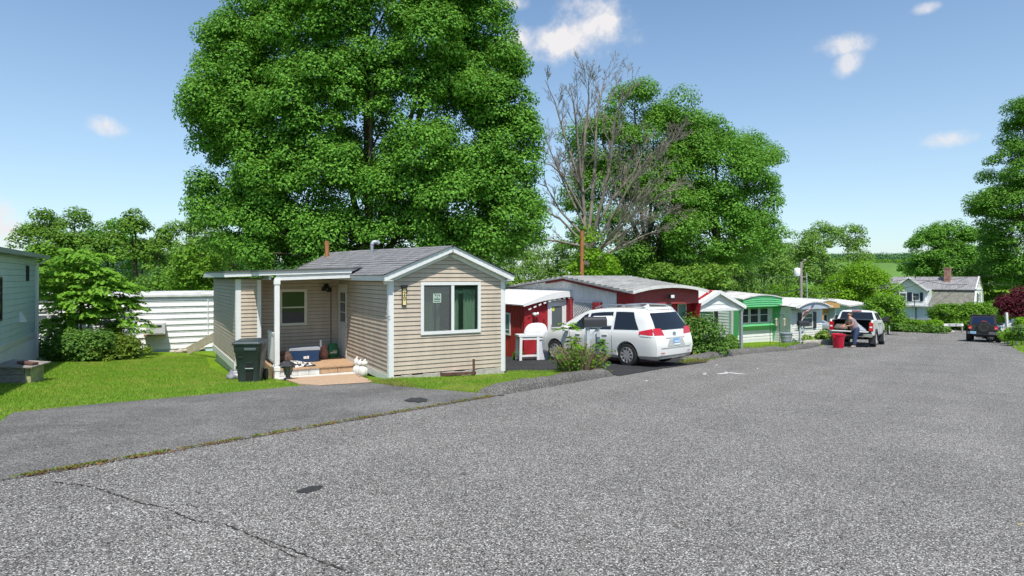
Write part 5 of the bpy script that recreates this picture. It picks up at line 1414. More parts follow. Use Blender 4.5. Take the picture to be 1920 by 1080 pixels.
mb = MB(); mb.tube([(.35,-.95,.24),(.35,-.6,.26)], .03, 8); mb.build('exhaust', M['dark_metal'], van)
mb = MB(); mb.grid(lambda u, v: B.back(.70+.06*u*(v), .575+.035*v, .012), 1, 1); mb.build('drive_emblem', M['galv'], van)

# ---- white pickup with its tailgate down
c = gp(1640, 648); hd = V((.600, .80)); rt = V((hd.y, -hd.x)).normalized()
k = 31.8/c.y; c = W(1637, 648, 31.6)
pk_t = park('pickup_truck', 'white pickup truck with its tailgate down at the left side of the road', 'pickup truck', c.x-rt.x*.86+hd.x*.0, c.y-rt.y*.86, hd, 3.65)
P = Body([(.80,1.84),(.95,1.86),(1.5,1.88),(2.3,1.86),(2.7,1.66),(3.0,1.42),(3.2,1.28),(3.9,1.22),(4.45,1.14),(4.62,.98)],
         [(.80,.97),(2.5,.99),(3.2,.985),(4.2,.96),(4.5,.90),(4.62,.82)], 1.34,
         [.80,.88,1.0,1.3,1.8,2.3,2.5,2.7,2.85,3.0,3.2,3.5,3.9,4.2,4.45,4.62], [(.5,0),(1.3,.0),(1.84,.10)], sill=.52, inset=.22, bulge=.02)
cab = P.mesh().build('cab', M['pickup_white'], pk_t, smooth=32)
cut(cab, [arch(3.65,.47,.42,.6,1.2), arch(3.65,.47,.42,-1.2,-.6)])
mb = MB()
for s in (-1, 1):
    x0, x1 = (s*.88, s*.99)
    mb = MB(); mb.hexa([(min(x0,x1),-1.12,.58),(max(x0,x1),-1.12,.58),(max(x0,x1),.79,.58),(min(x0,x1),.79,.58),(min(x0,x1)+(.02 if s<0 else 0),-1.10,1.36),(max(x0,x1)-(.02 if s>0 else 0),-1.10,1.36),(max(x0,x1)-(.02 if s>0 else 0),.79,1.36),(min(x0,x1)+(.02 if s<0 else 0),.79,1.36)])
    o = mb.build('bed_side', M['pickup_white'], pk_t); cut(o, [arch(0,.46,.42,-1.2,1.2)])
    o.modifiers.new('bevel','BEVEL').width = .02
    mb = MB(); n_ = 14
    for i in range(n_):
        t0, t1 = math.pi*i/n_, math.pi*(i+1)/n_
        mb.bar((s*1.0,.475*math.cos(t0),.42+.475*math.sin(t0)),(s*1.0,.475*math.cos(t1),.42+.475*math.sin(t1)),.06,.07,up=UX)
    mb.build('arch_trim', M['charcoal'], pk_t)
    mb = MB(); mb.box(min(s*.80,s*.99),-1.155,.80,max(s*.80,s*.99),-1.10,1.24); o = mb.build('tail_light', M['tail_red'], pk_t, bevel=.02)
    mb = MB(); mb.box(min(s*.84,s*.95),-1.160,.97,max(s*.84,s*.95),-1.152,1.04); mb.build('reversing_lens', M['lens_clear'], o)
    mb = MB(); mb.box(min(s*.72,s*.99),-.62,.16,max(s*.72,s*.99),-.58,.62); mb.build('mud_flap', M['charcoal'], pk_t)
    mb = MB(); mb.box(min(s*.72,s*.99),3.10,.18,max(s*.72,s*.99),3.14,.60); mb.build('mud_flap', M['charcoal'], pk_t)
    for a, b, c_, d in (((.95,.08),(1.55,.08),(1.55,.92),(1.02,.92)), ((1.66,.08),(2.75,.1),(2.35,.9),(1.66,.92))):
        patch(lambda y, f: P.side(y, f, s), (a, b, c_, d)).build('window', M['car_glass'], pk_t, smooth=60)
    for y in (1.1, 1.8):
        mb = MB(); p = P.lower(y, 1.18, s, .012); mb.bar(p, p+V((0,.2,0)), .03, .05); mb.build('door_handle', M['dark_trim'], pk_t)
    mb = MB(); mb.bar((s*.97,2.55,1.40),(s*1.12,2.52,1.42),.05,.05); mb.box(min(s*1.08,s*1.3),2.48,1.30,max(s*1.08,s*1.3),2.60,1.56); mb.build('mirror', M['dark_trim'], pk_t, bevel=.02)
    wheel(pk_t, s*.86, 0, .405, .27, .255, s, 6, wf=.08); wheel(pk_t, s*.86, 3.65, .405, .27, .255, s, 6, wf=.08)
    mb = MB()
    for z in (.62,.75,.9,1.05,1.2):
        p, q = P.lower(1.6, z, s, .003), P.lower(1.6, z+.13, s, .003); mb.bar(p, q, .012, .008)
    mb.build('door_seam', M['dark_trim'], pk_t)
mb = MB(); mb.box(-.87,-1.08,.74,.87,.78,.80); mb.box(-.87,.72,.80,.87,.79,1.34); mb.box(-.875,-1.08,.80,-.84,.72,1.33); mb.box(.84,-1.08,.80,.875,.72,1.33); mb.build('bed_liner', M['black_plastic'], pk_t)
mb = MB(); mb.box(-.86,-.55,1.345,.86,.78,1.375); mb.build('bed_cover', M['charcoal'], pk_t)
mb = MB(); mb.box(-.80,-1.66,.74,.80,-1.12,.80); tg = mb.build('tailgate', M['pickup_white'], pk_t, bevel=.01)
mb = MB(); mb.box(-.78,-1.65,.803,.78,-1.13,.812); mb.build('tailgate_liner', M['black_plastic'], tg)
mb = MB(); mb.box(-.97,-1.30,.50,-.3,-1.13,.70); mb.box(.3,-1.30,.50,.97,-1.13,.70); mb.box(-.3,-1.26,.50,.3,-1.13,.60); bm_ = mb.build('bumper', M['chrome'], pk_t, bevel=.03)
mb = MB(); mb.box(-.95,-1.31,.69,.95,-1.14,.72); mb.build('step_pad', M['black_plastic'], bm_)
mb = MB(); mb.box(-.5,-1.0,.36,.5,-.4,.50); mb.tube([(.0,-1.25,.42),(0,-.8,.42)],.04,8); mb.tube([(-.8,0,.405),(.8,0,.405)],.07,10); mb.box(-.45,-.6,.5,.45,4.2,.62); mb.build('underbody', M['dark_trim'], pk_t)
patch(lambda x, z: P.back(x, z, .012), ((-.80,1.39),(.80,1.39),(.70,1.76),(-.70,1.76)), 6).build('rear_window', M['car_glass'], pk_t, smooth=60)
mb = MB(); mb.box(-.22,.855,1.79,.22,.89,1.845); mb.build('brake_light', M['tail_red'], pk_t)
patch(lambda x, y: V((x, y, P.zt(y)-.10*(x/.75)**2+.015)), ((-.8,3.1),(.8,3.1),(.68,2.42),(-.68,2.42)), 6).build('windscreen', M['car_glass'], pk_t, smooth=60)
T_ = lambda x, y, z: pk_t.matrix_world @ V((x, y, z))
bpy.context.view_layer.update()
bag = bagmesh('tool_bag', 'grey brown canvas bag on the open tailgate under the man’s hands', T_(-.42,-1.38,.815), .62, .36, .30, M['bag_brown'], pk_t.rotation_euler.z, cat='bag')
tp_ = MB(); tp_.hexa([(-.25,-.3,0),(.35,-.3,0),(.35,.3,0),(-.25,.3,0),(-.2,-.05,.42),(-.12,-.05,.42),(-.12,.1,.42),(-.2,.1,.42)])
o = tp_.build('folded_tarpaulin', M['galv'], bevel=.02); o.location = T_(.35,-.85,.80); o.rotation_euler = pk_t.rotation_euler; tag(o, 'grey folded tarpaulin slumped in the open pickup bed', 'tarpaulin')

# ---- black off-roader with a spare wheel on its tailgate
c = gp(1843, 640); hd = V((.64,.77)); 
j = park('off_roader', 'black off-road vehicle with a spare wheel on its back, stopped at the far road end', 'off-roader', W(1843,640,41.8).x+hd.x*.6, 41.8+hd.y*.6, hd, 2.95)
mb = MB(); mb.hexa([(-.76,-.62,.52),(.76,-.62,.52),(.76,3.0,.52),(-.76,3.0,.52),(-.78,-.62,1.16),(.78,-.62,1.16),(.72,3.45,1.10),(-.72,3.45,1.10)]); body = mb.build('body', M['black_car'], j, bevel=.04)
mb = MB(); mb.hexa([(-.76,-.60,1.165),(.76,-.60,1.165),(.76,2.0,1.165),(-.76,2.0,1.165),(-.66,-.50,1.80),(.66,-.50,1.80),(.64,1.5,1.82),(-.64,1.5,1.82)]); mb.box(-.67,-.53,1.80,.67,1.55,1.86); tp2 = mb.build('hard_top', M['charcoal'], j, bevel=.05)
def jb(x, z, o=.012): 
    f = (z-1.165)/.635; return V((x, -.60+.10*f-o, z))
patch(lambda x, z: jb(x, z), ((-.60,1.24),(.60,1.24),(.54,1.71),(-.54,1.71)), 3).build('rear_window', mat('blue_glass', (.012,.02,.06), .06), j)
for s in (-1, 1):
    patch(lambda y, z: V((s*(.775-.10*(z-1.165)/.635+.0), y, z)), ((-.35,1.24),(1.0,1.24),(1.0,1.7),(-.3,1.7)), 3).build('window', M['car_glass'], j)
    for y in (0, 2.95):
        mb = MB(); n_ = 10
        for i in range(n_):
            t0, t1 = math.pi*i/n_, math.pi*(i+1)/n_
            mb.bar((s*.86,y+.50*math.cos(t0),.46+.50*math.sin(t0)*.95),(s*.86,y+.50*math.cos(t1),.46+.50*math.sin(t1)*.95),.22,.05,up=UX)
        mb.build('wheel_flare', M['charcoal'], j)
        wheel(j, s*.80, y, .41, .27, .23, s, 5, wf=.07)
    mb = MB(); mb.box(min(s*.60,s*.80),-.68,.86,max(s*.60,s*.80),-.61,1.08); o = mb.build('tail_light', M['tail_red'], j, bevel=.015)
    mb = MB(); mb.box(min(s*.64,s*.77),-.687,.89,max(s*.64,s*.77),-.681,.98); mb.build('lens', mat('lens_pink', (.7,.22,.22), .2), o)
    mb = MB(); mb.box(min(s*.78,s*1.0),1.75,1.15,max(s*.78,s*1.0),1.85,1.35); mb.build('mirror', M['charcoal'], j, bevel=.02)
mb = MB(); mb.box(-.85,-.86,.50,-.35,-.68,.68); mb.box(.30,-.86,.50,.85,-.68,.68); mb.box(-.36,-.80,.50,.31,-.68,.60); mb.build('bumper', mat('bumper_grey', (.10,.10,.11), .5), j, bevel=.03)
mb = MB(); mb.box(-.68,-.885,.55,-.36,-.862,.70); pl = mb.build('number_plate', mat('plate_pale', (.35,.55,.75), .4), j)
mb = MB(); 
for k in range(5): mb.box(-.64+k*.055,-.892,.59,-.61+k*.055,-.886,.66)
mb.build('plate_lettering', M['plate_blue'], pl)
mb = MB(); mb.lathe([(.22,-.12),(.36,-.12),(.395,-.09),(.395,.09),(.36,.12),(.22,.12)], 28, (.06,-.80,1.02), 'y'); sp = mb.build('spare_wheel', M['rubber'], j, smooth=40)
mb = MB()
for k in range(5):
    t = math.pi/2+2*math.pi*k/5
    for d in (-.16, .16): mb.bar((.06,-.90,1.02),(.06+.215*math.cos(t+d),-.905,1.02+.215*math.sin(t+d)),.035,.03,up=UY)
mb.lathe([(.21,-.02),(.225,-.02),(.225,.02),(.21,.02)], 24, (.06,-.90,1.02), 'y', cap=False); mb.build('rim', M['alloy'], sp)
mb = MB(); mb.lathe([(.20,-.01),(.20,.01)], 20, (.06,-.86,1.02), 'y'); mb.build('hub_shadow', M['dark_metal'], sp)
mb = MB(); mb.box(-.06,-.67,1.40,.18,-.62,1.45); mb.build('brake_light', M['tail_red'], j)
mb = MB()
for z in (.82, 1.02): mb.box(.42,-.655,z,.62,-.622,z+.05)
mb.box(-.40,-.65,.86,-.36,-.622,1.04); mb.build('tailgate_hinge', M['charcoal'], j)
mb = MB(); mb.box(-.55,-.5,.38,.55,3.2,.52); mb.tube([(-.75,0,.41),(.75,0,.41)],.06,8); mb.tube([(-.75,2.95,.41),(.75,2.95,.41)],.06,8); mb.build('underbody', M['dark_trim'], j)
# ---- simple saloons seen only in part: silver one by the wooden trailer, two white ones by the right verge
def saloon(name, label, x, y, head, paint, suv=False, cat='car'):
    o = park(name, label, cat, x, y, head, 2.7)
    k = 1.18 if suv else 1.
    top = [(-.95,1.02*k),(-.5,1.10*k),(.0,1.38*k),(.5,1.45*k),(1.2,1.44*k),(1.7,1.25*k),(2.2,1.0*k),(3.0,.92*k),(3.4,.80*k),(3.55,.6*k)] if not suv else [(-.85,1.62),(-.5,1.68),(.3,1.72),(1.2,1.70),(1.6,1.50),(2.1,1.16),(2.9,1.08),(3.3,.96),(3.5,.75)]
    b = Body(top, [(-.95,.80),(-.7,.86),(1,.90),(2.8,.87),(3.3,.80),(3.55,.65)], .93*k, [-.95,-.8,-.5,-.2,0,.3,.6,1,1.4,1.7,1.95,2.2,2.6,3,3.3,3.45,3.55], [(.2,.1),(.5,0),(.9,.05),(1.7,.35)], sill=.22*k, inset=.22)
    bd = b.mesh().build('body', paint, o, smooth=32)
    cut(bd, [arch(0,.37,.32,.6,1.2), arch(0,.37,.32,-1.2,-.6), arch(2.7,.37,.32,.6,1.2), arch(2.7,.37,.32,-1.2,-.6)])
    for s in (-1, 1):
        for a, bb, c_, d in (((.0,.12),(.75,.1),(.75,.9),(.25,.9)), ((.82,.1),(1.75,.15),(1.25,.9),(.82,.9))):
            patch(lambda y, f: b.side(y, f, s), (a, bb, c_, d)).build('window', M['car_glass'], o, smooth=60)
        mb = MB(); mb.grid(lambda u, v: b.lower(3.15+.3*u, .62*k+.14*v, s, .012), 4, 2); mb.build('headlight', M['lens_clear'], o, smooth=60)
        mb = MB(); mb.grid(lambda u, v: b.lower(-.93+.25*u, .74*k+.14*v, s, .012), 4, 2); mb.build('tail_light', M['tail_red'], o, smooth=60)
        mb = MB(); mb.box(min(s*.88,s*1.03),1.55,.9*k,max(s*.88,s*1.03),1.68,1.02*k); mb.build('mirror', paint, o, bevel=.02)
        wheel(o, s*.78, 0, .32, .21, .21, s, 7); wheel(o, s*.78, 2.7, .32, .21, .21, s, 7)
    patch(lambda x, yy: V((x, yy, b.zt(yy)-.09*(x/.7)**2+.014)), ((-.70,2.12),(.70,2.12),(.6,1.40 if not suv else 1.3),(-.6,1.40 if not suv else 1.3)), 6).build('windscreen', M['car_glass'], o, smooth=60)
    patch(lambda x, yy: V((x, yy, b.zt(yy)-.09*(x/.7)**2+.014)), ((-.66,-.45),(.66,-.45),(.58,.05),(-.58,.05)), 6).build('rear_window', M['car_glass'], o, smooth=60) if not suv else patch(lambda x, z: b.back(x, z, .012), ((-.66,1.12),(.66,1.12),(.58,1.5),(-.58,1.5)), 6).build('rear_window', M['car_glass'], o, smooth=60)
    mb = MB(); mb.box(-.6,-.4,.2,.6,3.2,.45); mb.build('underbody', M['dark_trim'], o)
    return o
q = gp(1541,634); q = W(1541,632,41)
saloon('parked_car', 'silver blue car parked in front of the wooden trailer, mostly behind the pickup', q.x-.8, 43.2, V((.55,-.83)), M['silver_car'])
q = W(1926, 612, 43)
saloon('parked_suv', 'white SUV behind the right-hand mailbox and the purple-leaved tree', q.x+1.2, 43.5, V((-.82,.57)), M['white_car'], suv=True, cat='SUV')
q = W(1884, 618, 52)
saloon('parked_car', 'white car glimpsed between the black off-roader and the leaning white post', q.x+1.0, 52, V((.97,-.2)), M['white_car'])
# ---------------------------------------------------------------- person, street furniture, poles, wires
def skin_mesh(name, pts, edges, rad, m, parent, root_i=0, sub=1):
    me = bpy.data.meshes.new(name); me.from_pydata([tuple(p) for p in pts], edges, [])
    o = bpy.data.objects.new(name, me); C.objects.link(o)
    o.modifiers.new('skin', 'SKIN'); sm = o.modifiers.new('sub', 'SUBSURF'); sm.levels = sub; sm.render_levels = sub
    for i, r in enumerate(rad):
        sv = me.skin_vertices[0].data[i]; r = r if isinstance(r, tuple) else (r, r); sv.radius = r; sv.use_root = (i == root_i)
    bpy.context.view_layer.update()
    me2 = bpy.data.meshes.new_from_object(o.evaluated_get(bpy.context.evaluated_depsgraph_get()))
    o.modifiers.clear(); o.data = me2; me2.materials.clear(); me2.materials.append(m)
    me2.polygons.foreach_set('use_smooth', [True]*len(me2.polygons))
    o.parent = parent
    return o
hp = W(1600, 651, 30.3); hp.z = G(hp.x, hp.y)+.01
man = root('person', 'man in a grey T-shirt and jeans leaning over the pickup’s open tailgate', 'person', hp, R_(4))
# x to the right of the photo, y away, z up; he faces left and away
J = {}
order = []
def jn(n, p, r): J[n] = (len(order), V(p), r); order.append(n)
jn('pelvis', (.10,.0,.92), .18); jn('waist', (.03,.02,1.08), .20); jn('chest', (-.08,.04,1.27), .205); jn('necklow', (-.12,.05,1.42), .095); jn('neck', (-.14,.06,1.485), .064)
jn('jaw', (-.145,.065,1.55), .068); jn('head', (-.145,.065,1.63), .088); jn('crown', (-.135,.065,1.70), .070)
jn('brow', (-.225,.07,1.632), .030); jn('nose', (-.247,.072,1.600), .016); jn('chin', (-.215,.07,1.530), .030)
for s, t in ((-1, 'n'), (1, 'f')):
    jn('ear'+t, (-.125,.065+s*.092,1.61), .02)
    jn('sho'+t, (-.10,.05+s*.20,1.36), .085); jn('elb'+t, (-.16-.04*(s>0),.06+s*.25,1.12), .046); jn('wri'+t, (-.38,.10+s*.13,1.06), .032); jn('palm'+t, (-.45,.11+s*.10,1.045), .034)
    for k, (dx, dy, dz) in enumerate(((-.085,-.030,-.035),(-.098,-.010,-.03),(-.092,.012,-.03),(-.075,.032,-.03))):
        b = V((-.45,.11+s*.10,1.045)); jn('f%d%s'%(k,t), b+V((dx*.55,dy*.9,dz*.2)), .0105); jn('g%d%s'%(k,t), b+V((dx,dy,dz)), .0085)
    jn('th'+t, V((-.45,.11+s*.10,1.045))+V((-.03,-s*.045,.005)), .012); jn('ti'+t, V((-.45,.11+s*.10,1.045))+V((-.065,-s*.055,-.01)), .0095)
    hx = .10+.02*(s<0)
    jn('hip'+t, (.11,s*.10,.84), .135); jn('kne'+t, (-.0 if s < 0 else .13, s*.12,.48), .092); jn('ank'+t, (-.06 if s < 0 else .16, s*.13,.09), .058); jn('toe'+t, (-.22 if s < 0 else .0, s*.14+.02,.045), .04)
E = [('pelvis','waist'),('waist','chest'),('chest','necklow'),('necklow','neck'),('neck','jaw'),('jaw','head'),('head','crown'),('head','brow'),('brow','nose'),('jaw','chin')]
for t in 'nf':
    E += [('head','ear'+t),('necklow','sho'+t),('sho'+t,'elb'+t),('elb'+t,'wri'+t),('wri'+t,'palm'+t),('palm'+t,'th'+t),('th'+t,'ti'+t),('pelvis','hip'+t),('hip'+t,'kne'+t),('kne'+t,'ank'+t),('ank'+t,'toe'+t)]
    for k in range(4): E += [('palm'+t,'f%d%s'%(k,t)),('f%d%s'%(k,t),'g%d%s'%(k,t))]
skin_mesh('body', [J[n][1] for n in order], [(J[a][0], J[b][0]) for a, b in E], [J[n][2]*(.86 if n in ('waist','pelvis') else 1) for n in order], M['skin'], man)
def garment(name, names, edges, extra, m, over=None):
    idx = {n: i for i, n in enumerate(names)}; pts = []; rad = []
    for n in names:
        p, r = (over[n] if over and n in over else (J[n][1], J[n][2])); pts.append(p); rad.append(r+extra)
    return skin_mesh(name, pts, [(idx[a], idx[b]) for a, b in edges], rad, m, man)
mid = lambda a, b, f, r: (J[a][1].lerp(J[b][1], f), r)
ov = {'sln': mid('shon','elbn',.75,.066), 'slf': mid('shof','elbf',.75,.066), 'hem': (V((.10,.0,.82)), .225), 'col': mid('chest','necklow',.8,.10)}
garment('t_shirt', ['hem','waist','chest','col','shon','sln','shof','slf'], [('hem','waist'),('waist','chest'),('chest','col'),('chest','shon'),('shon','sln'),('chest','shof'),('shof','slf')], .022, M['shirt'], ov)
ov = {'belt': (V((.06,.01,1.06)), .185)}
garment('jeans', ['belt','pelvis','hipn','knen','ankn','hipf','knef','ankf'], [('belt','pelvis'),('pelvis','hipn'),('hipn','knen'),('knen','ankn'),('pelvis','hipf'),('hipf','knef'),('knef','ankf')], .022, M['denim'], ov)
for t in 'nf':
    a, b = J['ank'+t][1], J['toe'+t][1]
    skin_mesh('shoe', [a+V((.05,0,-.035)), a+V((0,0,-.04)), b+V((0,0,.01))], [(0,1),(1,2)], [.05,.055,.045], M['shoe'], man)
mb = MB(); hc = J['head'][1]
mb.grid(lambda u, v: V((hc.x+.02+.112*math.cos(2*math.pi*u)*math.sin(v*1.75), hc.y+.105*math.sin(2*math.pi*u)*math.sin(v*1.75), hc.z+.035+.095*math.cos(v*1.75)))+V((.03*v,0,0)), 16, 8); mb.build('hair', M['hair'], man, smooth=80)
for s in (-1, 1):
    mb = MB(); mb.ball((-.236,.07+s*.034,1.620), .011, 8); mb.build('eye', M['ink'], man)
mb = MB(); mb.bar((-.239,.052,1.562),(-.239,.092,1.562),.012,.008); mb.build('mouth', mat('lip', (.30,.09,.08), .5), man)
# red bin
q = gp(1581, 650.5)
rb = root('refuse_bin', 'large red round bin on the road behind the pickup, at the man’s side', 'bin', W(1572,651,29.7)*1.0, .3); rb.location.z = G(rb.location.x, rb.location.y)+.01
mb = MB(); mb.lathe([(.215,0),(.225,.02),(.275,.58),(.285,.60),(.30,.605),(.31,.62),(.31,.67),(.29,.675),(.275,.66),(.21,.05)], 28); mb.build('body', M['red_plastic'], rb, smooth=35)
for s in (-1, 1):
    mb = MB(); mb.hexa([(s*.27,-.09,.50),(s*.36,-.07,.52),(s*.36,.07,.52),(s*.27,.09,.50),(s*.28,-.10,.60),(s*.40,-.08,.62),(s*.40,.08,.62),(s*.28,.10,.60)]); mb.build('handle', M['red_plastic'], rb, bevel=.01)
# grey bin by the flag home
q = gp(1474, 645)
gb_ = root('refuse_bin', 'grey ribbed round bin on the verge by the white home with the flag', 'bin', q, 0)
kk = q.y/30; mb = MB(); mb.lathe([(.24,0),(.25,.02),(.27,.2),(.285,.205),(.275,.22),(.29,.40),(.305,.405),(.295,.42),(.305,.55),(.33,.555),(.33,.60),(.30,.61)], 24)
mb.build('body', M['grey_plastic'], gb_, smooth=35)
for s in (-1, 1):
    mb = MB(); mb.bar((s*.29,-.06,.47),(s*.38,0,.47),.03,.03); mb.bar((s*.38,0,.47),(s*.29,.06,.47),.03,.03); mb.build('handle', M['grey_plastic'], gb_)
# mailboxes
def mailbox(name, label, base, rz, bm, pm, hgt=1.05, L=.5, post=.09, brace=True, group='roadside mailboxes', flag=False, board=True):
    o = root(name, label, 'mailbox', base, rz, group)
    mb = MB(); mb.box(-post/2,-post/2,-.1,post/2,post/2,hgt-.06); mb.build('post', pm, o, bevel=.006)
    if brace:
        mb = MB(); mb.bar((post/2,0,hgt-.34),(post/2+.26,0,hgt-.06),.05,.06); mb.build('brace', pm, o)
    if board:
        mb = MB(); mb.box(-.08,-.07,hgt-.06,.36,.07,hgt-.03); mb.build('board', pm, o)
    mb = MB(); w, h = .10, .15
    poly = [(-w,0),(w,0),(w,h)]+[(w*math.cos(t), h+w*math.sin(t)) for t in [math.pi*i/10 for i in range(1, 10)]]+[(-w,h)]
    mb.prism([(a, b+hgt-.028) for a, b in poly], 'x', -.12, -.12+L); bx = mb.build('box', bm, o, smooth=35)
    mb = MB(); mb.prism([(a*1.05, b*1.03+hgt-.031) for a, b in poly], 'x', -.12+L+.001, -.12+L+.02); dr_ = mb.build('door', bm, bx)
    mb = MB(); mb.box(-.12+L+.021,-.015,hgt+.05,-.12+L+.04,.015,hgt+.12); mb.build('latch', M['dark_metal'], dr_)
    if flag:
        mb = MB(); mb.box(.05,-w-.02,hgt+.06,.08,-w-.005,hgt+.2); mb.build('flag_arm', M['red_trim'], o)
    return o
q = gp(1102, 699)
sc = q.y/15.0
mailbox('mailbox', 'dark charcoal mailbox on a grey timber post in the twiggy clump by the black driveway', q, R_(12), M['charcoal'], M['pole_grey'] if 'pole_grey' in M else mat('pole_grey', (.42,.46,.50), .8, var=.25, vscale=5), hgt=1.20, L=.58)
o = mailbox('mailbox', 'white mailbox standing directly behind the charcoal one, over the twiggy clump', V((q.x+.32, q.y+.5, G(q.x+.32,q.y+.5))), R_(14), M['white_paint'], M['pole_grey'], hgt=1.22, L=.5, brace=False)
q = gp(1500, 646); mailbox('mailbox', 'dark mailbox on a pale post in front of the shuttered window of the flag home', q, R_(18), M['charcoal'], M['pole_grey'], hgt=1.02, L=.62, brace=True)
q = W(1667, 626, 56); q.z = G(q.x,q.y); mailbox('mailbox', 'blue black mailbox on a pale post beyond the pickup’s bonnet', q, R_(10), mat('navy_box', (.03,.035,.07), .4), M['pole_grey'], hgt=1.05, L=.62, brace=False)
q = W(1906, 637, 38); q.z = G(q.x,q.y); mailbox('mailbox', 'mailbox with a wide white-edged top on a white post at the right verge', q, R_(-8), M['charcoal'], M['white_paint'], hgt=1.08, L=.5, brace=False, flag=True)
# leaning white post at right, white leaning plank at left, stone box
def pole(name, label, cat, p, q, r0, r1, m, n=10, group=None):
    mb = MB(); mb.tube([p, V(p).lerp(V(q), .5), q], [r0, (r0+r1)/2, r1], n); o = mb.build(name, m, smooth=50); return tag(o, label, cat, group)
mb = MB(); a = W(1890,632,41); a.z = G(a.x,a.y)-.1; mb.bar(a, W(1887,586,41), .12, .12); tag(mb.build('wooden_post', M['white_paint']), 'leaning white post under the purple-leaved tree', 'post')
mb = MB(); a = gp(75,672); mb.bar(a-UZ*.1, a+V((.30,.25,1.45)), .20, .05); tag(mb.build('white_board', M['old_white']), 'weathered white board leaning behind the teal trailer corner', 'board')
q = gp(36, 717)
sb = root('stone_box', 'low weathered plank box with a loose board roof beside the teal trailer', 'wooden box', q, RZU+R_(90))
sb.location = V((gp(-4,719).x, gp(-4,719).y, gp(25,718).z)); d_ = (gp(48,719)-gp(-4,719)); sb.rotation_euler = (0,0,math.atan2(d_.y,d_.x)); L0 = d_.length
mb = MB(); mb.box(0,0,-.05,L0*.95,.05,.20); mb.box(.02,.004,.205,L0*.92,.06,.38); mb.box(0,.06,-.05,.06,.5,.38); mb.build('side', M['weathered_wood'], sb, bevel=.015)
mb = MB(); mb.box(L0*.96,.02,-.05,L0*1.16,.08,.36); mb.box(L0*1.1,.08,-.05,L0*1.16,.5,.36); mb.build('end_panel', mat('lichen_board', (.42,.42,.22), .8, var=.4, vscale=4), sb)
mb = MB(); mb.hexa([(-.06,-.12,.40),(L0*1.32,-.1,.37),(L0*1.34,.6,.40),(-.06,.6,.46),(-.06,-.12,.44),(L0*1.32,-.1,.40),(L0*1.34,.6,.43),(-.06,.6,.50)]); mb.build('lid', M['weathered_wood'], sb)
mb = MB(); mb.bar((.35,.2,.48),(.75,.1,.45),.16,.05); mb.build('slate', mat('slate_red', (.14,.07,.06), .9, var=.4), sb)
# barrier board with arrows at the road end
BD = 60.5; bl, br = W(1761,609,BD), W(1806,611,BD)
bz = G(bl.x, bl.y)
ba = root('barrier_board', 'white barrier board with two black arrows in front of the hedge at the road end', 'barrier', V((bl.x, bl.y, bz)), math.atan2(br.y-bl.y, br.x-bl.x))
Lb = (br-bl).length; zt_ = CAMZ+(HOR-606.8)/F*BD-bz; zb_ = CAMZ+(HOR-611.6)/F*BD-bz
mb = MB(); mb.box(0,-.03,zb_,Lb,.03,zt_); mb.build('board', M['white_paint'], ba)
mb = MB(); zc = (zt_+zb_)/2; hh = (zt_-zb_)
for x in (.33, .60):
    x0_ = Lb*x; mb.prism([(x0_-.02,zc),(x0_+.28,zc+hh*.28),(x0_+.28,zc+hh*.1),(x0_+.70,zc+hh*.1),(x0_+.70,zc-hh*.1),(x0_+.28,zc-hh*.1),(x0_+.28,zc-hh*.28)], 'y', -.04, -.032)
mb.lathe([(.06,-.038),(.06,-.031)], 10, (.12,0,zc+.02), 'y'); mb.build('arrow', M['ink'], ba)
for x in (.08, .95):
    mb = MB(); mb.box(Lb*x,.032,-.3,Lb*x+.12,.12,zt_+.05); mb.build('post', M['weathered_wood'], ba)
# utility poles
def upole(name, label, px, py0, py1, d, r0, r1, m, lean=0):
    a = W(px, py0, d); a.z = G(a.x, a.y)-.3; b = W(px+lean, py1, d); return pole(name, label, 'utility pole', a, b, r0, r1, m, 10)
p1 = root('utility_pole', 'grey utility pole with a white transformer can above the flag home', 'utility pole', W(1502,600,52), 0); p1.location.z = G(p1.location.x, p1.location.y)
zz_ = lambda py: CAMZ+(HOR-py)/F*52-p1.location.z
mb = MB(); mb.tube([(0,0,-.3),(0,0,zz_(491))], [.15,.11], 10); mb.build('pole', M['grey_pole'], p1, smooth=40)
mb = MB(); z0 = zz_(518); mb.lathe([(.22,0),(.25,.05),(.25,.62),(.2,.68),(.05,.72)], 14, (-.36,-.05,z0)); mb.box(-.2,-.05,z0+.1,-.0,.05,z0+.2); mb.build('transformer', mat('can_white', (.72,.74,.76), .4), p1, smooth=40)
mb = MB(); mb.bar((-.35,0,zz_(519)),(.5,0,zz_(519)),.08,.08); mb.bar((-.1,0,zz_(494)),(.35,.1,zz_(488)),.05,.05); mb.lathe([(.12,0),(.14,.1),(.06,.16)], 8, (.36,.1,zz_(489)))
for z in (526, 530): mb.bar((0,0,zz_(z)),(.35,0,zz_(z+2)),.04,.04)
mb.build('crossarm', M['grey_pole'], p1)
upole('utility_pole', 'thin leaning grey pole to the right of the transformer pole', 1516, 575, 511, 58, .09, .06, mat('pole_green', (.30,.36,.32), .8, var=.3), lean=-4)
upole('utility_pole', 'rust-brown bare pole rising behind the red trailer’s roof ridge', 1091, 560, 433, 31, .13, .10, M['pole_wood'])
upole('utility_pole', 'orange brown pole in the shade behind the tan home’s roof', 613, 560, 452, 24.5, .10, .085, M['pole_wood'])
upole('utility_pole', 'dark pole among the maples right of the bare tree', 1372, 560, 470, 44, .11, .09, M['grey_pole'])
def wire(label, pts, r=.012, sag=.0):
    mb = MB(); q = []
    for a, b in zip(pts, pts[1:]):
        for i in range(10):
            t = i/10; p = V(a).lerp(V(b), t); q.append(p-UZ*(sag*4*t*(1-t)))
    q.append(V(pts[-1])); mb.tube(q, r, 5); o = mb.build('power_line', M['cable']); tag(o, label, 'power line', 'overhead power lines')
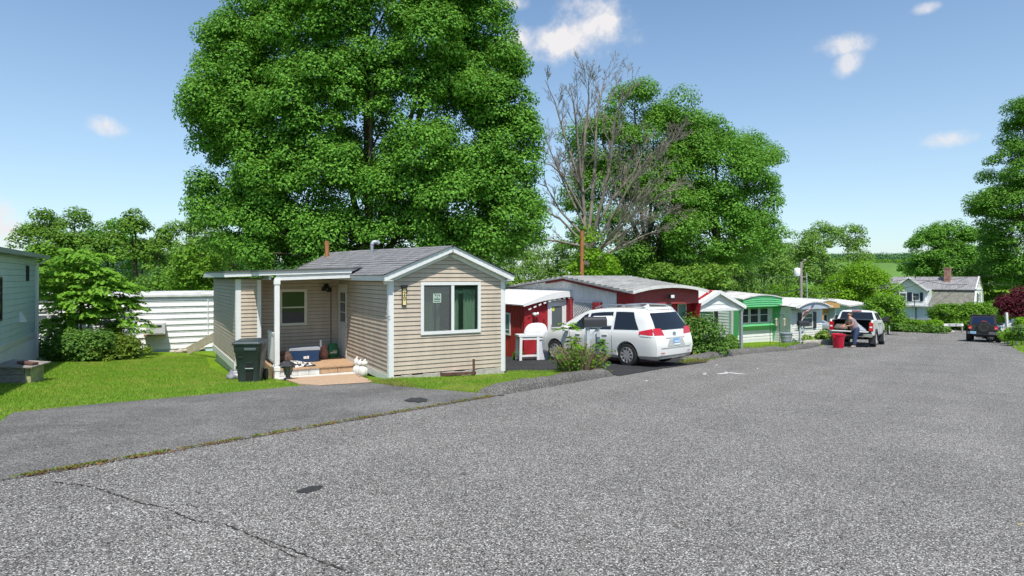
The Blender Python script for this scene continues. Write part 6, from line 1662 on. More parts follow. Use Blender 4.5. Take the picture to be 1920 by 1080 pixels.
wire('upper cable strung from the transformer pole leftwards behind the green trailer', [W(1502,519,52), W(1375,505,46), W(1200,496,44), W(1095,478,33.5)], .022, .25)
wire('lower cable from the transformer pole leftwards over the green trailer roof', [W(1502,541,52), W(1372,553,44), W(1250,540,40)], .028, .3)
wire('thick bundled cable from the transformer pole to the bright green tree', [W(1502,545,52), W(1570,547,58), W(1700,546,70)], .035, .2)
wire('upper cable from the transformer pole towards the white-trimmed house', [W(1502,521,52), W(1580,522,60), W(1700,524,72), W(1830,517,74), W(1990,505,76)], .024, .3)
wire('cable crossing below the chimney of the gambrel house', [W(1640,545,66), W(1740,527,72), W(1830,531,73), W(1990,525,74)], .028, .3)
wire('thin service cable from the rust-brown pole down to the red trailer roof', [W(1091,506,33), W(1160,519,32), W(1235,522,30)], .018, .15)
# bird feeders on shepherd's hooks by the green trailer
q = gp(1462, 650)
bf = root('bird_feeder', 'black hook pole with two hanging tube feeders beside the green trailer', 'bird feeder', q, 0)
s = q.y/1150
mb = MB(); mb.tube([(0,0,-.1),(0,0,3.0*s*18)], .012, 6); h = 3.0*s*18
zf = CAMZ+(HOR-589)/F*q.y-q.z
mb = MB(); mb.tube([(0,0,-.1),(0,0,zf),(-.1,0,zf+.08),(-.2,0,zf),(-.2,0,zf-.2)], .012, 6); mb.tube([(0,0,zf-.1),(.1,0,zf+.0),(.2,0,zf-.1),(.2,0,zf-.25)], .012, 6); mb.build('pole', M['dark_metal'], bf)
for x, zt in ((-.17,-.45),(.22,-.45)):
    mb = MB(); mb.lathe([(.05,0),(.055,.05),(.05,.06),(.05,.30),(.07,.31),(.02,.38)], 10, (x,0,zf+zt-.12)); mb.build('feeder', mat('feeder_tan', (.45,.36,.24), .4), bf)
q = gp(1444, 649); mb = MB(); zf = CAMZ+(HOR-600)/F*q.y-q.z; mb.tube([q-UZ*.1, q+UZ*zf, q+V((.12,0,zf+.08))], .012, 6); tag(mb.build('hook_pole', M['dark_metal']), 'thin black garden hook left of the bird feeders', 'hook pole')
q = W(1441,606,33.2); fb = MB(); r = random.Random(4)
# ---------------------------------------------------------------- vegetation
def leaf_object(name, Cn, N, L, Wd, m, parent=None, sag=.0):     # kite-shaped leaves, one face each
    n = len(Cn)
    if n == 0: return None
    N = N/np.linalg.norm(N, axis=1, keepdims=True)
    rv = rng.normal(size=(n, 3)); T = rv-N*(rv*N).sum(1, keepdims=True); T /= np.linalg.norm(T, axis=1, keepdims=True)
    T[:, 2] -= sag; T /= np.linalg.norm(T, axis=1, keepdims=True)
    Bv = np.cross(N, T)
    L = (L*rng.uniform(.7, 1.25, n))[:, None]; Wd = (Wd*rng.uniform(.7, 1.25, n))[:, None]
    v = np.empty((n, 4, 3), np.float32)
    v[:, 0] = Cn-T*L*.5; v[:, 1] = Cn+Bv*Wd*.5-N*L*.06; v[:, 2] = Cn+T*L*.5; v[:, 3] = Cn-Bv*Wd*.5-N*L*.06
    me = bpy.data.meshes.new(name)
    me.vertices.add(n*4); me.vertices.foreach_set('co', v.reshape(-1))
    me.loops.add(n*4); me.loops.foreach_set('vertex_index', np.arange(n*4, dtype=np.int32))
    me.polygons.add(n); me.polygons.foreach_set('loop_start', np.arange(0, n*4, 4, dtype=np.int32))
    me.update(calc_edges=True); me.materials.append(m)
    o = bpy.data.objects.new(name, me); C.objects.link(o)
    if parent is not None: o.parent = parent
    return o
def clumps(cents, rad, per, flat=.85, up=.55, spread=.33, lo=-.45):
    Cn, N = [], []
    for c, r, k in zip(cents, rad, per):
        d = rng.normal(size=(int(k*1.9), 3)); d /= np.linalg.norm(d, axis=1, keepdims=True)
        d = d[d[:, 2] > lo][:int(k)]
        rr = rng.uniform(.55, 1.05, len(d))[:, None]
        p = d*rr*r; p[:, 2] *= flat
        Cn.append(c+p); N.append(d*.75+np.array([0, 0, up])+rng.normal(size=d.shape)*spread)
    return np.concatenate(Cn), np.concatenate(N)
def shell(ells, cr, dens, inner=.55, gap=.0):
    E = np.array(ells, float); out = []
    for i, e in enumerate(E):
        a, b, c = e[3:]; p = 1.6
        area = 4*math.pi*(((a*b)**p+(a*c)**p+(b*c)**p)/3)**(1/p)
        n = max(3, int(area*dens/(math.pi*cr*cr)))
        d = rng.normal(size=(n, 3)); d /= np.linalg.norm(d, axis=1, keepdims=True)
        f = rng.uniform(inner, 1., n)**.6
        q = e[:3]+d*e[3:]*f[:, None]
        keep = np.ones(n, bool)
        for k, g in enumerate(E):
            if k == i: continue
            keep &= (((q-g[:3])/g[3:])**2).sum(1) > .5
        out.append(q[keep])
    q = np.concatenate(out)
    if gap: q = q[rng.random(len(q)) > gap]
    return q
def limbs(mb, base, ells, r, fork=.45, rs=None):
    top = max(e[2]+e[5]*.5 for e in ells); cx = np.mean([e[0] for e in ells]); cy = np.mean([e[1] for e in ells])
    hf = top*fork
    rs = rs or rnd
    mb.tube([(0,0,-.3),(0,0,hf*.15),(cx*.15,cy*.15,hf*.6),(cx*.35,cy*.35,hf)], [r*1.35,r,r*.85,r*.7], 10)
    for e in ells[:14]:
        a = V((cx*.2,cy*.2,hf*rs.uniform(.55,1))); b = V(e[:3]); m_ = a.lerp(b,.5)+V((0,0,-.06*(b-a).length))
        mb.tube([a, m_, b, b+V((0,0,e[5]*.5))], [r*.42,r*.3,r*.16,r*.05], 7)
        for k in range(3):
            q = b+V((rs.uniform(-.7,.7)*e[3], rs.uniform(-.7,.7)*e[4], rs.uniform(-.3,.7)*e[5])); mb.tube([m_.lerp(b,.6), q], [r*.13,r*.03], 5)
def tree(name, label, base, ells, leafm, cr=.8, per=220, leaf=.17, dens=1.25, group=None, cat='tree', trunk=.3, bark='bark', inner=.55, gap=0., rz=0., flat=.85, aspect=.72, fork=.45, up=.55, sag=0., spread=.36, lo=-.4, core=0):
    o = root(name, label, cat, base, rz, group)
    cs = shell(ells, cr, dens, inner, gap)
    rad = cr*rng.uniform(.6, 1.35, len(cs)); pers = per*(rad/cr)**2
    Cn, N = clumps(cs, rad, pers, flat=flat, up=up, spread=spread, lo=lo)
    if core:      # loose inner foliage
        ci = shell([(e[0], e[1], e[2], e[3]*.62, e[4]*.62, e[5]*.62) for e in ells], cr, core, .3)
        C2, N2 = clumps(ci, np.full(len(ci), cr), np.full(len(ci), per*.45), flat=1., up=.2, spread=.7, lo=-1)
        Cn = np.concatenate([Cn, C2]); N = np.concatenate([N, N2])
    leaf_object('crown', Cn, N, leaf, leaf*aspect, M[leafm], o, sag)
    mb = MB(); limbs(mb, base, ells, trunk, fork); mb.build('trunk', M[bark], o, smooth=60)
    return o
def px_ells(base, d, L):       # ellipses read from the photo, given real depth round the tree's own axis
    out = []
    s = d/F
    for (px, py, rx, ry, dy) in L:
        dd = d+dy; p = W(px, py, dd)-V(base); k = dd/F
        out.append((p.x, p.y, p.z, rx*k, min(rx, 130)*k*1.0, ry*k))
    return out
# --- the great maple behind the tan home
D = 29.
b = W(690, 600, D); b.z = G(b.x, b.y)
big = [(690,-40,190,150,0),(682,90,240,150,0),(690,235,298,168,0),(690,375,285,120,0),(690,450,235,62,0)]
rM = random.Random(31)
for k in range(46):      # rounded lobes over the crown
    e = big[rM.choice((0,1,1,2,2,2,3,3,3,4))]; t = rM.uniform(0, 2*math.pi); f = rM.choice((.96, .93, .75, .5))
    r_ = rM.uniform(40, 70)
    big.append((e[0]+e[2]*f*math.cos(t), e[1]+e[3]*f*math.sin(t), r_, r_*rM.uniform(.8, 1.1), -2.9*math.sqrt(max(0, 1-f*f))*rM.uniform(.6,1)))
big += [(432,105,55,62,0),(420,170,45,55,0),(925,115,50,62,0),(945,190,48,60,0),(455,40,52,60,0),(895,45,48,60,0),(960,270,45,60,0),(412,260,40,55,0)]
big += [(412,372,48,44,-.5),(440,430,55,56,0),(955,420,48,60,0)]
E_ = px_ells(b, D, big)
tree('maple_tree', 'huge dense green maple towering behind the tan mobile home', b, E_, 'maple_leaf', cr=.74, per=430, leaf=.138, dens=1.6, trunk=.42, inner=.6, fork=.3, flat=.9, lo=-.5, core=.3, up=.45, spread=.28)
# --- two maples right of the bare tree
D = 42.
b = W(1215, 600, D); b.z = G(b.x, b.y)
tree('maple_tree', 'tall green maple directly behind the bare dead tree', b, px_ells(b, D, [(1190,215,60,50,0),(1130,270,60,70,0),(1225,290,85,90,0),(1130,400,75,90,0),(1220,420,90,100,-1),(1270,220,40,34,0),(1280,330,55,80,0),(1160,480,80,50,0),(1250,500,70,40,0)]), 'maple_leaf_b', cr=1.0, per=380, leaf=.165, dens=1.5, trunk=.4, gap=.04, inner=.6, flat=.85, lo=-.4, core=.4, up=.5, spread=.28)
b = W(1350, 600, 44); b.z = G(b.x, b.y)
tree('maple_tree', 'rounded green maple right of the bare tree, above the red and green trailers', b, px_ells(b, 44., [(1340,250,40,30,0),(1305,265,40,40,0),(1335,340,90,80,-1),(1405,320,50,65,0),(1415,400,42,70,0),(1330,440,95,70,-1),(1400,460,50,40,0),(1300,500,70,35,0)]), 'maple_leaf', cr=1.05, per=430, leaf=.165, dens=1.5, trunk=.4, inner=.62, flat=.85, lo=-.4, core=.6, up=.5, spread=.28)
# low bushes under those maples
b = W(1330, 600, 38); b.z = G(b.x, b.y)
tree('bush', 'dark green bush behind the roof of the red trailer, under the maples', b, px_ells(b, 38., [(1290,530,50,25,0),(1350,525,45,25,0),(1240,525,40,22,0)]), 'deep_leaf', cr=.6, per=120, leaf=.2, cat='bush', trunk=.06)
# --- dead tree
D = 33.
b = W(1100, 600, D); b.z = G(b.x, b.y)
dt = root('bare_tree', 'bare dead tree with pale forked limbs standing before the right-hand maples', 'tree', b)
mbs = MB(); mbt = MB(); rb_ = random.Random(21)
def arm(pts, r0, r1, kids, lev=0, mb=None, bend=.0):
    (mbs if lev < 1 else mbt).tube(pts, [r0+(r1-r0)*i/(len(pts)-1) for i in range(len(pts))], 7 if lev == 0 else 4, cap=False)
    if lev >= 3: return
    tot = sum((V(q)-V(p)).length for p, q in zip(pts, pts[1:]))
    for k in range(kids):
        f = rb_.uniform(.22, 1.0); i = min(len(pts)-2, int(f*(len(pts)-1))); t = f*(len(pts)-1)-i
        p = V(pts[i]).lerp(V(pts[i+1]), t); d = (V(pts[i+1])-V(pts[i])).normalized()
        side = V((rb_.gauss(0,1), rb_.gauss(0,1), rb_.gauss(0,.6))); side = (side-d*side.dot(d)).normalized()
        nd = (d*rb_.uniform(.55,1.0)+side*rb_.uniform(.35,.75)+V((0,0,.18 if d.z > .3 else .02))).normalized()
        ln = tot*(rb_.uniform(.15,.30) if lev == 0 else rb_.uniform(.26,.48))*(1.15-.5*f)
        q = [p]; dd = nd.copy()
        for s in range(3):
            dd = (dd+V((rb_.gauss(0,.14), rb_.gauss(0,.14), rb_.gauss(0,.12)+.05))).normalized(); q.append(q[-1]+dd*ln/3)
        rr = max(.0075, (r0+(r1-r0)*f)*.4)
        arm(q, rr, max(.006, rr*.35), [8, 6, 4][lev], lev+1)
def ax(*pts): 
    k = len(pts); return [W(a, b_, D+dy)-b for (a, b_, dy) in pts]
arm(ax((1100,600,0),(1098,500,0),(1095,470,0)), .24, .20, 0)
for s in [((1095,480,0),(1096,400,.2),(1088,320,0),(1080,230,-.3),(1075,190,-.5),(1068,158,-.5)), ((1098,480,0),(1108,400,.5),(1116,300,.8),(1118,220,.8),(1126,185,1),(1133,148,1.2)), ((1104,470,0),(1128,380,-.5),(1145,300,-.8),(1152,230,-1),(1163,190,-1.2),(1176,155,-1.4)),
          ((1096,430,0),(1090,330,.8),(1098,240,1),(1104,185,1.2),(1103,148,1.2))]:
    arm(ax(*s), .12, .02, 14)
for s in [((1103,470,0),(1140,420,-.5),(1180,350,-1),(1220,290,-1.3),(1262,262,-1.6)), ((1103,480,0),(1150,450,.5),(1200,415,.8),(1245,395,1),(1278,388,1)), ((1105,485,0),(1160,430,-1),(1205,385,-1.8),(1245,360,-2),(1285,352,-2)), ((1105,490,0),(1160,465,.5),(1210,440,.5),(1255,425,.8)), ((1108,440,0),(1150,370,1),(1190,320,1.5),(1215,260,2)),
          ((1105,500,0),(1135,455,-1.5),(1180,395,-2.5),(1225,330,-3),(1250,300,-3))]:
    arm(ax(*s), .08, .015, 22)
for s in [((1094,420,0),(1060,350,.3),(1035,290,.5),(1012,235,.6)), ((1093,455,0),(1050,410,0),(1020,395,-.3),(985,388,-.4)), ((1094,400,0),(1055,330,-.6),(1035,310,-.8),(1000,300,-1)), ((1092,462,0),(1045,452,.3),(1005,448,.5),(962,440,.6)), ((1094,360,0),(1060,260,.5),(1040,190,.8),(1022,150,.8)), ((1092,440,0),(1050,395,1),(1025,350,1.3),(1000,340,1.4))]:
    arm(ax(*s), .075, .015, 10)
mbs.build('trunk', M['dead_bark'], dt, smooth=60); mbt.build('crown', M['dead_bark'], dt, smooth='keep')
# ivy on its foot
b2 = W(1110, 520, 31.5); 
tree('climbing_vine', 'bright green vine climbing round the foot of the bare tree', V((b2.x, b2.y, G(b2.x,b2.y))), px_ells(V((b2.x,b2.y,G(b2.x,b2.y))), 31.5, [(1105,475,16,45,0),(1125,500,28,25,0),(1085,515,25,15,0)]), 'bright_leaf', cr=.4, per=60, leaf=.16, cat='vine', trunk=.04)
# --- background trees left: individual crowns
def bg(px, d, L, label, leafm, trunk=.25, cr=.8, per=190, leaf=.19, dens=1.2, gap=.1, name='tree', group=None, cat='tree', **k):
    b = W(px, 600, d); b.z = G(b.x, b.y)
    return tree(name, label, b, px_ells(b, d, L), leafm, cr=cr, per=per, leaf=leaf, dens=dens, gap=gap, trunk=trunk, group=group, cat=cat, **k)
bg(95, 46, [(88,425,34,22,0),(70,465,34,34,0),(115,450,36,42,0),(95,510,50,50,0)], 'dark green tree above the teal trailer roof, leftmost of the back row', 'deep_leaf')
bg(140, 47, [(140,420,26,16,0),(160,450,44,36,0),(150,500,50,50,0)], 'round-topped dark tree second from the left in the back row', 'deep_leaf')
bg(205, 48, [(200,440,40,24,0),(215,480,52,44,0),(190,520,55,36,0)], 'broad dark green tree in the middle of the left back row', 'maple_leaf')
bg(255, 45, [(254,412,20,16,0),(248,448,34,34,0),(280,455,16,24,0),(255,500,42,46,0)], 'tall thin-crowned tree with gaps, tallest of the left back row', 'deep_leaf', gap=.34, cr=.65)
bg(290, 44, [(290,465,14,24,0),(296,510,20,36,0),(300,440,9,10,0)], 'spindly tree with sparse leaves just right of the tall thin-crowned one', 'deep_leaf', gap=.45, cr=.55, trunk=.14)
bg(360, 55, [(350,450,36,28,0),(385,435,26,24,0),(340,490,50,45,0),(400,475,45,45,0)], 'pale green tree in the distance left of the great maple', 'far_leaf')
bg(390, 37, [(375,490,44,26,0),(400,520,46,32,0),(350,525,36,26,0)], 'yellow-green rounded tree behind the white ribbed trailer', 'hedge_leaf', gap=.0, dens=1.5)
bg(425, 36, [(410,545,40,16,0),(440,490,28,40,0)], 'bushy young tree by the corner of the tan home’s back room', 'hedge_leaf')
bg(330, 39, [(310,535,36,18,0),(270,540,26,20,0)], 'light green bush showing over the roof of the white ribbed trailer', 'shrub_leaf', cat='bush', name='bush')
bg(60, 34, [(80,480,18,22,0),(82,520,20,30,0)], 'light green bushy tree at the corner of the teal trailer roof', 'hedge_leaf', cr=.55)
# back trees between the great maple and the bare tree
bg(985, 62, [(965,495,34,26,0),(1000,488,32,26,0),(1035,492,26,22,0),(990,520,60,24,0)], 'hazy green trees’ nearest crown between the tan home roof and the bare tree', 'far_leaf', cr=.9)
bg(1065, 60, [(1060,480,24,22,0),(1070,510,30,24,0)], 'small green tree left of the rust-brown pole', 'far_leaf')
# right background
bg(1430, 68, [(1435,450,30,22,0),(1425,490,46,40,0),(1450,520,40,40,0)], 'pale olive tree right of the rounded maple', 'far_leaf', leaf=.24, cr=1.)
bg(1500, 72, [(1500,458,34,20,0),(1490,500,42,40,0)], 'pale green tree behind the transformer pole', 'far_leaf', leaf=.24, cr=1.)
bg(1545, 74, [(1545,448,34,22,0),(1540,495,44,45,0)], 'middle tall green tree of the right-hand back row', 'far_leaf', leaf=.24, cr=1.)
bg(1590, 76, [(1590,445,28,20,0),(1605,480,24,36,0),(1580,520,40,36,0)], 'rightmost tall green tree of the back row beside the distant field', 'far_leaf', leaf=.24, cr=1., gap=.15)
bg(1400, 50, [(1390,520,26,25,0),(1410,545,26,16,0)], 'olive shrub behind the roof of the green trailer', 'shrub_leaf', cat='bush', name='bush')
bg(1470, 60, [(1470,552,40,14,0),(1530,556,36,12,0)], 'low yellow-green thicket below the cables behind the flag home', 'hedge_leaf', cat='bush', name='bush')
bg(1622, 60, [(1612,530,42,30,0),(1640,548,36,34,0),(1585,550,30,28,0),(1620,575,50,26,0)], 'bright lime green tree behind the white pickup', 'bright_leaf', dens=1.6, gap=0, cr=.9, per=250, leaf=.19, trunk=.14)
bg(1665, 52, [(1655,585,28,30,0),(1680,585,14,20,0),(1640,600,20,20,0)], 'bright green bushy tree between the pickup cab and the gambrel house', 'hedge_leaf', dens=1.6, gap=0, cr=.65, per=130, leaf=.2, trunk=.07)
bg(1770, 96, [(1780,445,34,24,0),(1745,470,40,36,0),(1800,475,50,40,0),(1725,500,26,24,0),(1790,510,60,34,0)], 'dense green tree behind the gambrel house chimney', 'maple_leaf', leaf=.30, cr=1.3, per=280, dens=1.5, gap=0)
bg(1935, 76, [(1945,260,50,70,0),(1905,320,50,50,0),(1878,388,48,26,0),(1915,400,70,60,0),(1898,455,50,40,0),(1950,480,90,70,0),(1905,510,40,40,0),(1980,360,80,110,0),(1925,215,26,26,0)], 'very tall green tree cut by the right edge of the photo', 'maple_leaf_b', cr=1.25, per=320, leaf=.25, dens=1.3, gap=.08, trunk=.5)
bg(1850, 86, [(1850,530,34,34,0),(1885,535,34,40,0),(1830,555,24,24,0)], 'light green tree between the gambrel house and the purple-leaved tree', 'hedge_leaf', leaf=.3, cr=.9)
bg(1905, 44, [(1898,574,20,17,0),(1925,565,27,25,0),(1883,582,10,12,0),(1945,590,30,20,0)], 'purple-leaved maple above the right-hand mailbox', 'red_leaf', cr=.55, per=150, leaf=.16, dens=1.7, gap=0, trunk=.12)
bg(1960, 48, [(1920,600,46,26,0),(1960,580,40,50,0)], 'dark green shrub in the shade behind the purple-leaved maple', 'deep_leaf', cat='bush', name='bush')
# hedge at the road end
hb = W(1812, 610, 66.5); hb.z = G(hb.x, hb.y)
def hedge(name, label, b, d, L, m, **k): return tree(name, label, b, px_ells(b, d, L), m, trunk=.06, fork=.2, cat=k.pop('cat', 'hedge'), **k)
hedge('hedge', 'wide clipped green hedge behind the barrier board', hb, 66.5, [(1790,588,36,18,0),(1830,588,40,17,0),(1870,590,36,20,0),(1765,592,16,14,0),(1850,604,60,10,0),(1800,606,50,10,0)], 'hedge_leaf', cr=.6, per=130, leaf=.2, dens=1.7)
# --- leafy sumac and evergreen shrubs in the left yard
D = 21.5
b = W(150, 640, D); b.z = G(b.x, b.y)
def fronds(name, label, base, ells, m, n, L=.5, leaf=.16, cat='shrub', stems=7):
    o = root(name, label, cat, base)
    mb = MB(); Cn, N = [], []
    E = np.array(ells); w = E[:, 3]*E[:, 5]; w = w/w.sum()
    for k in range(n):
        e = E[rng.choice(len(E), p=w)]
        d = rng.normal(size=3); d /= np.linalg.norm(d); d[2] = abs(d[2])*.8 if rng.random() < .7 else d[2]
        p = e[:3]+d*e[3:]*rng.uniform(.55, .95)
        out = np.array([d[0], d[1]*.8, .25]); out /= np.linalg.norm(out)
        l_ = L*rng.uniform(.7, 1.2); side = np.cross(out, [0, 0, 1]); side /= np.linalg.norm(side)
        for i in range(8):
            t = (i+.6)/8; c = p+out*l_*t+np.array([0, 0, -.45*l_*t*t])
            for s in (-1, 1):
                Cn.append(c+side*s*leaf*.42+np.array([0,0,-.02])); N.append(np.array([0,0,.75])+out*.55+side*s*.3+rng.normal(size=3)*.3)
    leaf_object('foliage', np.array(Cn), np.array(N), leaf, leaf*.48, M[m], o)
    for k in range(stems):
        e = E[k % len(E)]; k_ = min(1, e[3]*2.2); a = V((e[0]*.5+k_*rnd.uniform(-.3,.3), k_*rnd.uniform(-.3,.3), -.1)); q = V(e[:3])
        mb.tube([a, a.lerp(q,.5)+V((0,0,.15*k_)), q], [.035*k_,.025*k_,.008*k_], 6)
    mb.build('stem', M['dead_bark'], o)
    return o
fronds('sumac_shrub', 'tall bright green feathery-leaved shrub between the teal trailer and the white ribbed trailer', b, px_ells(b, D, [(150,490,38,28,0),(170,520,36,30,0),(118,520,34,34,0),(105,560,34,34,0),(150,570,42,40,-.3),(200,545,22,36,0),(130,610,40,26,0),(180,590,30,26,.2)]), 'sumac_leaf', 520, L=.55, leaf=.20)
b = W(222, 640, 22); b.z = G(b.x, b.y)
fronds('sumac_shrub', 'smaller feathery-leaved sapling in front of the white ribbed trailer’s window', b, px_ells(b, 22., [(225,545,24,22,0),(235,580,20,30,0),(248,610,18,24,0),(215,575,18,24,0)]), 'sumac_leaf', 150, L=.5, leaf=.18)
def shrub(name, label, px, py, L, m, d=None, cr=.3, per=160, leaf=.07, dens=2.2, cat='shrub', group=None, aspect=.6, **k):
    g = gp(px, py); d = d or g.y
    return tree(name, label, g, px_ells(g, g.y, L), m, cr=cr, per=per, leaf=leaf, dens=dens, trunk=.04, fork=.3, cat=cat, group=group, aspect=aspect, **k)
shrub('evergreen_shrub', 'rounded evergreen shrub at the right end of the yard bed, by the air conditioner', 240, 672, [(232,654,30,20,0),(255,661,22,14,0),(212,656,22,18,0)], 'yew_leaf', leaf=.10)
shrub('evergreen_shrub', 'low rounded evergreen shrub at the front middle of the yard bed', 200, 676, [(200,664,24,13,0),(185,668,16,10,0)], 'yew_leaf', leaf=.09)
shrub('leafy_shrub', 'dark leafy shrub in the middle of the yard bed under the feathery-leaved shrub', 150, 676, [(148,650,30,24,0),(168,648,26,22,0),(130,657,26,18,0),(165,668,24,9,0)], 'shrub_leaf', leaf=.11, cr=.35)
shrub('leafy_shrub', 'light green leafy shrub beside the leaning white board', 98, 672, [(100,650,20,20,0),(112,630,22,20,0),(90,664,16,9,0)], 'shrub_leaf', leaf=.11, cr=.33)
shrub('leafy_shrub', 'small green shrub in the bed below the grey window of the ribbed trailer', 205, 668, [(205,628,16,18,0),(190,640,14,16,0)], 'hedge_leaf', leaf=.12, cr=.3)
# --- twiggy clump round the mailboxes
g = gp(1088, 700)
tw = root('twiggy_clump', 'clump of dry twigs and green shoots round the mailbox post by the black driveway', 'shrub', g)
mb = MB(); r = random.Random(9); Cn, N = [], []
sc = g.y/F
for k in range(800):
    a = r.uniform(0, 2*math.pi); rad = r.random()**.5
    b0 = V((math.cos(a)*rad*32*sc, math.sin(a)*rad*20*sc, -.02))
    h = r.uniform(.30, .95)*(1.05-.4*rad); out = V((math.cos(a), math.sin(a)*.7, 0))*(rad*.55*h+.02)+V((r.gauss(0,.05), r.gauss(0,.05), 0))
    p1_ = b0+out*.5+V((0,0,h*.55)); p2_ = b0+out*1.15+V((0,0,h))
    mb.tube([b0, p1_, p2_], [.008,.006,.003], 4, cap=False)
    green = r.random() < .27
    if green:
        for i in range(11):
            t = r.uniform(.15, 1.02); q = (b0.lerp(p1_, t*2) if t < .5 else p1_.lerp(p2_, t*2-1))
            Cn.append(np.array(q)+rng.normal(size=3)*.03); N.append(np.array([0,0,.7])+rng.normal(size=3)*.7)
mb.build('stem', M['twig'], tw); leaf_object('foliage', np.array(Cn), np.array(N), .09, .055, M['hedge_leaf'], tw)
fronds('seedling', 'leafy sumac seedling rising out of the twiggy clump left of the charcoal mailbox', g+V((-.15,.1,0)), [(0+ (1078-1088)*sc, .1, (700-614)*sc, 15*sc, .2, 8*sc), ((1066-1088)*sc+.0, .0, (700-618)*sc, 8*sc, .12, 5*sc), ((1090-1088)*sc, .1, (700-650)*sc, 9*sc, .12, 22*sc)], 'bright_leaf', 30, L=.26, leaf=.10, stems=3)
fronds('seedling', 'slender green shoot at the right of the twiggy clump', g+V((.55,.0,0)), [((1126-1088)*sc-.55, .0, (700-650)*sc, 7*sc, .1, 20*sc),((1130-1088)*sc-.55, .0, (700-680)*sc, 8*sc, .1, 10*sc)], 'shrub_leaf', 40, L=.14, leaf=.07, stems=2)
# --- rose bush behind the van, plants by the homes
shrub('rose_bush', 'tall leafy rose bush between the minivan and the green trailer’s porch', 1318, 668, [(1300,640,20,24,0),(1325,630,28,30,0),(1345,648,22,16,0),(1296,605,10,18,0),(1310,655,22,12,0)], 'shrub_leaf', leaf=.10, cr=.33, per=130)
shrub('leafy_shrub', 'dark green plant at the foot of the porch post of the green trailer', 1366, 655, [(1366,645,16,10,0),(1354,650,10,8,0)], 'deep_leaf', leaf=.12, cr=.25, per=90)
shrub('weed_tuft', 'small weed growing at the corner of the low red wing', 968, 675, [(968,668,9,6,0),(974,662,5,6,0)], 'hedge_leaf', leaf=.06, cr=.14, per=70, cat='weed')
g = gp(1535, 637)
shrub('hosta', 'clump of yellow-green hostas on the bank left of the pickup', 1535, 640, [(1530,630,18,7,0),(1545,632,14,6,0),(1518,634,10,5,0)], 'hosta_leaf', leaf=.26, cr=.35, per=34, aspect=.65)
shrub('hosta', 'low hostas at the corner of the white flag home', 1515, 642, [(1512,637,10,4,0)], 'hosta_leaf', leaf=.2, cr=.25, per=30)
for i, (px, py, rx, ry, lab, m) in enumerate(((1700,611,26,9,'green fern-like plants at the left foot of the gambrel house','hedge_leaf'),(1735,609,24,7,'leafy border plants in front of the gambrel house wall','bright_leaf'),(1690,617,20,5,'olive ground plants behind the navy mailbox','shrub_leaf'),(1745,618,26,4,'low trailing plants above the stones at the road end','shrub_leaf'))):
    b = W(px, 618, 62-i); b.z = G(b.x, b.y)
    tree('border_plants', lab, b, px_ells(b, 62-i, [(px,py,rx,ry,0)]), m, cr=.4, per=70, leaf=.22, dens=2., trunk=.03, cat='plants')
for i, (px, py, rx, ry, d, lab, m) in enumerate(((1884,622,9,9,40,'spiky green clump beside the black off-roader','bright_leaf'),(1898,630,16,6,38,'low green plants round the foot of the right-hand mailbox','hedge_leaf'),(1916,625,10,12,37,'leafy shrub right of the right-hand mailbox','shrub_leaf'),(1890,634,12,4,38,'pale ground cover at the right edge of the road','bright_leaf'),(1922,606,14,10,40,'light green shrub in front of the white SUV','bright_leaf'))):
    b = W(px, 634, d); b.z = G(b.x, b.y)
    tree('border_plants', lab, b, px_ells(b, d, [(px,py,rx,ry,0)]), m, cr=.3, per=60, leaf=.14, dens=2., trunk=.02, cat='plants')
# orange stones and logs at the road end
r = random.Random(8)
for i in range(16):
    px = 1703+i*5.2; d = 61; q = W(px, 622, d); q.z = G(q.x, q.y)
    s = r.uniform(.16, .42)*(1.6 if 8 <= i <= 12 else 1)
    mb = MB(); mb.lathe([(.02,-s*.3),(s*.9,-s*.1),(s,s*.25),(s*.5,s*.55),(.02,s*.62)], 7, (0,0,0), sx=r.uniform(.9,1.6), sy=.8)
    o = mb.build('garden_stone', mat('orange_stone', (.46,.26,.13), .9, var=.5, vscale=3) if r.random() < .6 else M['stone'], smooth=50); o.location = q+V((0,r.uniform(-.3,.3),0)); o.rotation_euler = (0,0,r.random()*6)
    tag(o, 'rounded edging stone in the row below the gambrel house', 'stone', 'edging stones at the road end')
mb = MB(); 
for i in range(34):
    a = gp(1508+i*1.9, 646.5-i*.05); mb.box(a.x-.10,a.y-.1,a.z-.1,a.x+.13+.04*(i%2),a.y+.1,a.z+.18+.03*(i%3))
o = mb.build('stone_edging', M['concrete'], bevel=.02); tag(o, 'low row of pale edging stones holding the bank below the hostas', 'garden edging')
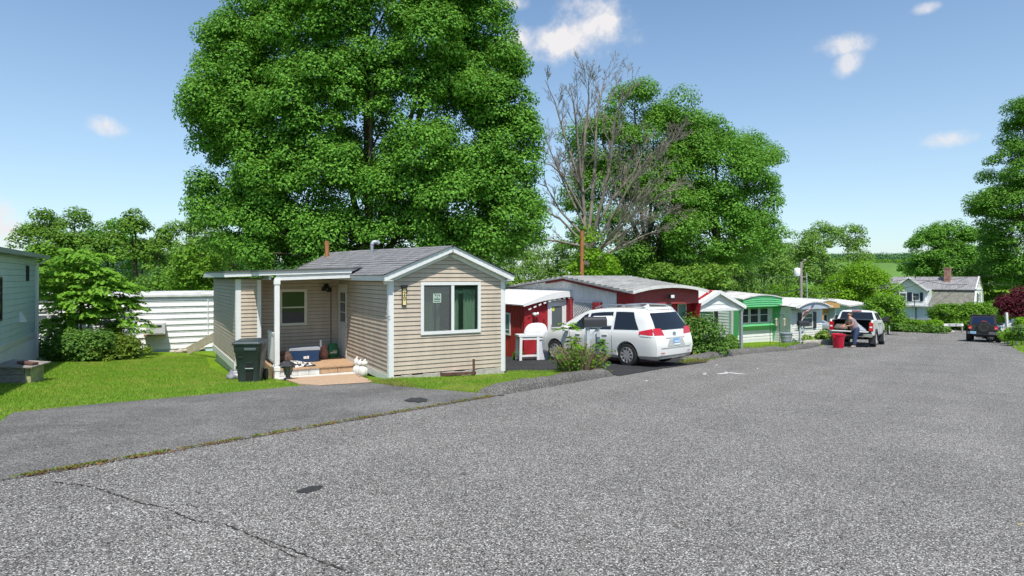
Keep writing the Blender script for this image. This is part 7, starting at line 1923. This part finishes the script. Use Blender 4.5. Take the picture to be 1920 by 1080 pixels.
# --- grass: one object of many blades
def in_poly(x, y, P):
    c = np.zeros(len(x), bool); j = len(P)-1
    for i in range(len(P)):
        xi, yi = P[i]; xj, yj = P[j]
        c ^= ((yi > y) != (yj > y)) & (x < (xj-xi)*(y-yi)/(yj-yi+1e-12)+xi); j = i
    return c
def grass(name, polys, m, n, h=.07, w=.010, mix=1., avoid=()):
    P_ = [[tuple(gp(a, b).xy) for a, b in poly] for poly in polys]
    P_ = [p for p in P_]; areas = [abs(sum(p[i-1][0]*p[i][1]-p[i][0]*p[i-1][1] for i in range(len(p))))/2 for p in P_]
    X, Y = [], []
    for p, a in zip(P_, areas):
        k = int(n*a/sum(areas)); xs = [q[0] for q in p]; ys = [q[1] for q in p]
        x = rng.uniform(min(xs), max(xs), k*4); y = rng.uniform(min(ys), max(ys), k*4); s = in_poly(x, y, p)
        X.append(x[s][:k]); Y.append(y[s][:k])
    X = np.concatenate(X); Y = np.concatenate(Y); k = len(X)
    Z = np.array([G(a, b) for a, b in zip(X, Y)])
    pa = .65+.5*np.sin(X*1.9+np.cos(Y*1.3)*2)*np.sin(Y*2.3+1)
    H = h*rng.uniform(.45, 1.3, k)*(.85+.3*pa)
    t = rng.uniform(0, 2*np.pi, k); le = rng.normal(size=(k, 2))*.5*H[:, None]
    v = np.empty((k, 3, 3), np.float32)
    v[:, 0] = np.stack([X-np.cos(t)*w, Y-np.sin(t)*w, Z-.01], 1); v[:, 1] = np.stack([X+np.cos(t)*w, Y+np.sin(t)*w, Z-.01], 1)
    v[:, 2] = np.stack([X+le[:, 0], Y+le[:, 1], Z+H], 1)
    me = bpy.data.meshes.new(name); me.vertices.add(k*3); me.vertices.foreach_set('co', v.reshape(-1))
    me.loops.add(k*3); me.loops.foreach_set('vertex_index', np.arange(k*3, dtype=np.int32)); me.polygons.add(k); me.polygons.foreach_set('loop_start', np.arange(0, k*3, 3, dtype=np.int32))
    me.update(calc_edges=True); me.materials.append(M[m]); o = bpy.data.objects.new(name, me); C.objects.link(o); return stuff(o)
LAWNS = [[(-60,840),(0,795),(25,777),(160,763),(300,751),(540,729),(560,722),(520,712),(430,705),(395,690),(385,668),(300,668),(200,680),(90,680),(-60,700)],
         [(690,719),(800,731),(936,741),(988,722),(1060,708),(1110,700.5),(1150,698.5),(1080,696),(955,697),(940,706),(735,711)],
         [(1265,684),(1300,672),(1360,660),(1385,657),(1384,661),(1340,674)], [(1390,653),(1500,643),(1508,645.5),(1460,653),(1400,657)], [(1505,643),(1560,639),(1560,644),(1515,646)]]
grass('grass', LAWNS[:1], 'grass_blade', 110000, .042, .007)
grass('grass', LAWNS[1:2], 'grass_blade', 50000, .05, .007)
grass('grass', LAWNS[2:], 'grass_blade', 14000, .10, .014)
grass('grass', [[(1885,640),(1960,640),(1990,660),(1925,662),(1900,650)]], 'grass_blade', 9000, .12, .016)
grass('dry_grass', [[(1265,684),(1300,675),(1330,675),(1325,680)], [(1040,700),(1150,698),(1140,700),(1060,707)], [(1400,660),(1440,655),(1440,658),(1405,663)], [(690,716),(735,714),(800,729),(740,727)]], 'dry_grass', 5000, .07, .008)
# weeds and leaf litter along the driveway joint
pts = [(0,887),(90,878),(190,863),(300,847),(450,823),(600,800),(700,784),(800,770),(900,752),(940,746)]
def ribbon(pts, w): 
    a = [(x, y-w) for x, y in pts]; b = [(x, y+w) for x, y in pts][::-1]; return a+b
def joint(name, m, n, h, w, up, amp=.08):
    k = n; seg = rng.integers(0, len(pts)-1, k); t = rng.random(k)
    out = []
    for s, u in zip(seg, t):
        x = pts[s][0]*(1-u)+pts[s+1][0]*u; g_ = gp(x, 800)
        p = V(gp(pts[s][0], pts[s][1])).lerp(V(gp(*pts[s+1])), u); pp = pq(p.x, p.y)[0]
        if math.sin(pp*9)+math.sin(pp*23+1)+.6*math.sin(pp*51) < rng.uniform(-2.2, 1.5): continue
        xx, yy = xy(pp, 6.76+rng.normal()*amp*.45); out.append((xx, yy, G(xx, yy)+.012+up))
    o_ = np.array(out); N = rng.normal(size=o_.shape)*.6+np.array([0,0,.9 if h < .03 else .2])
    return stuff(leaf_object(name, o_+np.array([0,0,h*.4])*rng.random((len(o_),1)), N, h, w, M[m]))
joint('weeds', 'hedge_leaf', 1500, .034, .015, .006, .035); joint('dry_grass', 'dry_grass', 2200, .04, .009, .004, .04)
leafmat('litter_leaf', (.10,.05,.02), (.34,.19,.08), .1); joint('leaf_litter', 'litter_leaf', 4200, .026, .018, .003, .07)
# --- far hills
def hill(name, x0, x1, y, prof_, m, depth=200):
    mb = MB(); k = 60
    def fn(u, v):
        x = x0+(x1-x0)*u; yy = y+depth*v
        return (x, yy, prof_(x)*math.sin(min(1, v*1.6)*math.pi/2)+(-12)*(1-min(1, v*1.6)))
    mb.grid(fn, k, 10); return structure(mb.build(name, M[m], smooth='keep'))
mat('field_green', (.10,.20,.035), .95, var=.25, vscale=.03); mat('hill_wood', (.022,.060,.028), 1., var=.5, vscale=.12, bump=1., bscale=.2)
HY = 420
def zr(py, y): return CAMZ+(HOR-py)/F*y
hill('hills', 120, 420, HY, lambda x: zr(491.5+.012*(x-240), HY+60)+1.5*math.sin(x*.03), 'field_green', 100)
hill('hills', 60, 520, HY+90, lambda x: zr(479, HY+150)+3*math.sin(x*.018)+1.2*math.sin(x*.07), 'hill_wood', 160)
hill('hills', -520, -60, 520, lambda x: zr(486, 580)+6*math.sin(x*.012), 'hill_wood', 160)
cs = []
for i in range(420):
    x = rng.uniform(150, 420); yy = HY+rng.uniform(62, 150); z = zr(488-9*(yy-HY-62)/88, yy); cs.append((x, yy, z))
cs += [(rng.uniform(-430,-100), rng.uniform(520,600), zr(489, 560)+rng.uniform(-6,4)) for i in range(300)]
cs = np.array(cs); rad = rng.uniform(2.2, 4.2, len(cs)); Cn, N = clumps(cs, rad, np.full(len(cs), 70), flat=.9)
stuff(leaf_object('forest', Cn, N, 1.3, 1.0, M['hill_leaf']))
cs = np.array([(x, HY+58+rng.uniform(-2,2), zr(491, HY+58)+rng.uniform(-.5,1)) for x in np.arange(215, 330, 4.)]); Cn, N = clumps(cs, np.full(len(cs), 2.2), np.full(len(cs), 60), flat=.9); stuff(leaf_object('forest', Cn, N, 1., .8, M['bright_leaf']))
# ---------------------------------------------------------------- light, sky, camera
sun_dir = V((.19, -.981, 0)).normalized(); EL = R_(60)
to_sun = V((sun_dir.x*math.cos(EL), sun_dir.y*math.cos(EL), math.sin(EL)))
sl = bpy.data.lights.new('sun', 'SUN'); sl.energy = 4.4; sl.angle = R_(.5); sl.color = (1, .955, .88)
so = bpy.data.objects.new('sun', sl); C.objects.link(so); so.rotation_euler = to_sun.to_track_quat('Z', 'Y').to_euler(); so.location = (0,0,60)
wd = bpy.data.worlds.new('World'); S.world = wd; wd.use_nodes = True
nt = wd.node_tree; n = nt.nodes; L = nt.links
bgN = n['Background']; sky = n.new('ShaderNodeTexSky'); sky.sky_type = 'NISHITA'; sky.sun_disc = False
sky.sun_elevation = EL; sky.sun_rotation = math.atan2(to_sun.x, to_sun.y); sky.air_density = 1.0; sky.dust_density = .6; sky.ozone_density = 1.6; sky.altitude = 100
bgN.inputs['Strength'].default_value = .125
tc = n.new('ShaderNodeTexCoord'); sp = n.new('ShaderNodeSeparateXYZ'); L.new(tc.outputs['Generated'], sp.inputs[0])
def mth(op, a, b=None, clamp=False):
    m = n.new('ShaderNodeMath'); m.operation = op; m.use_clamp = clamp
    for i, x in enumerate((a, b)):
        if x is None: continue
        if isinstance(x, (int, float)): m.inputs[i].default_value = x
        else: L.new(x, m.inputs[i])
    return m.outputs[0]
az = mth('ARCTAN2', sp.outputs[0], sp.outputs[1]); el = mth('ARCSINE', sp.outputs[2])
no = n.new('ShaderNodeTexNoise'); no.inputs['Scale'].default_value = 22; no.inputs['Detail'].default_value = 8; no.inputs['Roughness'].default_value = .62; L.new(tc.outputs['Generated'], no.inputs['Vector'])
wob = mth('MULTIPLY', mth('SUBTRACT', no.outputs['Fac'], .5), 2.6)
tot = None
for (cx, cy, rx, ry, st) in ((1112,45,100,68,1.),(1035,80,115,42,1.),(968,6,32,16,.8),(1580,84,70,24,.85),(1592,118,36,28,.8),(1735,16,34,13,.7),(198,237,48,24,.9),(1776,262,64,22,.85),(-10,425,85,60,1.),(650,520,10,4,0)):
    if not st: continue
    a0 = math.atan((cx-960)/F); e0 = math.atan((HOR-cy)/F*math.cos(a0)); ra = rx/F*math.cos(a0)**2; re = ry/F*math.cos(a0)
    u = mth('DIVIDE', mth('SUBTRACT', az, a0), ra); v = mth('DIVIDE', mth('SUBTRACT', el, e0), re)
    d2 = mth('ADD', mth('MULTIPLY', u, u), mth('MULTIPLY', v, v))
    f = mth('MULTIPLY', mth('ADD', mth('SUBTRACT', 1.0, d2), wob), .95, True)
    f = mth('MULTIPLY', mth('MULTIPLY', f, f), st)
    tot = f if tot is None else mth('MAXIMUM', tot, f)
# pale air towards the horizon and the white clouds
SKYC = n.new('ShaderNodeMix'); SKYC.data_type = 'RGBA'
L.new(mth('MULTIPLY', mth('POWER', mth('SUBTRACT', 1.0, mth('MULTIPLY', mth('MAXIMUM', el, 0.0), 1.75), True), 1.6), .42), SKYC.inputs['Factor'])
TN = n.new('ShaderNodeMix'); TN.data_type = 'RGBA'; TN.blend_type = 'MULTIPLY'; TN.inputs['Factor'].default_value = 1; TN.inputs['B'].default_value = (.90, 1.03, 1.06, 1); L.new(sky.outputs[0], TN.inputs['A']); L.new(TN.outputs['Result'], SKYC.inputs['A']); SKYC.inputs['B'].default_value = (4.2, 4.75, 5.4, 1)
CL = n.new('ShaderNodeMix'); CL.data_type = 'RGBA'; L.new(tot, CL.inputs['Factor']); L.new(SKYC.outputs['Result'], CL.inputs['A']); CL.inputs['B'].default_value = (5.4, 5.3, 5.4, 1)
HZ_ = n.new('ShaderNodeMix'); HZ_.data_type = 'RGBA'; L.new(mth('GREATER_THAN', el, -.02), HZ_.inputs['Factor']); HZ_.inputs['A'].default_value = (.02,.02,.02,1); L.new(CL.outputs['Result'], HZ_.inputs['B'])
L.new(HZ_.outputs['Result'], bgN.inputs['Color'])
cam = bpy.data.cameras.new('camera'); co_ = bpy.data.objects.new('camera', cam); C.objects.link(co_)
cam.sensor_width = 36; cam.lens = 36*F/1920; cam.shift_y = -(540-HOR)/1920; cam.clip_start = .1; cam.clip_end = 6000
co_.location = (0, 0, CAMZ); co_.rotation_euler = (R_(90), 0, 0); S.camera = co_
S.view_settings.view_transform = 'Standard'; S.view_settings.look = 'None'; S.view_settings.exposure = 0.38; S.view_settings.gamma = 1
S.cycles.max_bounces = 6; S.cycles.diffuse_bounces = 3; S.cycles.glossy_bounces = 3; S.cycles.transmission_bounces = 4; S.cycles.transparent_max_bounces = 6
S.cycles.sample_clamp_indirect = 6; S.cycles.use_light_tree = False; wd.cycles.sampling_method = 'MANUAL'; wd.cycles.sample_map_resolution = 1024; S.cycles.use_denoising = True; S.cycles.denoising_prefilter = 'NONE'
